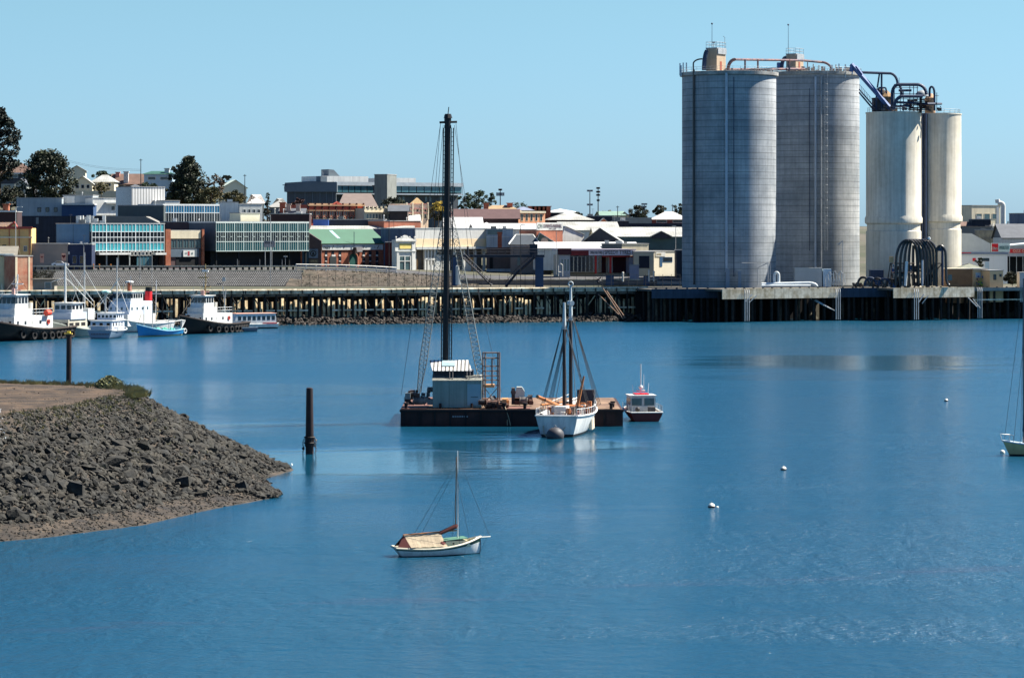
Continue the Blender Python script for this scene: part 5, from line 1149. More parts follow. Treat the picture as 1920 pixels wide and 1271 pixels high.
b = Bld("hardware_store", "white hardware store with a pale ribbed roof and red and mint name board", "store", 1795, 1889, 477, 520, 752, 4, 16, M("white sheet wall", (216, 218, 218), .6, .05, .4, lines=(('X', 1.6, .06, .12),)), cap=False)
MB().box(-.2, b.W+.1, -.4, 0, b.z(477), b.z(473)).build("gutter", M("blue grey gutter", (120, 132, 152), .6), b.o)
mb = MB(); ub = b.s(1857); mb.prism([(0, b.z(473)), (ub, b.z(473)), (ub, b.z(457)), (b.s(1822), b.z(438)), (0, b.z(437))], 'y', 2, 16); mb.build("roof", roofg, b.o)
mb = MB(); mb.prism([(-.3, b.z(473)), (ub, b.z(473)), (ub, b.z(457)), (b.s(1822), b.z(438)), (-.3, b.z(437))], 'y', .0, 1.99); mb.build("roof_front", M("pale iron roof", (190, 194, 192), .6, .1), b.o)
o = b.rect("sign_board", 1858.5, 1893, 456, 472.5, M("pale mint sign", (196, 214, 210), .7, .05), out=.3)
o2 = b.rect("logo_panel", 1859, 1871, 457, 471.5, M("bright red panel", (206, 34, 40), .6, .05), out=.36, parent=o); text(o2, "Elders", (b.s(1860), -.42, b.z(468.5)), 1.35, .8, whitep)
text(o, "WEBSTER", (b.s(1872.5), -.36, b.z(468)), b.s(1891)-b.s(1872.5), .95, M("teal lettering", (40, 96, 96), .6))
b.rect("logo_panel", 1823.5, 1829.5, 484, 490, M("bright red panel", (206, 34, 40)), out=.06); b.rect("red_stripe", 1795, 1820, 473.5, 474.8, M("bright red panel", (206, 34, 40)), out=.46, ins=-.42)
b.wins(1841, 1855, 484, 490, 1, 1, gx=.03, gy=.03, frame=dkin, mull=2); b.rect("door", 1847, 1854, 491, 508, M("pale blue sheet", (170, 192, 206)), out=.08)
b = Bld("depot_store", "open fronted depot with a red sign strip at the right edge", "store", 1890, 1990, 461, 518, 757, 0, 16, None, cap=False)
MB().box(0, b.W, 5, 16, -3, b.z(461)).build("wall", M("dark interior", (22, 24, 28)), b.o); MB().box(0, b.W, 0, 4.99, b.z(481), b.z(461)).build("fascia", M("grey roof fascia", (150, 152, 156), .7), b.o)
o = b.rect("sign_board", 1893, 1990, 467, 474.5, M("red sign board", (184, 36, 40), .6, .05), out=.1, ins=-.01); text(o, "OZZ CLEARANCE", (b.s(1899), -.15, b.z(472.5)), 8, .6, creamw)
mb = MB(); pts = [(-1, b.z(461))]+[(b.W*1.0*i/10-1, b.z(461-7*math.sin(i/10*math.pi*.5))) for i in range(11)]+[(b.W, b.z(461))]; mb.prism(pts, 'y', -.5, 14); mb.build("roof", M("white iron roof", (196, 204, 206)), b.o)
for px in (1893, 1906, 1918): b.rect("post", px-.4, px+.4, 481, 517, paleg, out=.05)
b = Bld("slate_curved_roof", "dark slate curved roof behind the depot", "building", 1880, 1990, 446, 462, 800, 0, 16, roofw, cap=False); b.gablex(421, roofd, roofd, frac=.6)
b = Bld("grey_blue_tower", "plain blue grey block at the right edge skyline", "building", 1903, 1990, 401, 450, 860, 0, 10, M("slate blue wall tone", (92, 104, 124)))
# ochre sheds on the wharf
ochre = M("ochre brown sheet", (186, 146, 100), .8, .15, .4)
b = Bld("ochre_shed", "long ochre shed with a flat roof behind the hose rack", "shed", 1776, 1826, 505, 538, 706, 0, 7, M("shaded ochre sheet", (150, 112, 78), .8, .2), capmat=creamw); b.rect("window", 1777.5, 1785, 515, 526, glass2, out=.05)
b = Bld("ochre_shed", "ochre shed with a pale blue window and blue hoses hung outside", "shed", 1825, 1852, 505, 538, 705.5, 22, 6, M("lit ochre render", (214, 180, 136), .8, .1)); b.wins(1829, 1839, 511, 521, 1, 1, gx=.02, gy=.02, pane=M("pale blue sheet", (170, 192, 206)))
mb = MB()
for i in range(26): p = (b.s(rnd.uniform(1828, 1842)), -rnd.uniform(.3, .9), rnd.uniform(.2, 2.6)); mb.cur = rnd.choice([0, 0, 1, 2]); mb.ball(p, rnd.uniform(.15, .32), 6)
mb.build("hose_bundle", [M("dark machinery", (48, 48, 54)), steel_b, M("lime cloth", (170, 190, 90), .8)], b.o)
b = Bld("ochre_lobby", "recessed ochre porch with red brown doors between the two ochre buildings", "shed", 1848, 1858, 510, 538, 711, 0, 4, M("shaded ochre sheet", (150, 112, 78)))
for y in (517, 531): b.rect("door_panel", 1850, 1854, y, y+7, M("dark red bay", (58, 18, 26)), out=.05)
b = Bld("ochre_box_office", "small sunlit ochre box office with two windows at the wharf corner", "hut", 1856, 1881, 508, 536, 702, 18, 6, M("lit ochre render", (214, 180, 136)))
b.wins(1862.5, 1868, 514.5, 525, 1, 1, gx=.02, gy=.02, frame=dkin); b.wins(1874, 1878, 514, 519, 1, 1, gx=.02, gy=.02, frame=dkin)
b = Bld("grey_hip_shelter", "low grey green hip roofed shelter behind the ochre sheds", "shed", 1800, 1842, 503, 515, 722, 0, 7, M("cream weatherboard", (214, 206, 168)), cap=False); b.hip(494, M("grey green roof", (112, 116, 104), .8), ins=3)
b = Bld("pale_wharf_box", "pale grey sheet box on the wharf at the right edge", "box", 1912, 1960, 512, 536, 704, 0, 4, paleg)

rnv = random.Random(21); vm = [M("galvanised pipe", (186, 188, 186)), M("mid grey wall", (104, 108, 108)), M("weathered white roof vent", (190, 188, 180), .7, .2)]
for b in ALLB:      # air handlers, vents and aerials on the flat roofs
    for k in range(rnv.randint(0, 3)):
        u = rnv.uniform(.1, .9)*b.W; y = rnv.uniform(.15, .8)*b.dep; a, h = rnv.uniform(.25, .9), rnv.uniform(.35, 1.1); mb = MB(); z = b.H+.22
        if rnv.random() < .6: mb.box(u-a, u+a, y-a*.7, y+a*.7, z, z+h)
        else: mb.bar((u, y, z), (u, y, z+h*1.4), .12, 6); mb.bar((u, y, z+h*1.4), (u, y, z+h*1.4+.25), .28, 8, .1)
        mb.build('roof_vent', rnv.choice(vm), b.o)
    if rnv.random() < .3: u = rnv.uniform(.2, .8)*b.W; mb = MB(); mb.bar((u, 1, b.H+.2), (u, 1, b.H+2.6), .04, 4); mb.bar((u-.5, 1, b.H+2.4), (u+.5, 1, b.H+2.4), .03, 4); mb.build('aerial', M("dark wire", (52, 56, 58)), b.o)
# ---------------- bank, rails, posts, footbridge ----------------
def gz(px, d): return ground(X(px, d), d)
t = thing("crib_wall", "grey honeycomb crib block wall lining the bank under the guard rail", "wall", (X(70, 735), 735, 7.5))
rn = random.Random(4)
xa, xb = X(75, 735), X(568, 735); zt_, zb_ = 11.15, 7.7; yb0, yt0 = 722.5, 731.0
def bp(x, f): return (x+(.9*(1-f)), yb0+(yt0-yb0)*f, zb_+(zt_-zb_)*f)
mb = MB(); q = [bp(xa, 0), bp(xb, 0), bp(xb, 1), bp(xa, 1)]; mb.quadf(*q); mb.quadf(*[(a, b+1.5, c-.4) for a, b, c in reversed(q)]); wb(mb, "infill", M("dark infill soil", (22, 22, 24), .95, .3, 1), t)
mb = MB()
for i in range(10): f = i/9; a, b_ = bp(xa, f), bp(xb, f); mb.bar((a[0], a[1]-.1, a[2]), (b_[0], b_[1]-.1, b_[2]), .10, 4)
nC = 125
for r_ in range(9):
    for i in range(nC):
        x = xa+(xb-xa)*(i+.5*(r_ % 2))/nC; a, b_ = bp(x, r_/9), bp(x, (r_+1)/9); mb.bar((a[0], a[1]-.12, a[2]), (b_[0], b_[1]-.12, b_[2]), .075, 4, cap=False)
wb(mb, "blocks", M("grey crib blocks", (118, 118, 117), .9, .25, .8), t)
mb = MB(); mb.box(xa-.5, xb+.5, 731.1, 731.8, 10.9, 11.55); wb(mb, "coping", M("coping concrete", (160, 154, 134), .9, .2), t)
mb = MB(); mb.box(X(417, 724), X(423.5, 724), 723.6, 723.8, 8.8, 9.8); t2 = thing("notice", "small white square notice on the crib wall", "sign", (X(420, 724), 724, 8.8)); wb(mb, "panel", whitep, t2)
mb = MB(); mb.bar((X(420, 724), 723.9, 7.5), (X(420, 724), 723.9, 9), .06, 5); wb(mb, "post", steel_g, t2)
# earth bank right of the crib wall
mb = MB(); NX, NY = 90, 8
for i in range(NX+1):
    px = 555+i*(905-555)/NX
    for j in range(NY+1):
        f = j/NY; d = 719+f*24; x = X(px, 735); top = interp([555, 760, 850, 905], [11.5, 10.3, 9.4, 8.6], px); z = 7.5+(top-7.5)*min(1, f*1.5)
        mb.v.append((x+(d-735)*.1, d, z+.3*mnoise.noise(Vector((x*.4, d*.4, 0)))*(1 if 0 < j < NY else 0)+.06))
for i in range(NX):
    for j in range(NY): a = i*(NY+1)+j; mb.f.append((a, a+NY+1, a+NY+2, a+1)); mb.mi.append(0)
tag(mb.build("bank", M("dry bank scrub", (84, 74, 64), .95, .4, .6, second=(62, 58, 48), bump=.6, fine=3), smooth=True), "dry scrubby earth bank right of the crib wall", "bank", kind='structure')
mb = MB()
for _ in range(900):
    px = rn.uniform(562, 900); f = rn.random(); top = interp([555, 760, 850, 905], [11.5, 10.3, 9.4, 8.6], px); tuft(mb, (X(px, 735), 719+f*24, 7.5+(top-7.5)*min(1, f*1.5)), rn.uniform(.25, .6), 4, rn, .3)
for _ in range(500):
    px = rn.uniform(1130, 1215); tuft(mb, (X(px, 716), rn.uniform(712, 728), 7.5), rn.uniform(.2, .5), 4, rn, .3)
for _ in range(500):
    px = rn.uniform(60, 100); f = rn.random(); tuft(mb, (X(px, 728), 722+f*9, 7.6+f*3.4), rn.uniform(.4, .9), 5, rn, .4)
tag(mb.build("bank_scrub", M("straw scrub", (96, 86, 70), .9, .4, .8, second=(88, 86, 56))), "dry straw coloured scrub growing over the bank", "scrub", kind='stuff')
# w-beam guard rail
t = thing("guard_rail", "pale steel guard rail with dark posts along the top of the crib wall", "guard rail", (X(70, 735), 735, 11.4)); mb = MB()
x0, x1_ = X(62, 735), X(556, 735)
mb.box(x0, x1_, 733.9, 734.0, 12.3, 12.65); mb.box(x0, x1_, 733.84, 733.9, 12.42, 12.52); wb(mb, "beam", M("galvanised rail", (176, 172, 158), .6, .15), t)
n_ = 42
for i in range(n_): mb = MB(); x = x0+(x1_-x0)*(i+.5)/n_; mb.box(x-.28, x+.28, 734.02, 734.35, 11.2, 12.6); wb(mb, "post", M("dark rail post", (50, 48, 46), .8), t)
t = thing("white_fence", "white painted three rail timber fence in front of the brick hall", "fence", (X(556, 738), 738, 11.4))
pts = [(555, 735, 12.95), (640, 737, 12.75), (700, 739, 12.4), (744, 741, 12.0)]
for k, nm in ((0, 'rail'), (.55, 'rail'), (1.05, 'rail')):
    mb = MB()
    for (a, da, za), (b_, db, zb2) in zip(pts, pts[1:]): mb.bar((X(a, da), da, za-k), (X(b_, db), db, zb2-k), .13, 4)
    wb(mb, nm, whitep, t)
for i in range(11):
    px = 555+i*18.8; d = interp([555, 744], [735, 741], px); z = interp([555, 640, 700, 744], [12.95, 12.75, 12.4, 12.0], px); mb = MB(); mb.box(X(px, d)-.12, X(px, d)+.12, d-.1, d+.1, z-2.2, z+.1); wb(mb, "post", whitep, t)
# chain fence on the quay
t = thing("chain_fence", "tall thin wire fence with slender posts along the quay", "fence", (X(560, 714), 714, 7.5)); 
mb = MB(); x0, x1_ = X(565, 716), X(1275, 716)
n_ = 44
for i in range(n_+1):
    m2 = MB(); x = x0+(x1_-x0)*i/n_; m2.bar((x, 716, 7.4), (x, 716, 10.7), .05, 4); wb(m2, "post", M("dark wire", (52, 56, 58), .6), t)
for z in (7.7, 8.6, 9.6, 10.6): mb.bar((x0, 716, z), (x1_, 716, z), .022, 3)
wb(mb, "wires", M("dark wire", (52, 56, 58)), t)
# footbridge
t = thing("footbridge", "dark blue steel footbridge with two flights of stairs over the quay road", "bridge", P(1010, 540, 716)); fbm = M("footbridge blue", (44, 68, 100), .6, .2, .5); fbd = M("footbridge navy", (36, 42, 54), .6, .2)
D_ = 716
def bx(px0, px1, py0, py1, d0, d1, nm, m): mb = MB(); mb.box(X(px0, d0), X(px1, d0), d0, d1, Z(py1, d0), Z(py0, d0)); return wb(mb, nm, m, t)
bx(846, 1021, 478, 482.5, 715, 717.4, "deck", fbd); bx(1003.5, 1019, 482.8, 541, 714.6, 717, "pylon", fbm); bx(846, 858, 482.8, 536, 714.8, 717, "pylon", fbm)
mb = MB(); 
for px in [846+i*14.6 for i in range(13)]: mb.bar(P(px, 478, 715), P(px, 467, 715), .05, 4)
for py in (467, 472): mb.bar(P(846, py, 715), P(1021, py, 715), .05, 4)
wb(mb, "railing", fbd, t)
def stair(ax, ay, bx_, by, d):
    mb = MB(); mb.bar(P(ax, ay, d), P(bx_, by, d), .3, 4); mb.bar(P(ax, ay, d+1.5), P(bx_, by, d+1.5), .3, 4)
    n = 22
    for i in range(n): f = i/n; p = Vector(P(ax, ay, d)).lerp(Vector(P(bx_, by, d)), f); mb.box(p.x-.18, p.x+.18, p.y, p.y+1.5, p.z, p.z+.06)
    wb(mb, "stair_flight", fbd, t); mb = MB()
    for k in range(8): f = k/7; p = Vector(P(ax, ay, d)).lerp(Vector(P(bx_, by, d)), f); mb.bar(p, p+Vector((0, 0, 1.2)), .05, 4)
    mb.bar(Vector(P(ax, ay, d))+Vector((0, 0, 1.2)), Vector(P(bx_, by, d))+Vector((0, 0, 1.2)), .06, 4); wb(mb, "handrail", fbd, t)
stair(1003, 482, 968, 513, 713); stair(968, 513, 948, 538, 713); stair(868, 482, 892, 505, 713); stair(892, 505, 922, 535, 713)
bx(993, 1008, 458, 482, 716, 717.5, "stair_head", fbd)
t = thing("tank_cone", "pale tapered concrete pier beside the left leg of the footbridge", "pier", P(860, 533, 712)); mb = MB(); mb.bar(P(859.5, 534, 712), P(857.5, 502, 712), .75, 10, .45); mb.ball(P(857.5, 501, 712), .45, 10); wb(mb, "body", paleg, t)
# posts
def lamp(label, px, pyt, pyb, d, mat, arm=8, name="street_lamp", r_=.09, head=True):
    t = thing(name, label, "street lamp", P(px, pyb, d)); mb = MB()
    pts = [P(px, pyb+3, d), P(px, pyt, d)]
    if arm: pts.append(P(px+arm, pyt-1, d))
    mb.tube(pts, r_, 6); wb(mb, "post", mat, t)
    if head: mb = MB(); a = P(px+arm, pyt-1, d); mb.box(a[0]-.45, a[0]+.45, d-.2, d+.2, a[2]-.12, a[2]+.1); wb(mb, "lamp_head", paleg, t)
dkp = M("dark pole", (46, 48, 50), .7, .2); grp_ = M("grey pole", (150, 152, 152), .6, .15)
lamp("tall grey lamp post standing through the guard rail before the glazed office", 507, 405, 541, 716, grp_, arm=-4); lamp("tall thin post right of the green roof", 729.5, 415, 541, 716, dkp, arm=-2); lamp("dark double arm lamp pole in front of the footbridge", 976, 422, 540, 711, dkp, arm=5); lamp("white post left of the tyre shop", 1043, 434, 512, 730, grp_, arm=0, head=False)
lamp("grey lamp post at the right end of the teal warehouse", 1267, 425, 468, 770, grp_, arm=-3); lamp("tall white pole on the left street before the navy shopfront", 157, 457, 541, 712, grp_, arm=3); lamp("white pole with a crossbar in front of the ochre hall", 29.5, 389, 462, 735, whitep, arm=9); lamp("short curved dark lamp beside the white columns", 800, 487, 541, 713, dkp, arm=5); lamp("thin grey post between the teal office and brick piers", 285, 478, 541, 713, grp_, arm=0, head=False); lamp("slender pole before the teal office doors", 262.5, 476, 530, 716, grp_, arm=6)
for px, tp_, nm in ((401, 498, 'first'), (445, 488, 'second'), (487, 488, 'third'), (529, 488, 'fourth'), (535, 484, 'fifth, round topped')):
    lamp("thin street post by the dark undercroft, %s from the left" % nm, px, tp_-2, 506, 740, grp_, arm=0, head=(px == 535), name="street_post", r_=.06)
t = thing("road_sign", "grey road sign on twin posts in front of the glazed office", "sign", P(505, 508, 736)); mb = MB()
for px in (497, 509.5): mb.bar(P(px, 510, 736), P(px, 455, 736), .09, 5)
wb(mb, "post", grp_, t); mb = MB(); mb.box(X(494.5, 735.8), X(515.5, 735.8), 735.6, 735.8, Z(463.5, 736), Z(452, 736)); o = wb(mb, "panel", M("grey sign", (150, 146, 146)), t)
lx, ly, lz = t.location; strokes(o, X(497, 735.5)-lx, Z(457, 735.5)-lz, 1.9, .45, inkm, 7, 735.56-ly, 3); strokes(o, X(497, 735.5)-lx, Z(462, 735.5)-lz, 2.0, .4, whitep, 7, 735.56-ly, 9)
def floodmast(label, px, pyt, pyb, d, tiers):
    t = thing("floodlight_mast", label, "light mast", P(px, pyb, d)); mb = MB(); mb.bar(P(px, pyb+5, d), P(px, pyt, d), .22, 6, .14); wb(mb, "mast", dkp, t); mb = MB()
    for y, w_ in tiers:
        p = P(px, y, d); ww = w_/PPM(d); mb.bar((p[0]-ww, d, p[2]), (p[0]+ww, d, p[2]), .1, 4)
        for k in (-1, -.4, .4, 1): mb.box(p[0]+k*ww-.3, p[0]+k*ww+.3, d-.3, d+.3, p[2]-.1, p[2]+.5)
    wb(mb, "lamps", grp_, t)
floodmast("two tiered floodlight mast on the skyline left of its twin", 1106, 358, 405, 960, ((359, 4), (385, 4))); floodmast("antenna laden floodlight mast right of its twin", 1121.5, 352, 405, 962, ((354, 2), (361, 2.4), (367, 2.2), (377, 1.2))); floodmast("floodlight mast above the trees right of the black crane mast", 938, 354, 388, 960, ((357, 2), (364, 6), (367, 6))); floodmast("short floodlight mast above the round tree on the right skyline", 1208, 383, 395, 1000, ((384, 4), (389, 3)))
for px, a, b_, d, nm in ((264, 298, 352, 950, "tall dark power pole on the left hill"), (459, 327, 385, 930, "tall dark power pole right of the cream gabled house"), (93, 280, 300, 1010, "pole top rising behind the round tree"), (412, 352, 380, 920, "dark pole in front of the brown shrubs"), (1158, 386, 405, 990, "thin pole on the right skyline"), (1180, 392, 408, 985, "thin pole beside the round skyline tree"), (1261, 383, 398, 1020, "thin pole right of the white roofed house"), (471, 364, 382, 890, "short dark pole by the pale house")):
    t = thing("power_pole", nm, "pole", P(px, b_, d), 0, "power poles along the streets"); mb = MB(); mb.bar(P(px, b_+4, d), P(px, a, d), .17, 6, .11); wb(mb, "pole", dkp, t); mb = MB(); mb.box(X(px-3, d), X(px+3, d), d-.08, d+.08, Z(a+3, d), Z(a+2, d)); wb(mb, "crossarm", dkp, t)
t = thing("power_line", "thin overhead wires sagging between the left hill poles", "wire", P(100, 293, 1000)); mb = MB()
for k in (0, 2.5):
    pts = [Vector(P(93, 291+k, 1008)).lerp(Vector(P(264, 318+k, 950)), i/14)-Vector((0, 0, 1.3*math.sin(i/14*math.pi))) for i in range(15)]; mb.tube(pts, .035, 3)
wb(mb, "wire", dkp, t)
for px, nm in ((175, 'leftmost'), (186, 'middle'), (207.5, 'rightmost')):
    t = thing("bollard", "%s orange bollard on the pavement under the teal office" % nm, "bollard", P(px, 502, 741), 0, "orange bollards"); mb = MB(); mb.bar(P(px, 503, 741), P(px, 495, 741), .16, 8); wb(mb, "post", M("orange bollard", (206, 130, 60), .7), t)
for px, nm, h_ in ((1168, "by the tyre shop forecourt", 16), (1217, "left of the twin by the garage", 20), (1226, "right of its twin by the garage", 18)):
    t = thing("marker_post", "white post " + nm, "post", P(px, 527, 722)); mb = MB(); mb.bar(P(px, 528, 722), P(px, 528-h_, 722), .22, 8); mb.ball(P(px, 528-h_, 722), .28, 8); wb(mb, "post", whitep, t)
for a, b_, y, nm in ((1136, 1151, 516, "left"), (1207, 1218, 518, "right")):
    t = thing("blue_cabinet", "dark blue railway cabinet behind the wharf, %s one" % nm, "cabinet", P(a, 538, 722)); mb = MB(); mb.box(X(a, 722), X(b_, 722), 722, 723.5, Z(541, 722), Z(y, 722)); wb(mb, "body", fbm, t); mb = MB(); mb.box(X(a-.5, 722), X(b_+.5, 722), 721.9, 723.6, Z(y, 722)+.005, Z(y-1, 722)); wb(mb, "lid", fbd, t)
t = thing("crossing_sign", "crossed railway sign behind the wharf kerb", "sign", P(1122, 540, 714)); mb = MB(); mb.bar(P(1122, 540, 714), P(1122, 521, 714), .08, 5); mb.bar(P(1117, 520, 713.8), P(1127, 527, 713.8), .14, 4); mb.bar(P(1127, 520, 713.8), P(1117, 527, 713.8), .14, 4); mb.ball(P(1122, 529, 713.8), .4, 8); wb(mb, "cross", fbd, t)
t = thing("tube_frame", "white tubular frame in front of the maroon shop", "frame", P(1050, 518, 725)); mb = MB(); mb.tube([P(1047, 518, 725), P(1047, 497, 725), P(1051, 494, 725), P(1055, 497, 725), P(1055, 518, 725)], .1, 5); mb.bar(P(1047, 510, 725), P(1055, 510, 725), .08, 4); wb(mb, "frame", whitep, t)
mb = MB(); NN = 40
for i in range(NN+1):
    px = 860+i*(1290-860)/NN
    for d in (727, 741): mb.v.append((X(px, d), d, ground(X(px, d), d)+.1))
for i in range(NN): a = 2*i; mb.f.append((a, a+2, a+3, a+1)); mb.mi.append(0)
tag(mb.build("forecourt", M("pale gravel", (112, 106, 94), .9, .2, .3)), "pale concrete forecourt in front of the shops", "pavement", kind='structure')
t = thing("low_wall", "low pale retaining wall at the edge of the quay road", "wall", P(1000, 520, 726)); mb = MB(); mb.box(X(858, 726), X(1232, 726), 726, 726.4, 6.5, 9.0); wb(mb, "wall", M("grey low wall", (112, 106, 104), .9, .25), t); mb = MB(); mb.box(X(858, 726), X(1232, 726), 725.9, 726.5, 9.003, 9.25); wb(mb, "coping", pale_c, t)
# white car
def car(label, px, py, d, rz, paint):
    t = thing("parked_car", label, "car", (X(px, d), d, Z(py, d)), rz); L_, W_ = 4.4, 1.75
    body = [(-2.2, .35), (2.2, .35), (2.2, .75), (1.9, .85), (1.0, .92), (-1.6, .95), (-2.15, .85)]
    MB().prism(body, 'y', -W_/2, W_/2).build("body", paint, t); cab = [(-1.75, .94), (1.05, .92), (.35, 1.4), (-.95, 1.42)]
    MB().prism(cab, 'y', -W_/2+.12, W_/2-.12).build("cabin", paint, t); MB().prism([(-1.55, .97), (.85, .95), (.3, 1.33), (-.9, 1.35)], 'y', -W_/2+.1, W_/2-.1).build("windows", glass, t)
    for x in (-1.35, 1.35):
        for s_ in (-1, 1): mb = MB(); mb.bar((x, s_*(W_/2-.2), .32), (x, s_*(W_/2+.02), .32), .32, 14); o = mb.build("wheel", blk, t); mb = MB(); mb.bar((x, s_*(W_/2+.021), .32), (x, s_*(W_/2+.03), .32), .18, 10); mb.build("rim", steel_g, o)
car("white sedan parked on the street above the crib wall", 113, 500, 741, R(4), M("white car paint", (226, 226, 224), .25, .03, coat=.6)); car("dark car partly hidden behind the white sedan", 97, 501.5, 748, R(4), M("charcoal car paint", (52, 56, 62), .3, .05, coat=.6))
# ---------------- trees ----------------
def leaves(mb, c, rad, n, rn, leaf, squash=.8):
    for _ in range(n):
        v = Vector((rn.gauss(0, 1), rn.gauss(0, 1), rn.gauss(0, 1))).normalized()*rad*(rn.random()**.45); v.z *= squash
        p = Vector(c)+v; a = Vector((rn.gauss(0, 1), rn.gauss(0, 1), rn.gauss(0, 1)+.4)).normalized(); u = a.orthogonal().normalized(); w_ = a.cross(u); l = leaf*rn.uniform(.6, 1.4)
        mb.quadf(p-u*l*.5, p+w_*l*.5, p+u*l*.6, p-w_*l*.45)
def tree(label, px, d, yt, yb, wpx, mat, seed, shape='round', n=80, leaf=.5, group=None, dens=70, trunk=None):
    rn = random.Random(seed); zb2, zt2 = Z(yb, d), Z(yt, d); H_ = zt2-zb2; Rm = wpx/PPM(d)/2
    t = thing("tree", label, "tree", (X(px, d), d, zb2), 0, group); bark = M('bark', (70, 58, 46))
    tr = MB(); tr.bar((0, 0, -5), (0, 0, H_*.45), H_*.035, 7, H_*.022); tr.bar((0, 0, H_*.45), (0, 0, H_*.9), H_*.022, 6, H_*.005); fo = MB()
    for i in range(n):
        h = rn.uniform(.08, 1) if shape != 'round' else rn.uniform(.12, .97)
        if shape == 'cone': r_ = (1-h)**.8*1.0+.05
        elif shape == 'pine': r_ = (1-h)**.65*(.8+.25*math.sin(h*22))+.03
        elif shape == 'column': r_ = (math.sin(min(1, h*1.05)*math.pi*.93+.18))**.6
        else: r_ = math.sqrt(max(0, 1-((h-.45)/.56)**2))
        a = rn.uniform(0, 6.283); q = rn.random()**.4*r_*Rm*(.82+.2*rn.random()); c = (math.cos(a)*q, math.sin(a)*q, h*H_); cr = Rm*rn.uniform(.16, .3)*(1 if shape == 'round' else .8)
        leaves(fo, c, cr, dens, rn, leaf)
        if i % 3 == 0: tr.bar((0, 0, max(0, h*H_-q*.7)), c, H_*.010, 4, .03)
    fo.build("crown", mat, t); tr.build("trunk", bark, t); return t
tdk = M("dark evergreen leaves", (26, 34, 26), .7, .4, .35, second=(54, 62, 38), fine=2); tcy = M("blackish cypress leaves", (24, 34, 30), .7, .4, .4, second=(36, 48, 36)); tol = M("olive leaves", (70, 72, 44), .7, .35, .4, second=(96, 88, 50)); tbr = M("brown twiggy leaves", (92, 78, 62), .8, .3, .5); tgn = M("mid green leaves", (48, 66, 48), .7, .35, .4, second=(66, 80, 52))
tree("very tall dark cypress cut by the left edge of the picture", -2, 940, 203, 345, 84, tcy, 1, 'column', 190, .6, dens=60)
tree("broad round dark evergreen tree on the left hill", 91, 930, 284, 396, 98, tdk, 2, 'round', 190, .6, dens=75); tree("dark pointed pine between the pale blue and cream houses", 354, 925, 299, 388, 104, tdk, 3, 'cone', 190, .6, dens=75)
tree("dark shrubby tree left of the pine's base", 330, 928, 345, 386, 44, tdk, 4, 'round', 40, .45); tree("brownish bare leaved tree right of the pine", 402, 930, 326, 378, 36, tbr, 5, 'round', 45, .4, dens=35); tree("olive bushy tree below the cream gabled house", 396, 905, 352, 384, 44, tol, 6, 'round', 45, .4); tree("olive hedge tree in front of the cream gabled house", 440, 905, 358, 385, 44, tol, 7, 'round', 45, .4)
tree("sparse small tree at the foot of the cream house", 190, 950, 342, 366, 30, tol, 8, 'round', 30, .4, dens=30); tree("low green tree behind the grey iron roof", 192, 1030, 322, 350, 40, tgn, 9, 'round', 30, .45); tree("small dark tree right of the tall left pole", 280, 930, 342, 362, 34, tgn, 10, 'round', 26, .4)
tree("green tree tops behind the pine", 330, 1000, 309, 350, 26, tdk, 11, 'round', 30, .4); tree("tiny tree tops behind the cream gabled house", 425, 1010, 329, 350, 24, tdk, 12, 'round', 24, .4)
tree("spindly norfolk pine above the pale flat block", 502, 842, 361, 420, 24, tdk, 13, 'pine', 50, .3, dens=18); tree("dark shrub mass under the stair tower", 738, 900, 371, 392, 46, tdk, 14, 'round', 30, .4); tree("yellow flowering tree right of the cream gabled facade", 822, 880, 379, 396, 26, M("yellow blossom", (178, 156, 66), .8, .3), 15, 'round', 26, .35)
tree("dark shrubs beside the yellow tree", 815, 890, 386, 415, 40, tdk, 16, 'round', 30, .4); tree("leafy green tree right of the black mast, left one", 872, 950, 362, 396, 30, tgn, 17, 'round', 40, .4, dens=35); tree("full green tree behind the tan roof, middle of the group", 897, 955, 359, 396, 42, tgn, 18, 'round', 55, .4, dens=40); tree("thin topped green tree at the right of the group beside the mast", 922, 952, 362, 392, 26, tgn, 19, 'cone', 40, .35, dens=30)
tree("low hazy tree line behind the brick stacks", 972, 1000, 381, 396, 40, tgn, 20, 'round', 20, .35, dens=24); tree("dark round tree beside the short floodlight mast", 1197, 1005, 388, 414, 42, tdk, 21, 'round', 50, .4); tree("dark tree behind the white roofed house", 1236, 1030, 386, 405, 26, tdk, 22, 'round', 30, .4); tree("dark tree against the left edge of the grey silo", 1275, 1020, 383, 405, 28, tdk, 23, 'round', 30, .4)
tree("olive tree near the flood light masts", 1138, 1020, 396, 410, 30, tol, 24, 'round', 24, .4); tree("tiny conifer on the right skyline beyond the duct", 1890, 950, 415, 430, 6, tdk, 25, 'cone', 16, .3); tree("palm like dark shrub before the hardware store", 1836, 735, 484, 505, 18, tdk, 26, 'round', 22, .3); tree("dark hedge at the foot of the hardware store, right side", 1898, 720, 511, 533, 36, tdk, 27, 'round', 34, .3)
tree("dark shrubs at the foot of the far left hill", 20, 940, 352, 390, 60, tdk, 28, 'round', 50, .45)
for i, (px, yt, yb, w_) in enumerate(((1085, 399, 410, 20), (500, 392, 405, 20), (560, 372, 392, 26), (830, 398, 412, 24))):
    tree(["small bush behind the grey hip roofs", "shrub by the norfolk pine", "bare reddish shrub against the grey hall", "bush right of the yellow tree"][i], px, 930-i*10, yt, yb, w_, [tdk, tdk, M("reddish twigs", (74, 52, 50), .9), tdk][i], 40+i, 'round', 20, .35)
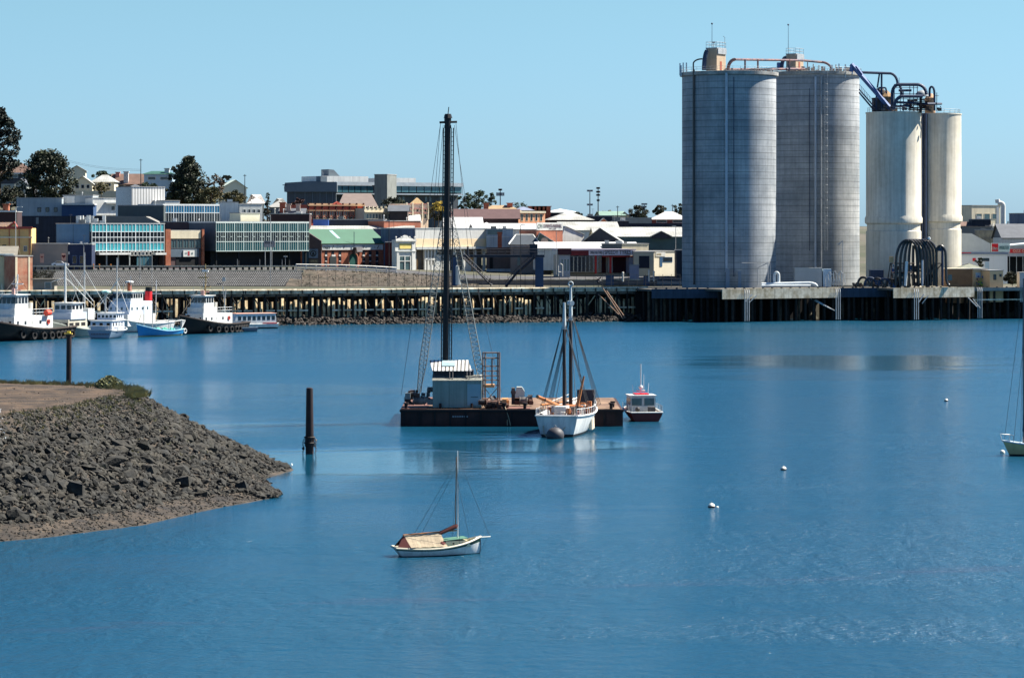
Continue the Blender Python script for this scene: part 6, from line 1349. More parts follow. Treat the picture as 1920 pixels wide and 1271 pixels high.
# ---------------- boats ----------------
hblack = M("black hull paint", (14, 14, 17), .5, .3, .6, spec=.35); hwhite = M("white hull paint", (212, 214, 210), .4, .1, .6, streak=.28)
boot = M("dark antifouling", (30, 26, 28), .7, .3); dwhite = M("white deckhouse paint", (206, 209, 208), .5, .1, .6, streak=.25, second=(188, 184, 172), smix=.2)
bwin = M("wheelhouse glass", (26, 34, 42), .1, .2, spec=.8); varnish = M("varnished spar", (168, 108, 62), .45, .2, 1.2)
rope = M("rope", (170, 156, 128), .8, .15); wire = M("dark rigging", (40, 42, 46), .6, .1); tyre = M("tyre rubber", (26, 26, 27), .8, .25)
class Hull:
    def __init__(s, L, B, Fs, Fm, Fb, dr=.8, tw=.7, rb=1.0, rs=.3, e0=.28, e1=.95, pw=2.3, tm=.5, wl=.1, bul=.5):
        s.L, s.B, s.Fs, s.Fm, s.Fb, s.dr, s.tw, s.rb, s.rs, s.e0, s.e1, s.pw, s.tm, s.wl, s.bul = L, B, Fs, Fm, Fb, dr, tw, rb, rs, e0, e1, pw, tm, wl, bul
    def hb(s, t):
        if t < s.tm: return s.B/2*(s.tw+(1-s.tw)*math.sin(math.pi/2*t/s.tm))
        return s.B/2*max(.0, 1-((t-s.tm)/(1-s.tm))**s.pw)
    def zs(s, t):
        return s.Fm+((s.Fb-s.Fm)*((t-.35)/.65)**2 if t > .35 else (s.Fs-s.Fm)*((.35-t)/.35)**2)
    def pt(s, t, v, side=1):
        zk = -s.dr; z = zk+(s.zs(t)-zk)*v; e = s.e0+s.e1*t**2.5
        y = (s.hb(t)*(max(0, v)**e)+(.03 if t > .97 else 0))*side
        x = -s.L/2+s.L*t - s.rb*(1-v)*t**5 + s.rs*(1-v)*(1-t)**5
        return (x, y, z)
    def vz(s, t, z): return (z+s.dr)/(s.zs(t)+s.dr)
    def build(s, o, mats, stripe=None, name='hull', deck=None):
        """mats: topside, bottom, stripe"""
        n = 26; mb = MB()
        def rows(t):
            r = [0, s.vz(t, -s.dr*.4), s.vz(t, s.wl)]; a = r[-1]
            st = stripe or (0.9, 1.0)
            return r+[a+(1-a)*k for k in (.25, .5, .7)]+[a+(1-a)*st[0], a+(1-a)*st[1]]+([1.0] if st[1] < 1 else [])
        m = len(rows(0))
        for side in (1, -1):
            k = len(mb.v)
            for i in range(n+1):
                t = i/n
                for v in rows(t): mb.v.append(s.pt(t, v, side))
            for i in range(n):
                for j in range(m-1):
                    a = k+i*m+j; f = (a, a+m, a+m+1, a+1); mb.f.append(f if side < 0 else f[::-1])
                    mb.mi.append(1 if j < 2 else (2 if (stripe and j == 6) else 0))
        r = rows(0); tp = [s.pt(0, v, 1) for v in r]+[s.pt(0, v, -1) for v in reversed(r)]; mb.cur = 0
        for j in range(m-1): mb.cur = 1 if j < 2 else (2 if stripe and j == 6 else 0); mb.quadf(s.pt(0, r[j], 1), s.pt(0, r[j+1], 1), s.pt(0, r[j+1], -1), s.pt(0, r[j], -1))
        h = mb.build(name, list(mats), o, smooth=True)
        mb = MB()
        for i in range(n):
            a, b = i/n, (i+1)/n; za, zb = s.zs(a)-s.bul, s.zs(b)-s.bul
            pa, pb = s.pt(a, s.vz(a, za)), s.pt(b, s.vz(b, zb)); mb.quadf((pa[0], -pa[1]*.99, za), (pb[0], -pb[1]*.99, zb), (pb[0], pb[1]*.99, zb), (pa[0], pa[1]*.99, za))
        mb.build('deck', deck or M("boat deck", (150, 146, 134), .8, .15), o)
        mb = MB()
        for side in (1, -1): mb.tube([s.pt(i/n, 1.0, side) for i in range(n+1)], .055+.004*s.L, 5)
        mb.tube([s.pt(0, 1, 1), s.pt(0, 1, -1)], .055+.004*s.L, 5); mb.build('gunwale', mats[3] if len(mats) > 3 else mats[0], o)
        return h
def cabin(o, x0, x1, w, z0, z1, mat, name='deckhouse', slant=0.0, roof=None, rmat=None):
    mb = MB(); mb.prism([(x0, z0), (x1, z0), (x1-slant, z1), (x0+slant*.3, z1)], 'y', -w/2, w/2); c = mb.build(name, mat, o)
    if roof: MB().box(x0-roof, x1-slant+roof, -w/2-roof, w/2+roof, z1+.003, z1+.12).build('cabin_roof', rmat or mat, o)
    return c
def cwins(c, x0, x1, w, z0, z1, nside, nfront, face=1, slant=0.0, aft=False, g=.3, mat=None):
    """windows on both sides and on the front (face=1 front at x1, -1 at x0)"""
    m_ = mat or bwin
    for s_ in (-1, 1):
        for i in range(nside):
            a = x0+(x1-x0)*(i+g/2)/nside; b = x0+(x1-x0)*(i+1-g/2)/nside; MB().box(a, b, s_*w/2-.02, s_*w/2+.02, z0, z1).build('window', m_, c)
    xf = x1 if face == 1 else x0
    for i in range(nfront):
        a = -w/2+w*(i+g/2)/nfront; b = -w/2+w*(i+1-g/2)/nfront; mb = MB(); mb.prism([(a, z0), (b, z0), (b, z1), (a, z1)], 'x', *((xf-.6, xf-slant+.03) if face == 1 else (xf-.03, xf+.3))); mb.build('window', m_, c)
def boat(name, label, px, py, rz, cat="boat", group=None):
    d = WD(py); return thing(name, label, cat, (X(px, d), d, 0), R(rz), group)
def tubep(o, name, segs, r_, mat, n=6):
    mb = MB()
    for sg in segs: mb.tube(sg, r_, n)
    return mb.build(name, mat, o)
# --- tugs ---
teal_sh = M("pale blue green deckhouse paint", (196, 214, 218), .5, .07, .6)
def tug(label, px, py, rz, L=20, B=6.4, mastcol=None, funnel=None, sc_=1):
    t = boat("tugboat", label, px, py, rz, "tugboat"); t.scale = (sc_,)*3
    H = Hull(L, B, 1.7, 1.6, 3.3, 1.5, .72, 1.4, .4, pw=2.6, tm=.55, wl=.12, bul=.7); H.build(t, (hblack, boot, hblack, M("rubbing rail", (60, 52, 48), .7)))
    c = cabin(t, -L*.22, L*.26, B*.62, 1.2, 3.5, dwhite); cwins(c, -L*.2, L*.26, B*.62, 2.35, 2.85, 5, 3, g=.75)
    c1 = cabin(t, L*.02, L*.24, B*.56, 3.5, 4.6, dwhite, 'upper_deckhouse'); 
    c2 = cabin(t, L*.05, L*.215, B*.46, 4.6, 6.6, dwhite, 'wheelhouse', slant=.25, roof=.25); cwins(c2, L*.055, L*.215, B*.46, 5.4, 6.35, 4, 4, slant=.1, g=.22)
    for x in (-L*.1, L*.02, L*.16):
        MB().box(x-.35, x+.35, B*.31-.02, B*.31+.03, 1.3, 2.9).build('door', M("off white door", (206, 208, 204), .6), t)
    segs = [[(x, s_*B*.30, 3.5), (x, s_*B*.30, 4.5)] for x in [-L*.22+k*L*.04 for k in range(7)] for s_ in (-1, 1)]+[[(-L*.22, s_*B*.30, z), (L*.02, s_*B*.30, z)] for z in (4.0, 4.5) for s_ in (-1, 1)]
    tubep(t, 'railing', segs, .035, dwhite, 4)
    mb = MB(); mb.bar((-L*.06, 0, 3.4), (-L*.07, 0, 5.4), .62, 12, .55); mb.build('funnel', funnel or M("tug funnel", (190, 186, 176), .6), t, smooth=True)
    m_ = mastcol or dwhite
    tubep(t, 'mast', [[(L*.08, 0, 6.6), (L*.07, 0, 9.6)], [(L*.075, -1, 8.2), (L*.075, 1, 8.2)], [(L*.11, 0, 6.6), (L*.075, 0, 8.6)]], .1, m_)
    tubep(t, 'antenna', [[(L*.19, s_*1.0, 6.6), (L*.19, s_*1.1, 8.8+s_*.6)] for s_ in (-1, 1)], .03, dwhite, 4); tubep(t, 'rigging', [[(L*.07, 0, 9.4), (L*.46, 0, 3.6)], [(L*.07, 0, 9.4), (-L*.2, 0, 4.6)]], .03, wire, 4)
    mb = MB()
    for k in range(8): mb.box(L*(.06+.018*k), L*(.065+.018*k)+.15, -1.1+.3*k, -1.0+.3*k+.12, 6.7, 7.0+(k*7 % 5)*.15)
    mb.bar((L*.09, -.9, 7.3), (L*.09, .9, 7.3), .08, 5); mb.build('roof_gear', M("roof gear", (190, 150, 140), .7, .3), t)
    for i, tt in enumerate((.06, .11, .16, .21, .27, .36, .46, .58, .70)):
        for s_ in (-1, 1):
            x, y, z = H.pt(tt, .72, s_); mb = MB(); mb.torus((0, 0, 0), .48, .18, 'y', 14, 6); mb.build('tyre_fender', tyre, t, (x, y+s_*.16, z-.15))
    mb = MB(); mb.bar((L*.40, -.5, 2.4), (L*.40, -.5, 3.4), .18, 8); mb.bar((L*.40, .5, 2.4), (L*.40, .5, 3.4), .18, 8); mb.bar((L*.40, -.9, 3.2), (L*.40, .9, 3.2), .14, 6); mb.build('towing_bitts', hblack, t)
    mb = MB(); mb.torus((0, 0, 0), .3, .08, 'y', 12, 5); mb.build('life_ring', M("orange red ring", (214, 70, 52), .6), t, (-L*.16, B*.31+.1, 2.6))
    for k in range(3): 
        mb = MB(); p = H.pt(.93-.03*k, .95); mb.box(p[0]-.3, p[0]+.3, -.4, .4, 2.9, 3.4); 
    return t, H
t, H = tug("black hulled tug with a blue green front and red raft canister, farthest left", 44, 637, -116, 20, 6.8, sc_=1.36)
mb = MB(); mb.bar((-3.2, 2.4, 3.9), (-2.2, 2.4, 3.9), .42, 12); mb.build('raft_canister', M("orange red ring", (214, 70, 52)), t, smooth=True)
tubep(t, 'boarding_ladder', [[(8.6, -1.2+.35*k, 3.6), (8.0, -1.2+.35*k, 5.0)] for k in range(6)]+[[(8.6, -1.3, 3.7+.4*k), (8.6, .9, 3.7+.4*k)] for k in range(3)], .06, dwhite, 4)
t, H = tug("black hulled tug with a tall rusty mast and tyre fenders, nearest the white ferry", 394, 624, -118, 19, 6.2, mastcol=M("rusty mast paint", (150, 130, 88), .7, .3), sc_=1.2)
tubep(t, 'topmast', [[(1.5, 0, 9.6), (1.5, 0, 12.2)], [(1.5, -.9, 11.2), (1.5, .9, 11.2)], [(1.5, -1.6, 9.8), (1.5, .6, 9.8)]], .09, M("rusty mast paint", (150, 130, 88)))
mb = MB(); mb.bar((1.5, -.6, 11.0), (1.5, .6, 11.0), .22, 8); mb.build('radar', dwhite, t); tubep(t, 'davit', [[(-2, 1.6, 3.4), (-2.6, 1.6, 7.6)], [(-3.2, 1.2, 3.4), (-2.2, 1.2, 8.2)]], .08, M("grey steel", (150, 154, 156)))
# workboat moored beside the right tug
t = boat("workboat", "low blue grey workboat with an orange rubbing strake beside the right tug", 446, 622, -148, "boat"); H = Hull(8.5, 3.0, .9, .9, 1.3, .5, .8, .5, .2, bul=.3, wl=.08)
H.build(t, (M("blue grey hull", (84, 102, 118), .6, .15), boot, M("orange strake", (206, 128, 98), .7, .15)), stripe=(.25, .6)); c = cabin(t, -.5, 2.0, 2.0, .8, 2.2, M("blue grey hull", (84, 102, 118)), slant=.3); cwins(c, -.4, 1.8, 2.0, 1.5, 2.0, 2, 2)
mb = MB(); mb.torus((-4.1, 0, .5), .4, .16, 'x'); mb.build('tyre_fender', tyre, t)
# ferry
t = boat("ferry", "small white passenger ferry with square windows and a red stripe", 466, 616, -152, "ferry"); H = Hull(13, 4.0, 1.1, 1.0, 1.4, .6, .9, .8, .1, pw=3, bul=.1, wl=.25)
H.build(t, (hwhite, boot, M("red stripe", (180, 40, 48), .6)), stripe=None); c = cabin(t, -6.0, 4.2, 3.5, 1.0, 3.3, dwhite, slant=.7, roof=.1, rmat=M("pale orange roof edge", (222, 170, 150), .6)); cwins(c, -5.8, 3.4, 3.5, 1.9, 2.8, 8, 3, g=.35)
MB().box(-6.0, -2.6, 1.96, 2.03, 1.05, 1.3).build('red_stripe', M("red stripe", (180, 40, 48)), t)
# --- fishing boats ---
def outrig(t, base, tips, r_=.07, m_=None):
    return tubep(t, 'outrigger', [[base, q] for q in tips], r_, m_ or dwhite, 5)
t = boat("fishing_boat", "white fishing boat with a high wheelhouse and twin raised booms beside the left tug", 140, 631, -112, "fishing boat"); t.scale = (1.15,)*3; L = 17
H = Hull(L, 5.4, 1.3, 1.3, 2.9, 1.2, .75, 1.2, .3, bul=.6); H.build(t, (M("grey green hull", (150, 158, 152), .6, .2), boot, hblack))
c = cabin(t, -1, 5.5, 4.0, 1.0, 3.2, M("stained cream deckhouse", (182, 178, 162), .6, .2)); c2 = cabin(t, -.5, 5.0, 4.4, 3.2, 4.4, M("grey blue bulwark", (176, 186, 198), .5, .08), 'upper_bulwark'); c3 = cabin(t, .2, 4.0, 3.6, 4.4, 6.0, dwhite, 'wheelhouse', slant=.2, roof=.3); cwins(c3, .3, 4.0, 3.6, 4.95, 5.65, 3, 3, slant=.07)
for s_ in (-1, 1): MB().box(-3.2, -1, s_*1.0-.6+.6*s_, s_*1.0+.6*s_+.6, 3.0, 5.0).build('net_bin', dwhite, t)
cwins(c, -.6, 5.5, 4.0, 2.0, 2.6, 3, 3, mat=dkin); mb = MB(); mb.bar((3.2, 0, 6), (3.2, 0, 13.2), .22, 8, .15); mb.build('mast', dwhite, t); mb = MB(); mb.bar((-3.5, 0, 3), (-3.5, 0, 15.0), .12, 8, .05); mb.build('mizzen', dwhite, t)
outrig(t, (3.2, 0, 12.6), [(-4.5, 1.2, 6.2), (-3.6, -1.2, 6.2)]); outrig(t, (3.2, 0, 10.6), [(-2, 2.6, 5.6), (4.2, -2.2, 9.8)], .06); outrig(t, (-3.5, 0, 11.8), [(-5.2, 3.8, 4.6), (-5.6, -1.6, 6), (-3.0, -3, 4.6)], .04)
tubep(t, 'railing', [[(-4+k, 1.9, 3.2), (-4+k, 1.9, 4.3)] for k in range(4)]+[[(-4, 1.9, z), (-1, 1.9, z)] for z in (3.6, 3.95, 4.3)], .05, dwhite, 4)
tubep(t, 'pole_boom', [[(-5.5, 1.5, 5), (-6.5, 5.5, 10.4)]], .07, dwhite, 5)
t = boat("fishing_boat", "white fishing boat seen from its blue grey stern with a tall thin mast", 208, 633, 76, "fishing boat"); L = 12
H = Hull(L, 5.6, 1.7, 1.5, 2.2, .9, .92, 1.0, .1, pw=2.4, bul=.5, wl=.15); H.build(t, (M("shade blue stern", (120, 142, 160), .5, .12), boot, hwhite, dwhite))  # shade on the white boat's stern is put into the hull colour
c = cabin(t, -5.2, 1.5, 4.6, 1.2, 3.5, M("very pale blue paint", (198, 206, 216), .5, .06), roof=.25, rmat=dwhite); cwins(c, -5.2, 1.0, 4.6, 2.5, 3.15, 4, 3, face=-1, g=.55, mat=dkin); c2 = cabin(t, -2.2, 1.6, 4.2, 3.6, 5.0, M("very pale blue paint", (198, 206, 216)), 'wheelhouse', slant=.2, roof=.3, rmat=dwhite); cwins(c2, -2.2, 1.2, 4.2, 4.1, 4.65, 3, 5, face=-1, g=.4)
mb = MB(); mb.bar((-.2, -1.4, 5), (-.2, -1.4, 16.2), .14, 8, .07); mb.build('mast', dwhite, t); mb = MB(); mb.bar((-1, .8, 5), (-1, .8, 9.4), .2, 8); mb.build('mast', M("grey steel", (150, 154, 156)), t)
outrig(t, (-.2, -1.4, 11.6), [(-3, -5.4, 4.4), (-1, 1.6, 7)], .05); outrig(t, (-1, .8, 8.6), [(-1, 4, 5.4), (-1, -3, 5)], .05); mb = MB(); mb.lathe([(1.0, 0), (.95, .35), (.01, .5)], (-1.5, .4, 9.2), 12); mb.build('radar_dome', M("mint dome", (180, 220, 204), .5), t)
tubep(t, 'railing', [[(-5.9, -2.3+.45*k, 1.7), (-5.9, -2.3+.45*k, 2.6)] for k in range(11)]+[[(-5.9, -2.4, 2.6), (-5.9, 2.3, 2.6)]], .045, dwhite, 4)
tubep(t, 'net_rack', [[(-3.5+.5*k, -2.9, 1.3), (-3.5+.5*k, -2.9, 3.6-.2*k)] for k in range(6)]+[[(-3.5, -2.9, 1.6+.45*k), (-1.0, -2.9, 1.6+.4*k)] for k in range(4)], .06, dwhite, 4)
scr = MB()
for k in range(12): scr.box(-6.03, -6.0, -2.0+k*.33, -1.8+k*.33, .78, 1.05)
scr.build('lettering', M("dark grey lettering", (110, 92, 96)), t)
t = boat("trawler", "large white trawler with a green trimmed wheelhouse and a red and black funnel", 252, 622, -115, "trawler"); L = 24
H = Hull(L, 7.5, 2.0, 1.8, 3.8, 1.5, .75, 1.5, .3, bul=.6); H.build(t, (hwhite, boot, hwhite)); c = cabin(t, -4, 7, 5.6, 1.4, 3.9, dwhite); c2 = cabin(t, -3, 6.2, 5.4, 3.9, 6.6, M("very pale blue paint", (198, 206, 216)), 'deckhouse', slant=.5); cwins(c2, -2, 6.2, 5.4, 4.8, 5.4, 4, 4, g=.7, slant=.17, mat=glass2)
c3 = cabin(t, .2, 5.0, 4.6, 6.6, 8.6, dwhite, 'wheelhouse', slant=.3, roof=.2, rmat=M("pale green roof", (182, 194, 180))); cwins(c3, .4, 5.0, 4.6, 7.3, 8.25, 5, 4, g=.2, slant=.1)
mb = MB(); mb.bar((-3.5, 1.2, 5), (-3.8, 1.2, 8.6), .85, 14, .75); mb.cur = 1; mb.bar((-3.8, 1.2, 8.6), (-3.87, 1.2, 9.5), .76, 14, .72); mb.build('funnel', [M("funnel red", (196, 30, 36), .5, .08), hblack], t, smooth=True)
mb = MB(); mb.bar((1.5, -.3, 8.6), (1.5, -.3, 10.6), .5, 8, .4); mb.build('mast_base', M("orange brown mast", (150, 78, 56), .7), t); mb = MB(); mb.lathe([(.9, 0), (.8, .3), (.01, .4)], (1.5, -.3, 10.6), 12); mb.build('radar_dome', dwhite, t)
tubep(t, 'stern_mast', [[(-8.5, 0, 3), (-8.8, 0, 11)], [(-8.7, -1.2, 8), (-8.7, 1.2, 8)]], .1, dwhite); tubep(t, 'rigging', [[(1.5, -.3, 10.8), (11.5, 0, 4.2)], [(-8.8, 0, 10.8), (1.5, -.3, 10.6)], [(-8.8, 0, 10.8), (-11, 2.5, 3)], [(-8.8, 0, 10.8), (-11, -2.5, 3)]], .04, wire, 4); tubep(t, 'derrick', [[(7, -3, 3.8), (5.0, -2, 8.2)], [(6.5, -3.2, 7.2), (4, -2, 8.0)], [(7.2, -3, 4), (6.5, -3.2, 7.2)]], .12, M("dark navy opening", (24, 32, 48))); tubep(t, 'antenna', [[(3, 1, 8.6), (3, 1, 12)], [(2, -1.5, 8.6), (2, -1.5, 10.5)]], .05, dwhite, 4)
t = boat("fishing_boat", "bright blue wooden fishing boat between the white boats and right tug", 295, 630, -120, "fishing boat"); L = 14
blue1 = M("bright blue hull paint", (32, 128, 184), .45, .12); H = Hull(L, 4.8, 1.3, 1.1, 2.6, .9, .7, .9, .3, bul=.5, wl=.25); H.build(t, (blue1, M("pale waterline slime", (150, 150, 110), .8, .3), blue1, M("light blue rail", (130, 180, 204), .6)))
mb = MB()
rn = random.Random(2)
for k in range(26): mb.ball((rn.uniform(-5, 0), rn.uniform(-1.4, 1.6), .9+rn.random()*.6), rn.uniform(.2, .4), 6)
mb.build('net_heap', M("green netting", (80, 168, 150), .8, .3), t); tubep(t, 'mast', [[(4.5, 0, 1.6), (4.5, 0, 6.4)]], .1, M("grey steel", (150, 154, 156))); tubep(t, 'mast', [[(1, -.5, 1.2), (1, -.5, 6.8)]], .1, M("grey steel", (150, 154, 156)))
tubep(t, 'gallows', [[(-6, -1.6, 1.0), (-6, -1.6, 3.2)], [(-6, 1.6, 1.0), (-6, 1.6, 3.2)], [(-6, -1.6, 3.2), (-6, 1.6, 3.2)], [(-6, 1.6, 3.2), (-7.4, 1.6, 3.0)], [(-7.4, 1.6, 3.0), (-6, 1.6, 1.3)], [(-6.4, 1.6, 3.1), (-6.4, 1.6, 1.9)], [(-6.9, 1.6, 3.1), (-6.2, 1.6, 1.6)], [(-2, -1.8, 2.8), (-6, -1.6, 3.1)], [(-2, 1.8, 2.8), (-6, 1.6, 3.1)], [(-2, 1.8, 1), (-2, 1.8, 2.8)], [(-2, -1.8, 1), (-2, -1.8, 2.8)]], .08, dwhite, 5)
mb = MB(); mb.torus((-6.6, 2.2, .9), .45, .12, 'y'); mb.build('life_ring', dwhite, t); tubep(t, 'rigging', [[(4.5, 0, 6.2), (6.6, 0, 2.6)], [(4.5, 0, 6.2), (1, -.5, 6.4)], [(1, -.5, 6.5), (-4, 2, 2.8)]], .04, wire, 3)
# --- small gaff sloop in the foreground ---
t = boat("sailing_boat", "small white wooden sailing boat with a tan boom tent and green stripe", 820, 1040, 17, "sailing boat"); L = 6.1
H = Hull(L, 2.15, .62, .52, 1.15, .45, .62, .12, .85, e0=.42, e1=.55, pw=2.4, tm=.5, wl=.05, bul=.12); H.build(t, (hwhite, M("dark waterline", (40, 44, 46), .7), M("dark green stripe", (24, 66, 56), .5, .1), M("cream rubbing strake", (196, 188, 166), .6)), stripe=(.62, .93), deck=M("green deck", (76, 116, 96), .7, .1))
c = cabin(t, .35, 2.2, 1.3, .55, .98, M("cream cabin side", (224, 206, 170), .6, .05), slant=.25); MB().prism([(.3, .985), (2.0, 1.12), (2.0, 1.16), (.3, 1.03)], 'y', -.68, .68).build('cabin_top', M("green deck", (76, 116, 96)), t)
for x in (.95, 1.6): mb = MB(); mb.bar((x, -.66, .8), (x, -.63, .8), .07, 10); mb.build('porthole', glass, c)
tm_ = M("tan canvas", (152, 138, 116), .85, .16, 1.5, bump=.4, fine=3, lines=(('X', .27, .03, .18),)); mb = MB()
nx_, hm = 12, 1.42
for s_ in (-1, 1):
    k = len(mb.v)
    for i in range(nx_+1):
        x = -2.35+i*2.55/nx_; rz_ = hm+.03*math.sin(i*1.3)+.02*i*.3
        for j in range(5): f = j/4; mb.v.append((x+(.28*f if i else .28*f), s_*(.02+.93*f), rz_+(.66-rz_)*f-.05*math.sin(f*math.pi)+.018*math.sin(i*2.3+j)))
    for i in range(nx_):
        for j in range(4): a = k+i*5+j; mb.f.append((a, a+1, a+6, a+5)); mb.mi.append(0)
mb.build('boom_tent', tm_, t, smooth=True)
mb = MB(); mb.quadf((-2.35, -.02, 1.42), (-2.1, -.95, .66), (-2.9, -.5, .62), (-2.55, 0, 1.2)); mb.quadf((-2.35, .02, 1.42), (-2.55, 0, 1.2), (-2.9, .5, .62), (-2.1, .95, .66)); mb.build('tent_flap', M("maroon canvas", (96, 50, 46), .85, .2), t)
mb = MB(); mb.bar((.15, 0, 1.45), (1.3, 0, 1.9), .13, 8, .16); mb.bar((1.25, 0, 1.85), (1.4, 0, 2.0), .17, 8, .1); mb.build('furled_sail', M("maroon canvas", (96, 50, 46)), t, smooth=True); tubep(t, 'boom', [[(-2.4, 0, 1.43), (1.35, 0, 1.62)]], .045, varnish)
mb = MB(); mb.bar((1.42, 0, .5), (1.42, 0, 7.0), .05, 10, .028); mb.build('mast', M("white spar", (222, 218, 206), .4, .05), t, smooth=True); mb = MB(); mb.bar((1.28, 0, 2.0), (1.34, 0, 6.6), .035, 6); mb.build('gaff', varnish, t)
mb = MB(); mb.bar((2.7, 0, 1.08), (3.75, 0, 1.12), .07, 8, .045); mb.build('bowsprit', M("white spar", (222, 218, 206)), t); mb = MB(); mb.ball((.2, -.55, .75), .28, 8, .8); mb.ball((.45, -.3, .75), .25, 8, .8); mb.build('sail_bag', M("maroon canvas", (96, 50, 46)), t, smooth=True)
tubep(t, 'rigging', [[(1.42, 0, 6.7), (3.7, 0, 1.14)], [(1.42, 0, 6.0), (1.3, -.95, .7)], [(1.42, 0, 6.0), (1.3, .95, .7)], [(1.38, 0, 6.3), (-1.6, 0, 1.5)], [(1.38, 0, 5.9), (-1.1, 0, 1.5)], [(1.42, 0, 5.0), (2.2, -.4, .8)], [(3.5, 0, 1.1), (3.02, 0, .1)]], .011, wire, 4)
mb = MB(); mb.tube([(3.02, -.05, .95), (3.04, -.05, .4), (2.95, -.05, -.1)], .025, 5); mb.build('mooring_rope', wire, t); mb = MB(); mb.box(-3.02, -2.98, -.32, .32, .25, .55); mb.build('rudder_box', boot, t) if 0 else None
# --- schooner ---
t = boat("schooner", "white two masted schooner seen from its stern with bare masts and varnished spars", 1069, 809, 79, "schooner"); L = 17
H = Hull(L, 5.6, 2.25, 2.1, 3.4, 1.4, .80, 2.0, .8, e0=.30, pw=2.2, tm=.45, wl=.28, bul=.55); H.build(t, (hwhite, M("dark waterline", (40, 44, 46)), hwhite, dwhite), deck=M("teak deck", (150, 116, 88), .8, .15))
dkm = M("dark oiled mast", (42, 34, 32), .6, .2)
def sp(t, nm, segs, mats): 
    for (p, q, a, b_), m_ in zip(segs, mats): mb = MB(); mb.bar(p, q, a, 10, b_); mb.build(nm, m_, t, smooth=True)
sp(t, 'mizzen_mast', [((-2.6, .2, 1.5), (-2.6, .2, 11.2), .2, .18), ((-2.6, .2, 11.2), (-2.6, .2, 14.1), .22, .13)], [dkm, M("silver grey spar", (176, 184, 184), .5, .15)])
sp(t, 'main_mast', [((2.4, .35, 1.8), (2.4, .35, 12.0), .22, .19), ((2.4, .35, 12.0), (2.4, .35, 15.9), .24, .1)], [dkm, M("silver grey spar", (176, 184, 184))])
mb = MB(); mb.torus((2.4, .35, 16.0), .25, .07, 'x'); mb.bar((2.1, .15, 13.9), (2.7, .55, 13.9), .3, 8, .3); mb.build('masthead', M("silver grey spar", (176, 184, 184)), t)
sh = []
for s_ in (-1, 1):
    for k in range(4): sh.append([(2.4, .35, 13.2), (1.2+k*.9, s_*2.75, 2.7)]); 
    for k in range(3): sh.append([(-2.6, .2, 12.2), (-3.8+k*.9, s_*2.7, 2.3)])
sh += [[(2.4, .35, 13.4), (8.4, 0, 3.5)], [(-2.6, .2, 12.4), (-7.6, -1, 2.4)], [(-2.6, .2, 12), (2.4, .35, 12.4)], [(2.4, .35, 12.4), (-1.0, 1.5, 3)], [(2.4, .35, 12.4), (-6.5, -1.8, 2.4)]]
tubep(t, 'rigging', sh, .03, wire, 4)
mb = MB(); mb.bar((-7.2, 2.3, 4.2), (-3.0, .4, 2.9), .2, 8, .17); mb.build('boom', varnish, t, smooth=True); mb = MB(); mb.bar((-7.0, 1.5, 3.85), (-2.8, -.1, 2.6), .16, 8, .15); mb.build('gaff', varnish, t, smooth=True); mb = MB(); mb.bar((-5.5, 2.2, 3.2), (-2, .5, 3.3), .12, 8); mb.build('gaff', varnish, t)
mb = MB(); mb.bar((-3.3, -1.35, 3.0), (-3.1, -2.05, 6.2), .2, 8, .1); mb.build('boom_crutch', varnish, t, smooth=True)
c = cabin(t, -6.3, -4.6, 1.3, 1.7, 3.1, dwhite); c = cabin(t, -.5, 3, 2.6, 1.6, 2.7, dwhite, roof=.1, rmat=varnish); cwins(c, -.5, 2.8, 2.6, 2.0, 2.45, 4, 2, face=-1, g=.5)
c = cabin(t, 4.6, 6.2, 1.9, 2.2, 4.3, M("grey black canvas", (52, 58, 66), .7, .2), 'canvas_shelter', slant=.5); c.location = (0, -.9, 0)
rn = random.Random(9); mb = MB()
mats_ = [dwhite, M("maroon canvas", (96, 50, 46)), M("dark machinery", (48, 48, 54)), varnish, M("roof gear", (190, 150, 140))]
for k in range(95):
    x = rn.uniform(-7.2, 4); y = rn.uniform(-2.2, 2.2)*(.95 if x < 0 else .85); s_ = rn.uniform(.06, .26); z = 1.75+rn.random()*.9; mb = MB(); mb.box(x-s_, x+s_, y-s_, y+s_, z-s_, z+s_*2); mb.build('deck_gear', mats_[rn.choice([0, 0, 0, 1, 2, 2, 3, 4])], t)
segs = [[(p[0], p[1]*.98, p[2]), (p[0], p[1]*.98, p[2]+.75)] for s_ in (-1, 1) for p in [H.pt(i/16, 1, s_) for i in range(15)]]+[[(H.pt(i/16, 1, s_)[0], H.pt(i/16, 1, s_)[1]*.98, H.pt(i/16, 1, s_)[2]+.75) for i in range(15)] for s_ in (-1, 1)]
tubep(t, 'railing', segs, .03, dwhite, 4)
mb = MB()
for k in range(2):
    for i in range(11 if k == 0 else 8): y = .9-i*.2; w_ = .14; mb.box(-8.32+.0, -8.28, y-w_/2+.3, y+w_/2+.3, 1.62-k*.3, 1.80-k*.3)
mb.build('lettering', M("dark grey lettering", (110, 92, 96)), t, (.12, 0, 0)); o = tubep(t, 'mooring_rope', [[(-8.0, 1.6, 1.9), (-8.6, 1.3, .3), (-9.3, .8, .05)], [(-8.1, -1.0, 1.2), (-8.8, -.4, .4), (-9.4, 0, .1)]], .04, rope, 5)
for k in range(4): mb = MB(); p = H.pt(.42+.06*k, .6, -1); mb.bar((p[0], p[1]-.25, .35), (p[0], p[1]-.25, 1.5), .2, 8, .16); mb.build('fender', M("cream fender", (222, 208, 182), .6), t, smooth=True)
d = WD(822); t = thing("mooring_buoy", "big dark grey spherical mooring buoy at the schooner's stern", "buoy", (X(1041, d), d, 0)); mb = MB(); mb.ball((0, 0, .35), .95, 20, .9); mb.build('body', M("charcoal buoy", (62, 62, 66), .6, .25), t, smooth=True); mb = MB(); mb.torus((0, 0, 1.28), .1, .03, 'y'); mb.build('ring', steel_g, t)
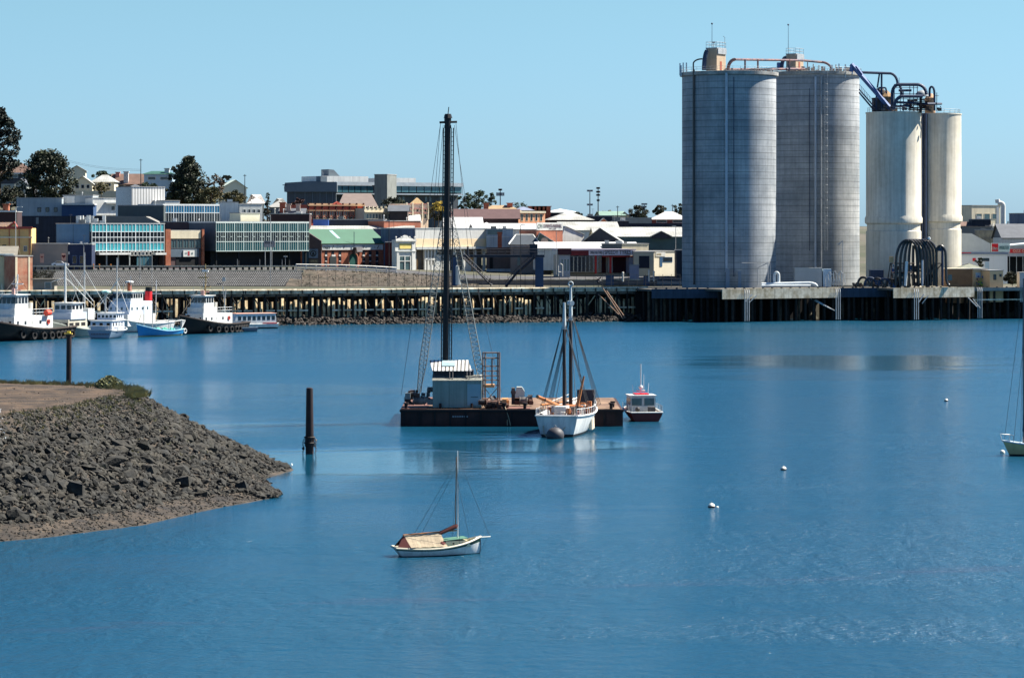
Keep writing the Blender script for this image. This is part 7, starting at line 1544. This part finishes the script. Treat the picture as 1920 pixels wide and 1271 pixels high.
# --- red and white launch ---
dm0 = M("dark machinery", (48, 48, 54))
t = boat("motor_launch", "small motor launch with a dark red hull and white cabin moored right of the barge", 1202, 786, 97, "motor boat"); L = 8
H = Hull(L, 4.0, 1.05, 1.05, 1.6, .5, .93, .6, .05, pw=2.6, bul=.15, wl=.05); rdh = M("dark red hull", (96, 30, 28), .5, .12); H.build(t, (rdh, rdh, rdh, dwhite))
c = cabin(t, -1.4, 2.0, 2.9, .95, 2.75, dwhite, slant=.45, roof=.12); cwins(c, -1.4, 1.4, 2.9, 1.7, 2.5, 3, 2, face=-1, g=.2, mat=glass2); MB().prism([(-.6, 1.0), (.6, 1.0), (.6, 1.62), (-.6, 1.62)], 'x', -1.46, -1.401).build('door', dwhite, c)
tubep(t, 'mast', [[(.2, 0, 2.8), (.2, 0, 6.4)]], .06, dwhite); tubep(t, 'antenna', [[(0, -.8, 2.8), (0, -.9, 4.2)], [(0, .9, 2.8), (0, 1, 4.0)], [(.2, -.35, 2.8), (.2, -.35, 5.2)]], .025, dwhite, 4); mb = MB(); mb.ball((.2, 0, 3.7), .26, 10); mb.bar((.2, -.5, 3.3), (.2, .5, 3.3), .1, 6); mb.build('radar', dwhite, t)
mb = MB(); mb.box(-.8, 1.2, -.8, .8, 2.88, 3.0); mb.build('hatch', M("funnel red", (196, 30, 36)), t); tubep(t, 'railing', [[(-3.8, s_*1.7, 1.05), (-3.8, s_*1.7, 1.8)] for s_ in (-1, 1)]+[[(-3.8+k, s_*1.8, 1.05), (-3.8+k, s_*1.8, 1.8)] for s_ in (-1, 1) for k in range(7)]+[[(-3.8, s_*1.8, 1.8), (2.2, s_*1.8, 1.9)] for s_ in (-1, 1)], .03, steel_g, 4)
mb = MB(); mb.ball((-3, .9, 1.35), .3, 8); mb.box(-2.8, -2.2, -1.2, -.4, 1, 1.6); mb.build('deck_gear', dm0, t)
# --- yacht at the right edge ---
t = boat("yacht", "cream hulled yacht with a dark mast cut off by the right edge", 1960, 853, 188, "yacht"); L = 8.6
H = Hull(L, 3.0, .95, .95, 1.45, .9, .6, 1.1, .5, e0=.4, bul=.08, wl=.14); H.build(t, (M("cream hull paint", (196, 180, 132), .45, .1, .6, streak=.2), boot, hblack, M("pale blue grey deck edge", (176, 190, 200), .6)), deck=M("blue grey deck", (150, 162, 172), .7))
c = cabin(t, -1.6, 1.8, 1.7, .95, 1.55, dwhite, slant=.5); cwins(c, -1.2, 1.2, 1.7, 1.15, 1.38, 3, 0, g=.3)
mb = MB(); mb.bar((2.2, 0, 1.2), (2.2, 0, 17.2), .085, 10, .07); mb.build('mast', M("dark alloy mast", (60, 66, 76), .4, .1), t); mb = MB(); mb.bar((2.1, 0, 3.9), (2.1, 0, 2.3), .14, 8, .22); mb.build('sail_cover', M("navy canvas", (30, 36, 60), .8), t); tubep(t, 'boom', [[(2.15, 0, 2.3), (-2.6, 0, 2.4)]], .13, M("navy canvas", (30, 36, 60)))
tubep(t, 'rigging', [[(2.2, 0, 16.5), (4.15, 0, 1.4)], [(2.2, 0, 9), (2.2, .9, 1.1)], [(2.2, 0, 16.2), (2.1, 1.2, 1)], [(2.2, 0, 16.2), (2.1, -1.2, 1)], [(2.2, 0, 11), (3.2, 0, 1.3)], [(2.2, -.7, 10.4), (2.2, .7, 10.4)]], .018, wire, 4)
tubep(t, 'pulpit', [[(4.35, 0, 1.35), (4.55, 0, 2.1)], [(4.55, 0, 2.1), (3.4, .6, 2.0), (3.4, .6, 1.2)], [(4.55, 0, 2.1), (3.4, -.6, 2.0), (3.4, -.6, 1.2)], [(2.6, .9, 1.1), (2.6, .9, 1.85)]], .03, steel_w, 5); mb = MB(); mb.torus((2.0, .6, 1.5), .3, .07, 'y'); mb.build('life_ring', dwhite, t)
d = WD(850); t = thing("mooring_buoy", "small white pickup buoy under the bow of the right edge yacht", "buoy", (X(1879.5, d), d, 0)); mb = MB(); mb.ball((0, 0, .1), .26, 12); mb.build('body', M("white buoy", (224, 220, 206), .5), t, smooth=True)
# mooring buoys
for px, py, lb, r_ in ((1774, 752, "tiny white and dark red mooring buoy farthest out on the right", .26), (1469, 881, "small cream mooring buoy in mid water", .27), (1334, 951, "white mooring buoy nearest the camera on the right", .28)):
    d = WD(py); t = thing("mooring_buoy", lb, "buoy", (X(px, d), d, 0)); mb = MB(); mb.lathe([(.001, -r_), (r_*.8, -r_*.5), (r_, 0), (r_, .05)], (0, 0, .08), 14); mb.cur = 1; mb.lathe([(r_, .05), (r_*.85, r_*.55), (r_*.4, r_*.9), (.001, r_)], (0, 0, .08), 14)
    mb.build('body', [M("maroon buoy base", (92, 40, 36), .6), M("white buoy", (224, 220, 206))], t, smooth=True)
    mb = MB(); mb.torus((0, 0, r_+.12), .06, .02, 'x', 10, 4); mb.build('ring', steel_g, t)
    if px == 1334: mb = MB(); mb.ball((r_*1.7, .1, .02), .12, 8, .6); mb.build('float', M("white buoy", (224, 220, 206)), t)
# --- barge ---
by = 318.0
bw0, bw1 = X(751, by), X(1168, by); BW = bw1-bw0
t = thing("work_barge", "broad rust black work barge with a tan timber deck", "barge", (bw0, by, 0)); fz = 1.85; BD = 22
MB().prism([(0, -.6), (BW, -.6), (BW, fz), (0, fz)], 'y', 0, BD).build('hull', M("rust black barge plate", (46, 32, 32), .8, .35, .4, second=(74, 44, 38), streak=.3), t)
mb = MB()
for i in range(15): x = .4+i*(BW-.8)/14; mb.box(x-.1, x+.1, -.14, -.002, .1, fz-.25) if i < 6 or i % 2 else None
mb.box(-.1, BW+.1, -.2, -.003, fz-.25, fz+.02); mb.build('fender_rib', M("rust black rib", (36, 28, 28), .8), t)
MB().box(.3, BW-.3, .3, BD-.3, fz+.005, fz+.06).build('deck', M("tan deck planks", (132, 108, 86), .9, .35, .35, second=(92, 70, 56), lines=(('Y', 1.1, .07, .25),)), t)
mb = MB(); mb.box(0, 3, .3, BD, fz+.065, fz+.1); mb.box(10, 14.5, .3, 5, fz+.065, fz+.1); mb.build('rust_patch', M("rose rust plate", (104, 72, 62), .9, .3, .5), t)
for x, y in ((.6, .6), (.8, 20), (10.4, .6), (11.6, .5), (BW-1.3, .5), (BW-1.0, 3.5), (BW-3, 21), (BW-6.6, .5), (13.9, .5)):
    mb = MB(); mb.bar((x, y, fz), (x, y, fz+.65), .17, 8, .2); mb.bar((x, y, fz+.6), (x, y, fz+.75), .3, 8); mb.build('bollard', M("rust black rib", (36, 28, 28)), t)
tubep(t, 'mooring_rope', [[(11.6, .5, fz+.5), (12.1, -.3, 1.0), (12.3, -.4, .1)], [(11.9, .5, fz), (11.95, -.25, .1)]], .045, rope, 5)
mb = MB()
for i in range(7): mb.box(5.8+i*.26, 5.95+i*.26, -.02, -.004, 1.0, 1.17)
mb.build('lettering', M("grey roof fascia", (150, 152, 156)), t)
# shed on the barge
dS = by+1.4; t = thing("site_shed", "two tier pale blue green sheet shed with a ribbed white roof standing on the barge", "shed", P(811, 764, dS)); bx0, bz0 = t.location.x, t.location.z
shm = M("pale green grey sheet", (132, 148, 140), .6, .12, .5, streak=.3, lines=(('X', 1.9, .05, .35), ('X', .3, .03, .08))); W_ = (905-813)/PPM(dS); h_ = (764-713)/PPM(dS)
MB().box(0, W_, 0, 3.6, 0, h_).build('wall', shm, t); MB().prism([(-.15, h_), (W_+.1, h_), (W_-.25, h_+.62), (-.28, h_+.62)], 'y', .0, .01).build('trim', dwhite, t) if 0 else None
mb = MB(); mb.quadf((-.05, -.1, h_), (W_+.1, -.1, h_), (W_-.3, 1.9, h_+.55), (-.05, 1.9, h_+.55)); mb.prism([(-.1, h_), (3.7, h_), (1.9, h_+.55)], 'x', -.05, W_+.05); mb.build('roof', M("weathered white roof", (150, 152, 144), .7, .2, .8), t)
z2_ = (764-696)/PPM(dS); mb = MB(); mb.box(0, W_*.83, 1.6, 4.6, h_+.3, z2_); mb.build('upper_wall', M("grey black canvas", (52, 58, 66)), t)
sw = M("ribbed white roof sheet", (196, 194, 188), .5, .05, .5, lines=(('X', .44, .17, .85),)); z3 = (764-697)/PPM(dS); z4_ = z3+.0
mb = MB(); mb.prism([(.9, z3), (4.4, z3+1.05), (4.4, z3+1.12), (.9, z3+.07)], 'x', -.02, W_*.80); mb.xform(Matrix.Identity(4)); o = mb.build('upper_roof', sw, t)
for v in o.data.vertices: v.co.x += .0 if v.co.y < 2 else -.45
mb = MB(); mb.prism([(2.2, z3+.53), (3.9, z3+1.04), (3.9, z3+1.08), (2.2, z3+.57)], 'x', 1.0, 2.5); mb.build('skylight', M("frosted skylight", (150, 178, 184)), t); mb = MB()
for x in (1.9, 2.25, 3.85, 4.2): mb.bar((x, .15, h_-.1), (x, 1.0, z3+.1), .05, 4)
mb.build('stay', wire, t); MB().box(W_*.71, W_*.985, -.03, -.002, .25, h_*.86).build('door', M("pale green grey door", (138, 166, 172), .6, .08), t); MB().box(W_*.78, W_*.93, -.06, -.031, h_*.38, h_*.40).build('door_bar', wire, t)
mb = MB()
for x in (W_*.16, W_*.80): mb.bar((x, -.3, -.1), (x, -.3, .5), .14, 8)
mb.build('bollard', M("rust black rib", (36, 28, 28)), t)
# spud mast
dM = by+6.0; t = thing("spud_mast", "tall black tubular mast with side ladders rising from the barge", "mast", P(835, 764, dM)); mb = MB(); mb.bar(P(834.5, 764, dM), P(839.5, 222, dM), .35, 14); wb(mb, "shaft", hblack, t, smooth=True)
for a, b_, c_ in ((828.5, 833, 'l'), (849.5, 845, 'r')):
    mb = MB(); x0b, x0t = a-(2 if c_ == 'l' else 4), a+(2 if c_ == 'l' else 0)
    mb.bar(P(x0b, 764, dM), P(x0t+1, 240, dM), .07, 5); mb.bar(P(x0b+(4 if c_ == 'l' else -4), 764, dM), P(x0t+1+(4 if c_ == 'l' else -4), 240, dM), .05, 5)
    n = 62
    for i in range(n): f = i/n; q = Vector(P(x0b, 764, dM)).lerp(Vector(P(x0t+1, 240, dM)), f); q2 = Vector(P(x0b+(4 if c_ == 'l' else -4), 764, dM)).lerp(Vector(P(x0t+1+(4 if c_ == 'l' else -4), 240, dM)), f); mb.bar(q, q2, .03, 4)
    wb(mb, "ladder", hblack, t)
mb = MB(); mb.bar(P(824, 230, dM), P(857, 229, dM), .13, 5); mb.bar(P(840, 222, dM), P(840, 214, dM), .5, 8, .35); mb.bar(P(833, 238, dM), P(846, 238, dM), .2, 6); mb.bar(P(840, 215, dM), P(841.5, 201, dM), .05, 4)
for px in (835, 844): mb.bar(P(px, 228, dM), P(px, 216, dM), .14, 6)
wb(mb, "mast_head", hblack, t)
# lattice legs
def lattice(t, a, b, w0, w1, nseg, mat, name='leg'):
    a = Vector(a); b = Vector(b); ax = (b-a).normalized(); u = ax.cross(Vector((0, 1, 0))).normalized(); v = ax.cross(u); mb = MB(); off = [(1, 1), (1, -1), (-1, -1), (-1, 1)]
    def wd(f): return (w0+(w1-w0)*f)*min(1, 4*f+.3, 4*(1-f)+.2)
    for i in range(nseg):
        f0, f1 = i/nseg, (i+1)/nseg; p0, p1 = a.lerp(b, f0), a.lerp(b, f1)
        c0 = [p0+(u*x+v*y)*wd(f0)*.5 for x, y in off]; c1 = [p1+(u*x+v*y)*wd(f1)*.5 for x, y in off]
        for k in range(4): mb.bar(c0[k], c1[k], .045, 4); mb.bar(c0[k], c1[(k+1) % 4], .026, 3); mb.bar(c0[k], c0[(k+1) % 4], .02, 3)
    return wb(mb, name, mat, t)
lm = M("pale grey lattice steel", (122, 126, 122), .6, .2, 1.0)
t = thing("lattice_frame", "pale lattice A frame legs straddling the black mast on the barge", "crane frame", P(787, 750, by+7)); lattice(t, P(784, 742, by+7), P(839, 372, by+6.8), .9, .55, 44, lm); lattice(t, P(908, 742, by+7), P(841, 372, by+6.8), .9, .55, 44, lm)
mb = MB(); mb.box(*[X(835, by+6.6), X(845, by+6.6), by+6.4, by+7.2, Z(378, by+6.6), Z(366, by+6.6)]); wb(mb, "apex_block", lm, t)
t = thing("guy_wires", "thin dark guy wires running from the mast head down to the barge", "wire", P(751, 760, by+1)); mb = MB()
for a, b_ in (((826, 232), (752, 742)), ((855, 232), (878, 470)), ((878, 470), (940, 735)), ((831, 235), (790, 735)), ((852, 235), (900, 560)), ((826, 232), (810, 430))): mb.bar(P(*a, dM), P(*b_, by+5), .022, 4)
wb(mb, "wire", wire, t); mb = MB(); mb.bar(P(877, 462, dM), P(878, 480, dM), .12, 6); wb(mb, "block", wire, t)
# scaffold
t = thing("scaffold_tower", "rusty grey scaffold tower with a tan platform on the barge", "scaffold", P(905, 764, by+3)); mb = MB(); dd = by+3
for px in (905, 909.5, 933, 936.5): mb.bar(P(px, 762, dd), P(px, 660, dd), .06, 5); mb.bar(P(px+1, 758, dd+1.8), P(px+1, 661, dd+1.8), .05, 5)
for px in (921.5, 923.5): mb.bar(P(px, 722, dd), P(px, 672, dd), .05, 5)
wb(mb, "post", M("rust grey steel", (116, 100, 92), .8, .3), t); mb = MB()
for py in (661, 671, 686, 695, 704, 712, 722): mb.bar(P(905, py, dd), P(936.5, py, dd), .06 if py < 672 else .035, 4); mb.bar(P(906, py+1, dd+1.8), P(937, py+1, dd+1.8), .035, 4); mb.bar(P(905, py, dd), P(906, py, dd+1.8), .03, 4)
for k in range(26): py = 664+k*3.4; mb.bar(P(933, py, dd), P(936.5, py, dd), .03, 4)
mb.bar(P(911, 730, dd), P(932, 757, dd), .04, 4); mb.bar(P(932, 728, dd), P(911, 752, dd), .04, 4); wb(mb, "rung", M("rust grey steel", (116, 100, 92)), t)
mb = MB(); mb.box(X(911, dd), X(927, dd), dd, dd+1.6, Z(726.5, dd), Z(721, dd)); wb(mb, "platform", M("tan plywood", (196, 146, 98), .85, .15), t)
# winch and engines on the deck
def machine(label, px, py, d, n, sx, sz, seed, cols, rot=0, name="deck_winch", cat="winch"):
    rn = random.Random(seed); t = thing(name, label, cat, P(px, py, d)); mb = MB()
    for i in range(n):
        x, y = rn.uniform(-sx, sx), rn.uniform(-.8, .8); z = rn.random()**1.5*sz; s_ = rn.uniform(.08, .3); mb.cur = rn.randrange(len(cols))
        if rn.random() < .5: mb.bar((x-s_*1.2, y, z+s_), (x+s_*1.2, y, z+s_), s_, 8)
        else: mb.box(x-s_, x+s_, y-s_, y+s_, max(0, z-s_), z+s_*1.3)
    mb.build("gear", cols, t); mb = MB(); mb.bar((-sx*.5, -.6, .45), (sx*.4, -.6, .45), .42, 12); mb.torus((-sx*.5, -.6, .45), .45, .07, 'x'); mb.torus((sx*.4, -.6, .45), .45, .07, 'x'); mb.build("drum", cols[0], t)
    return t
dm_ = M("dark machinery", (48, 48, 54)); bm_ = M("brown rusted gear", (88, 62, 52), .85, .3)
machine("cluttered dark winch gear left of the shed on the barge", 787, 758, by+2.5, 60, 1.4, 1.6, 1, [dm_, dm_, bm_, M("pale grey lattice steel", (122, 126, 122))])
machine("rusty anchor gear at the scaffold foot on the barge", 925, 764, by+1.6, 40, 1.5, .7, 2, [bm_, dm_, M("tan plywood", (196, 146, 98))], name="anchor_gear", cat="gear")
t = machine("dark engine with a pale cowl standing on the open barge deck", 982, 758, by+5.5, 30, .9, .8, 3, [dm_, bm_], name="deck_engine", cat="engine")
mb = MB(); mb.prism([(-1.1, .8), (.1, .8), (.1, 1.5), (-.2, 2.0), (-.8, 2.0)], 'y', -.5, .5); mb.build("cowl", M("pale cowl", (190, 196, 186), .6, .1), t); mb = MB(); mb.box(-1.4, -1.0, -.5, .5, 0, 1.9); mb.bar((-1.2, -.52, 1.4), (-1.2, -.45, 1.4), .3, 12); mb.build("radiator", dm_, t)
t = thing("steel_beams", "two dark steel beams leaning on the barge deck beside the scaffold", "beams", P(925, 760, by+2.5)); mb = MB(); mb.bar(P(920, 744, by+2.6), P(935, 762, by+2.4), .2, 4); mb.bar(P(925, 742, by+3), P(938, 760, by+2.8), .16, 4); wb(mb, "beam", dm_, t)
# --- mooring piles ---
d = WD(851); t = thing("mooring_pile", "thick dark rusty pile with a chain collar standing in open water", "pile", (X(580.5, d), d, 0)); pm = M("rust black pile", (26, 18, 17), .6, .3, 1.2, second=(46, 28, 26))
mb = MB(); mb.lathe([(.40, -2), (.40, 1.9), (.33, 6.3), (.31, 6.45), (.22, 6.5), (.01, 6.52)], (0, 0, 0), 20); mb.build("shaft", pm, t, smooth=True); mb = MB(); mb.bar((0, 0, .75), (0, 0, 1.75), .47, 14); mb.torus((0, 0, 1.1), .5, .08, 'z'); mb.torus((0, 0, 1.65), .5, .07, 'z'); mb.build("collar", M("rust black pile"[:15], (40, 32, 30), .8, .4), t)
mb = MB()
for s_, zz in ((-1, 1.5), (1, .95), (-1, .6), (1, 1.6)):
    for k in range(8): a = k/8*math.pi; mb.torus((s_*(.52+.12*math.sin(a)), -.2, zz-.12*k), .07, .025, 'y' if k % 2 else 'x', 8, 4)
mb.ball((-.62, 0, .55), .14, 8); mb.ball((.62, 0, 1.35), .12, 8); mb.build("chain", dm_, t)
dP = 300; t = thing("channel_pile", "slender dark pile with a yellow cap rising behind the headland", "pile", (X(128, dP), dP, 0)); mb = MB(); mb.bar((0, 0, -2), (.08, 0, Z(627, dP)), .30, 12, .27); mb.build("shaft", pm, t, smooth=True)
mb = MB(); z = Z(627, dP); mb.box(-.42, .42, -.3, .3, z, z+.12); mb.build("cap_plate", M("mustard plate", (190, 160, 84), .7), t); mb = MB(); mb.box(-.12, .22, -.2, .2, z+.12, z+.32); mb.build("marker", M("yellow marker", (226, 206, 70), .6), t)
# gulls / small white bird on the rock tip
d = WD(879); t = thing("seagull", "white gull standing on the rocks at the headland tip", "bird", (X(547, d-1), d-1, .25)); mb = MB(); mb.lathe([(.001, -.2), (.07, -.12), (.09, 0), (.06, .12), (.001, .2)], (0, 0, 0), 10)
mb.xform(Matrix.Rotation(R(75), 4, 'X')); mb.ball((0, -.17, .13), .05, 8); mb.build("body", M("gull white", (232, 232, 230), .7), t, (0, 0, .2), smooth=True); mb = MB(); mb.bar((.02, 0, 0), (.02, 0, .16), .008, 4); mb.bar((-.02, 0, 0), (-.02, 0, .16), .008, 4); mb.build("leg", M("tan plywood", (196, 146, 98)), t)
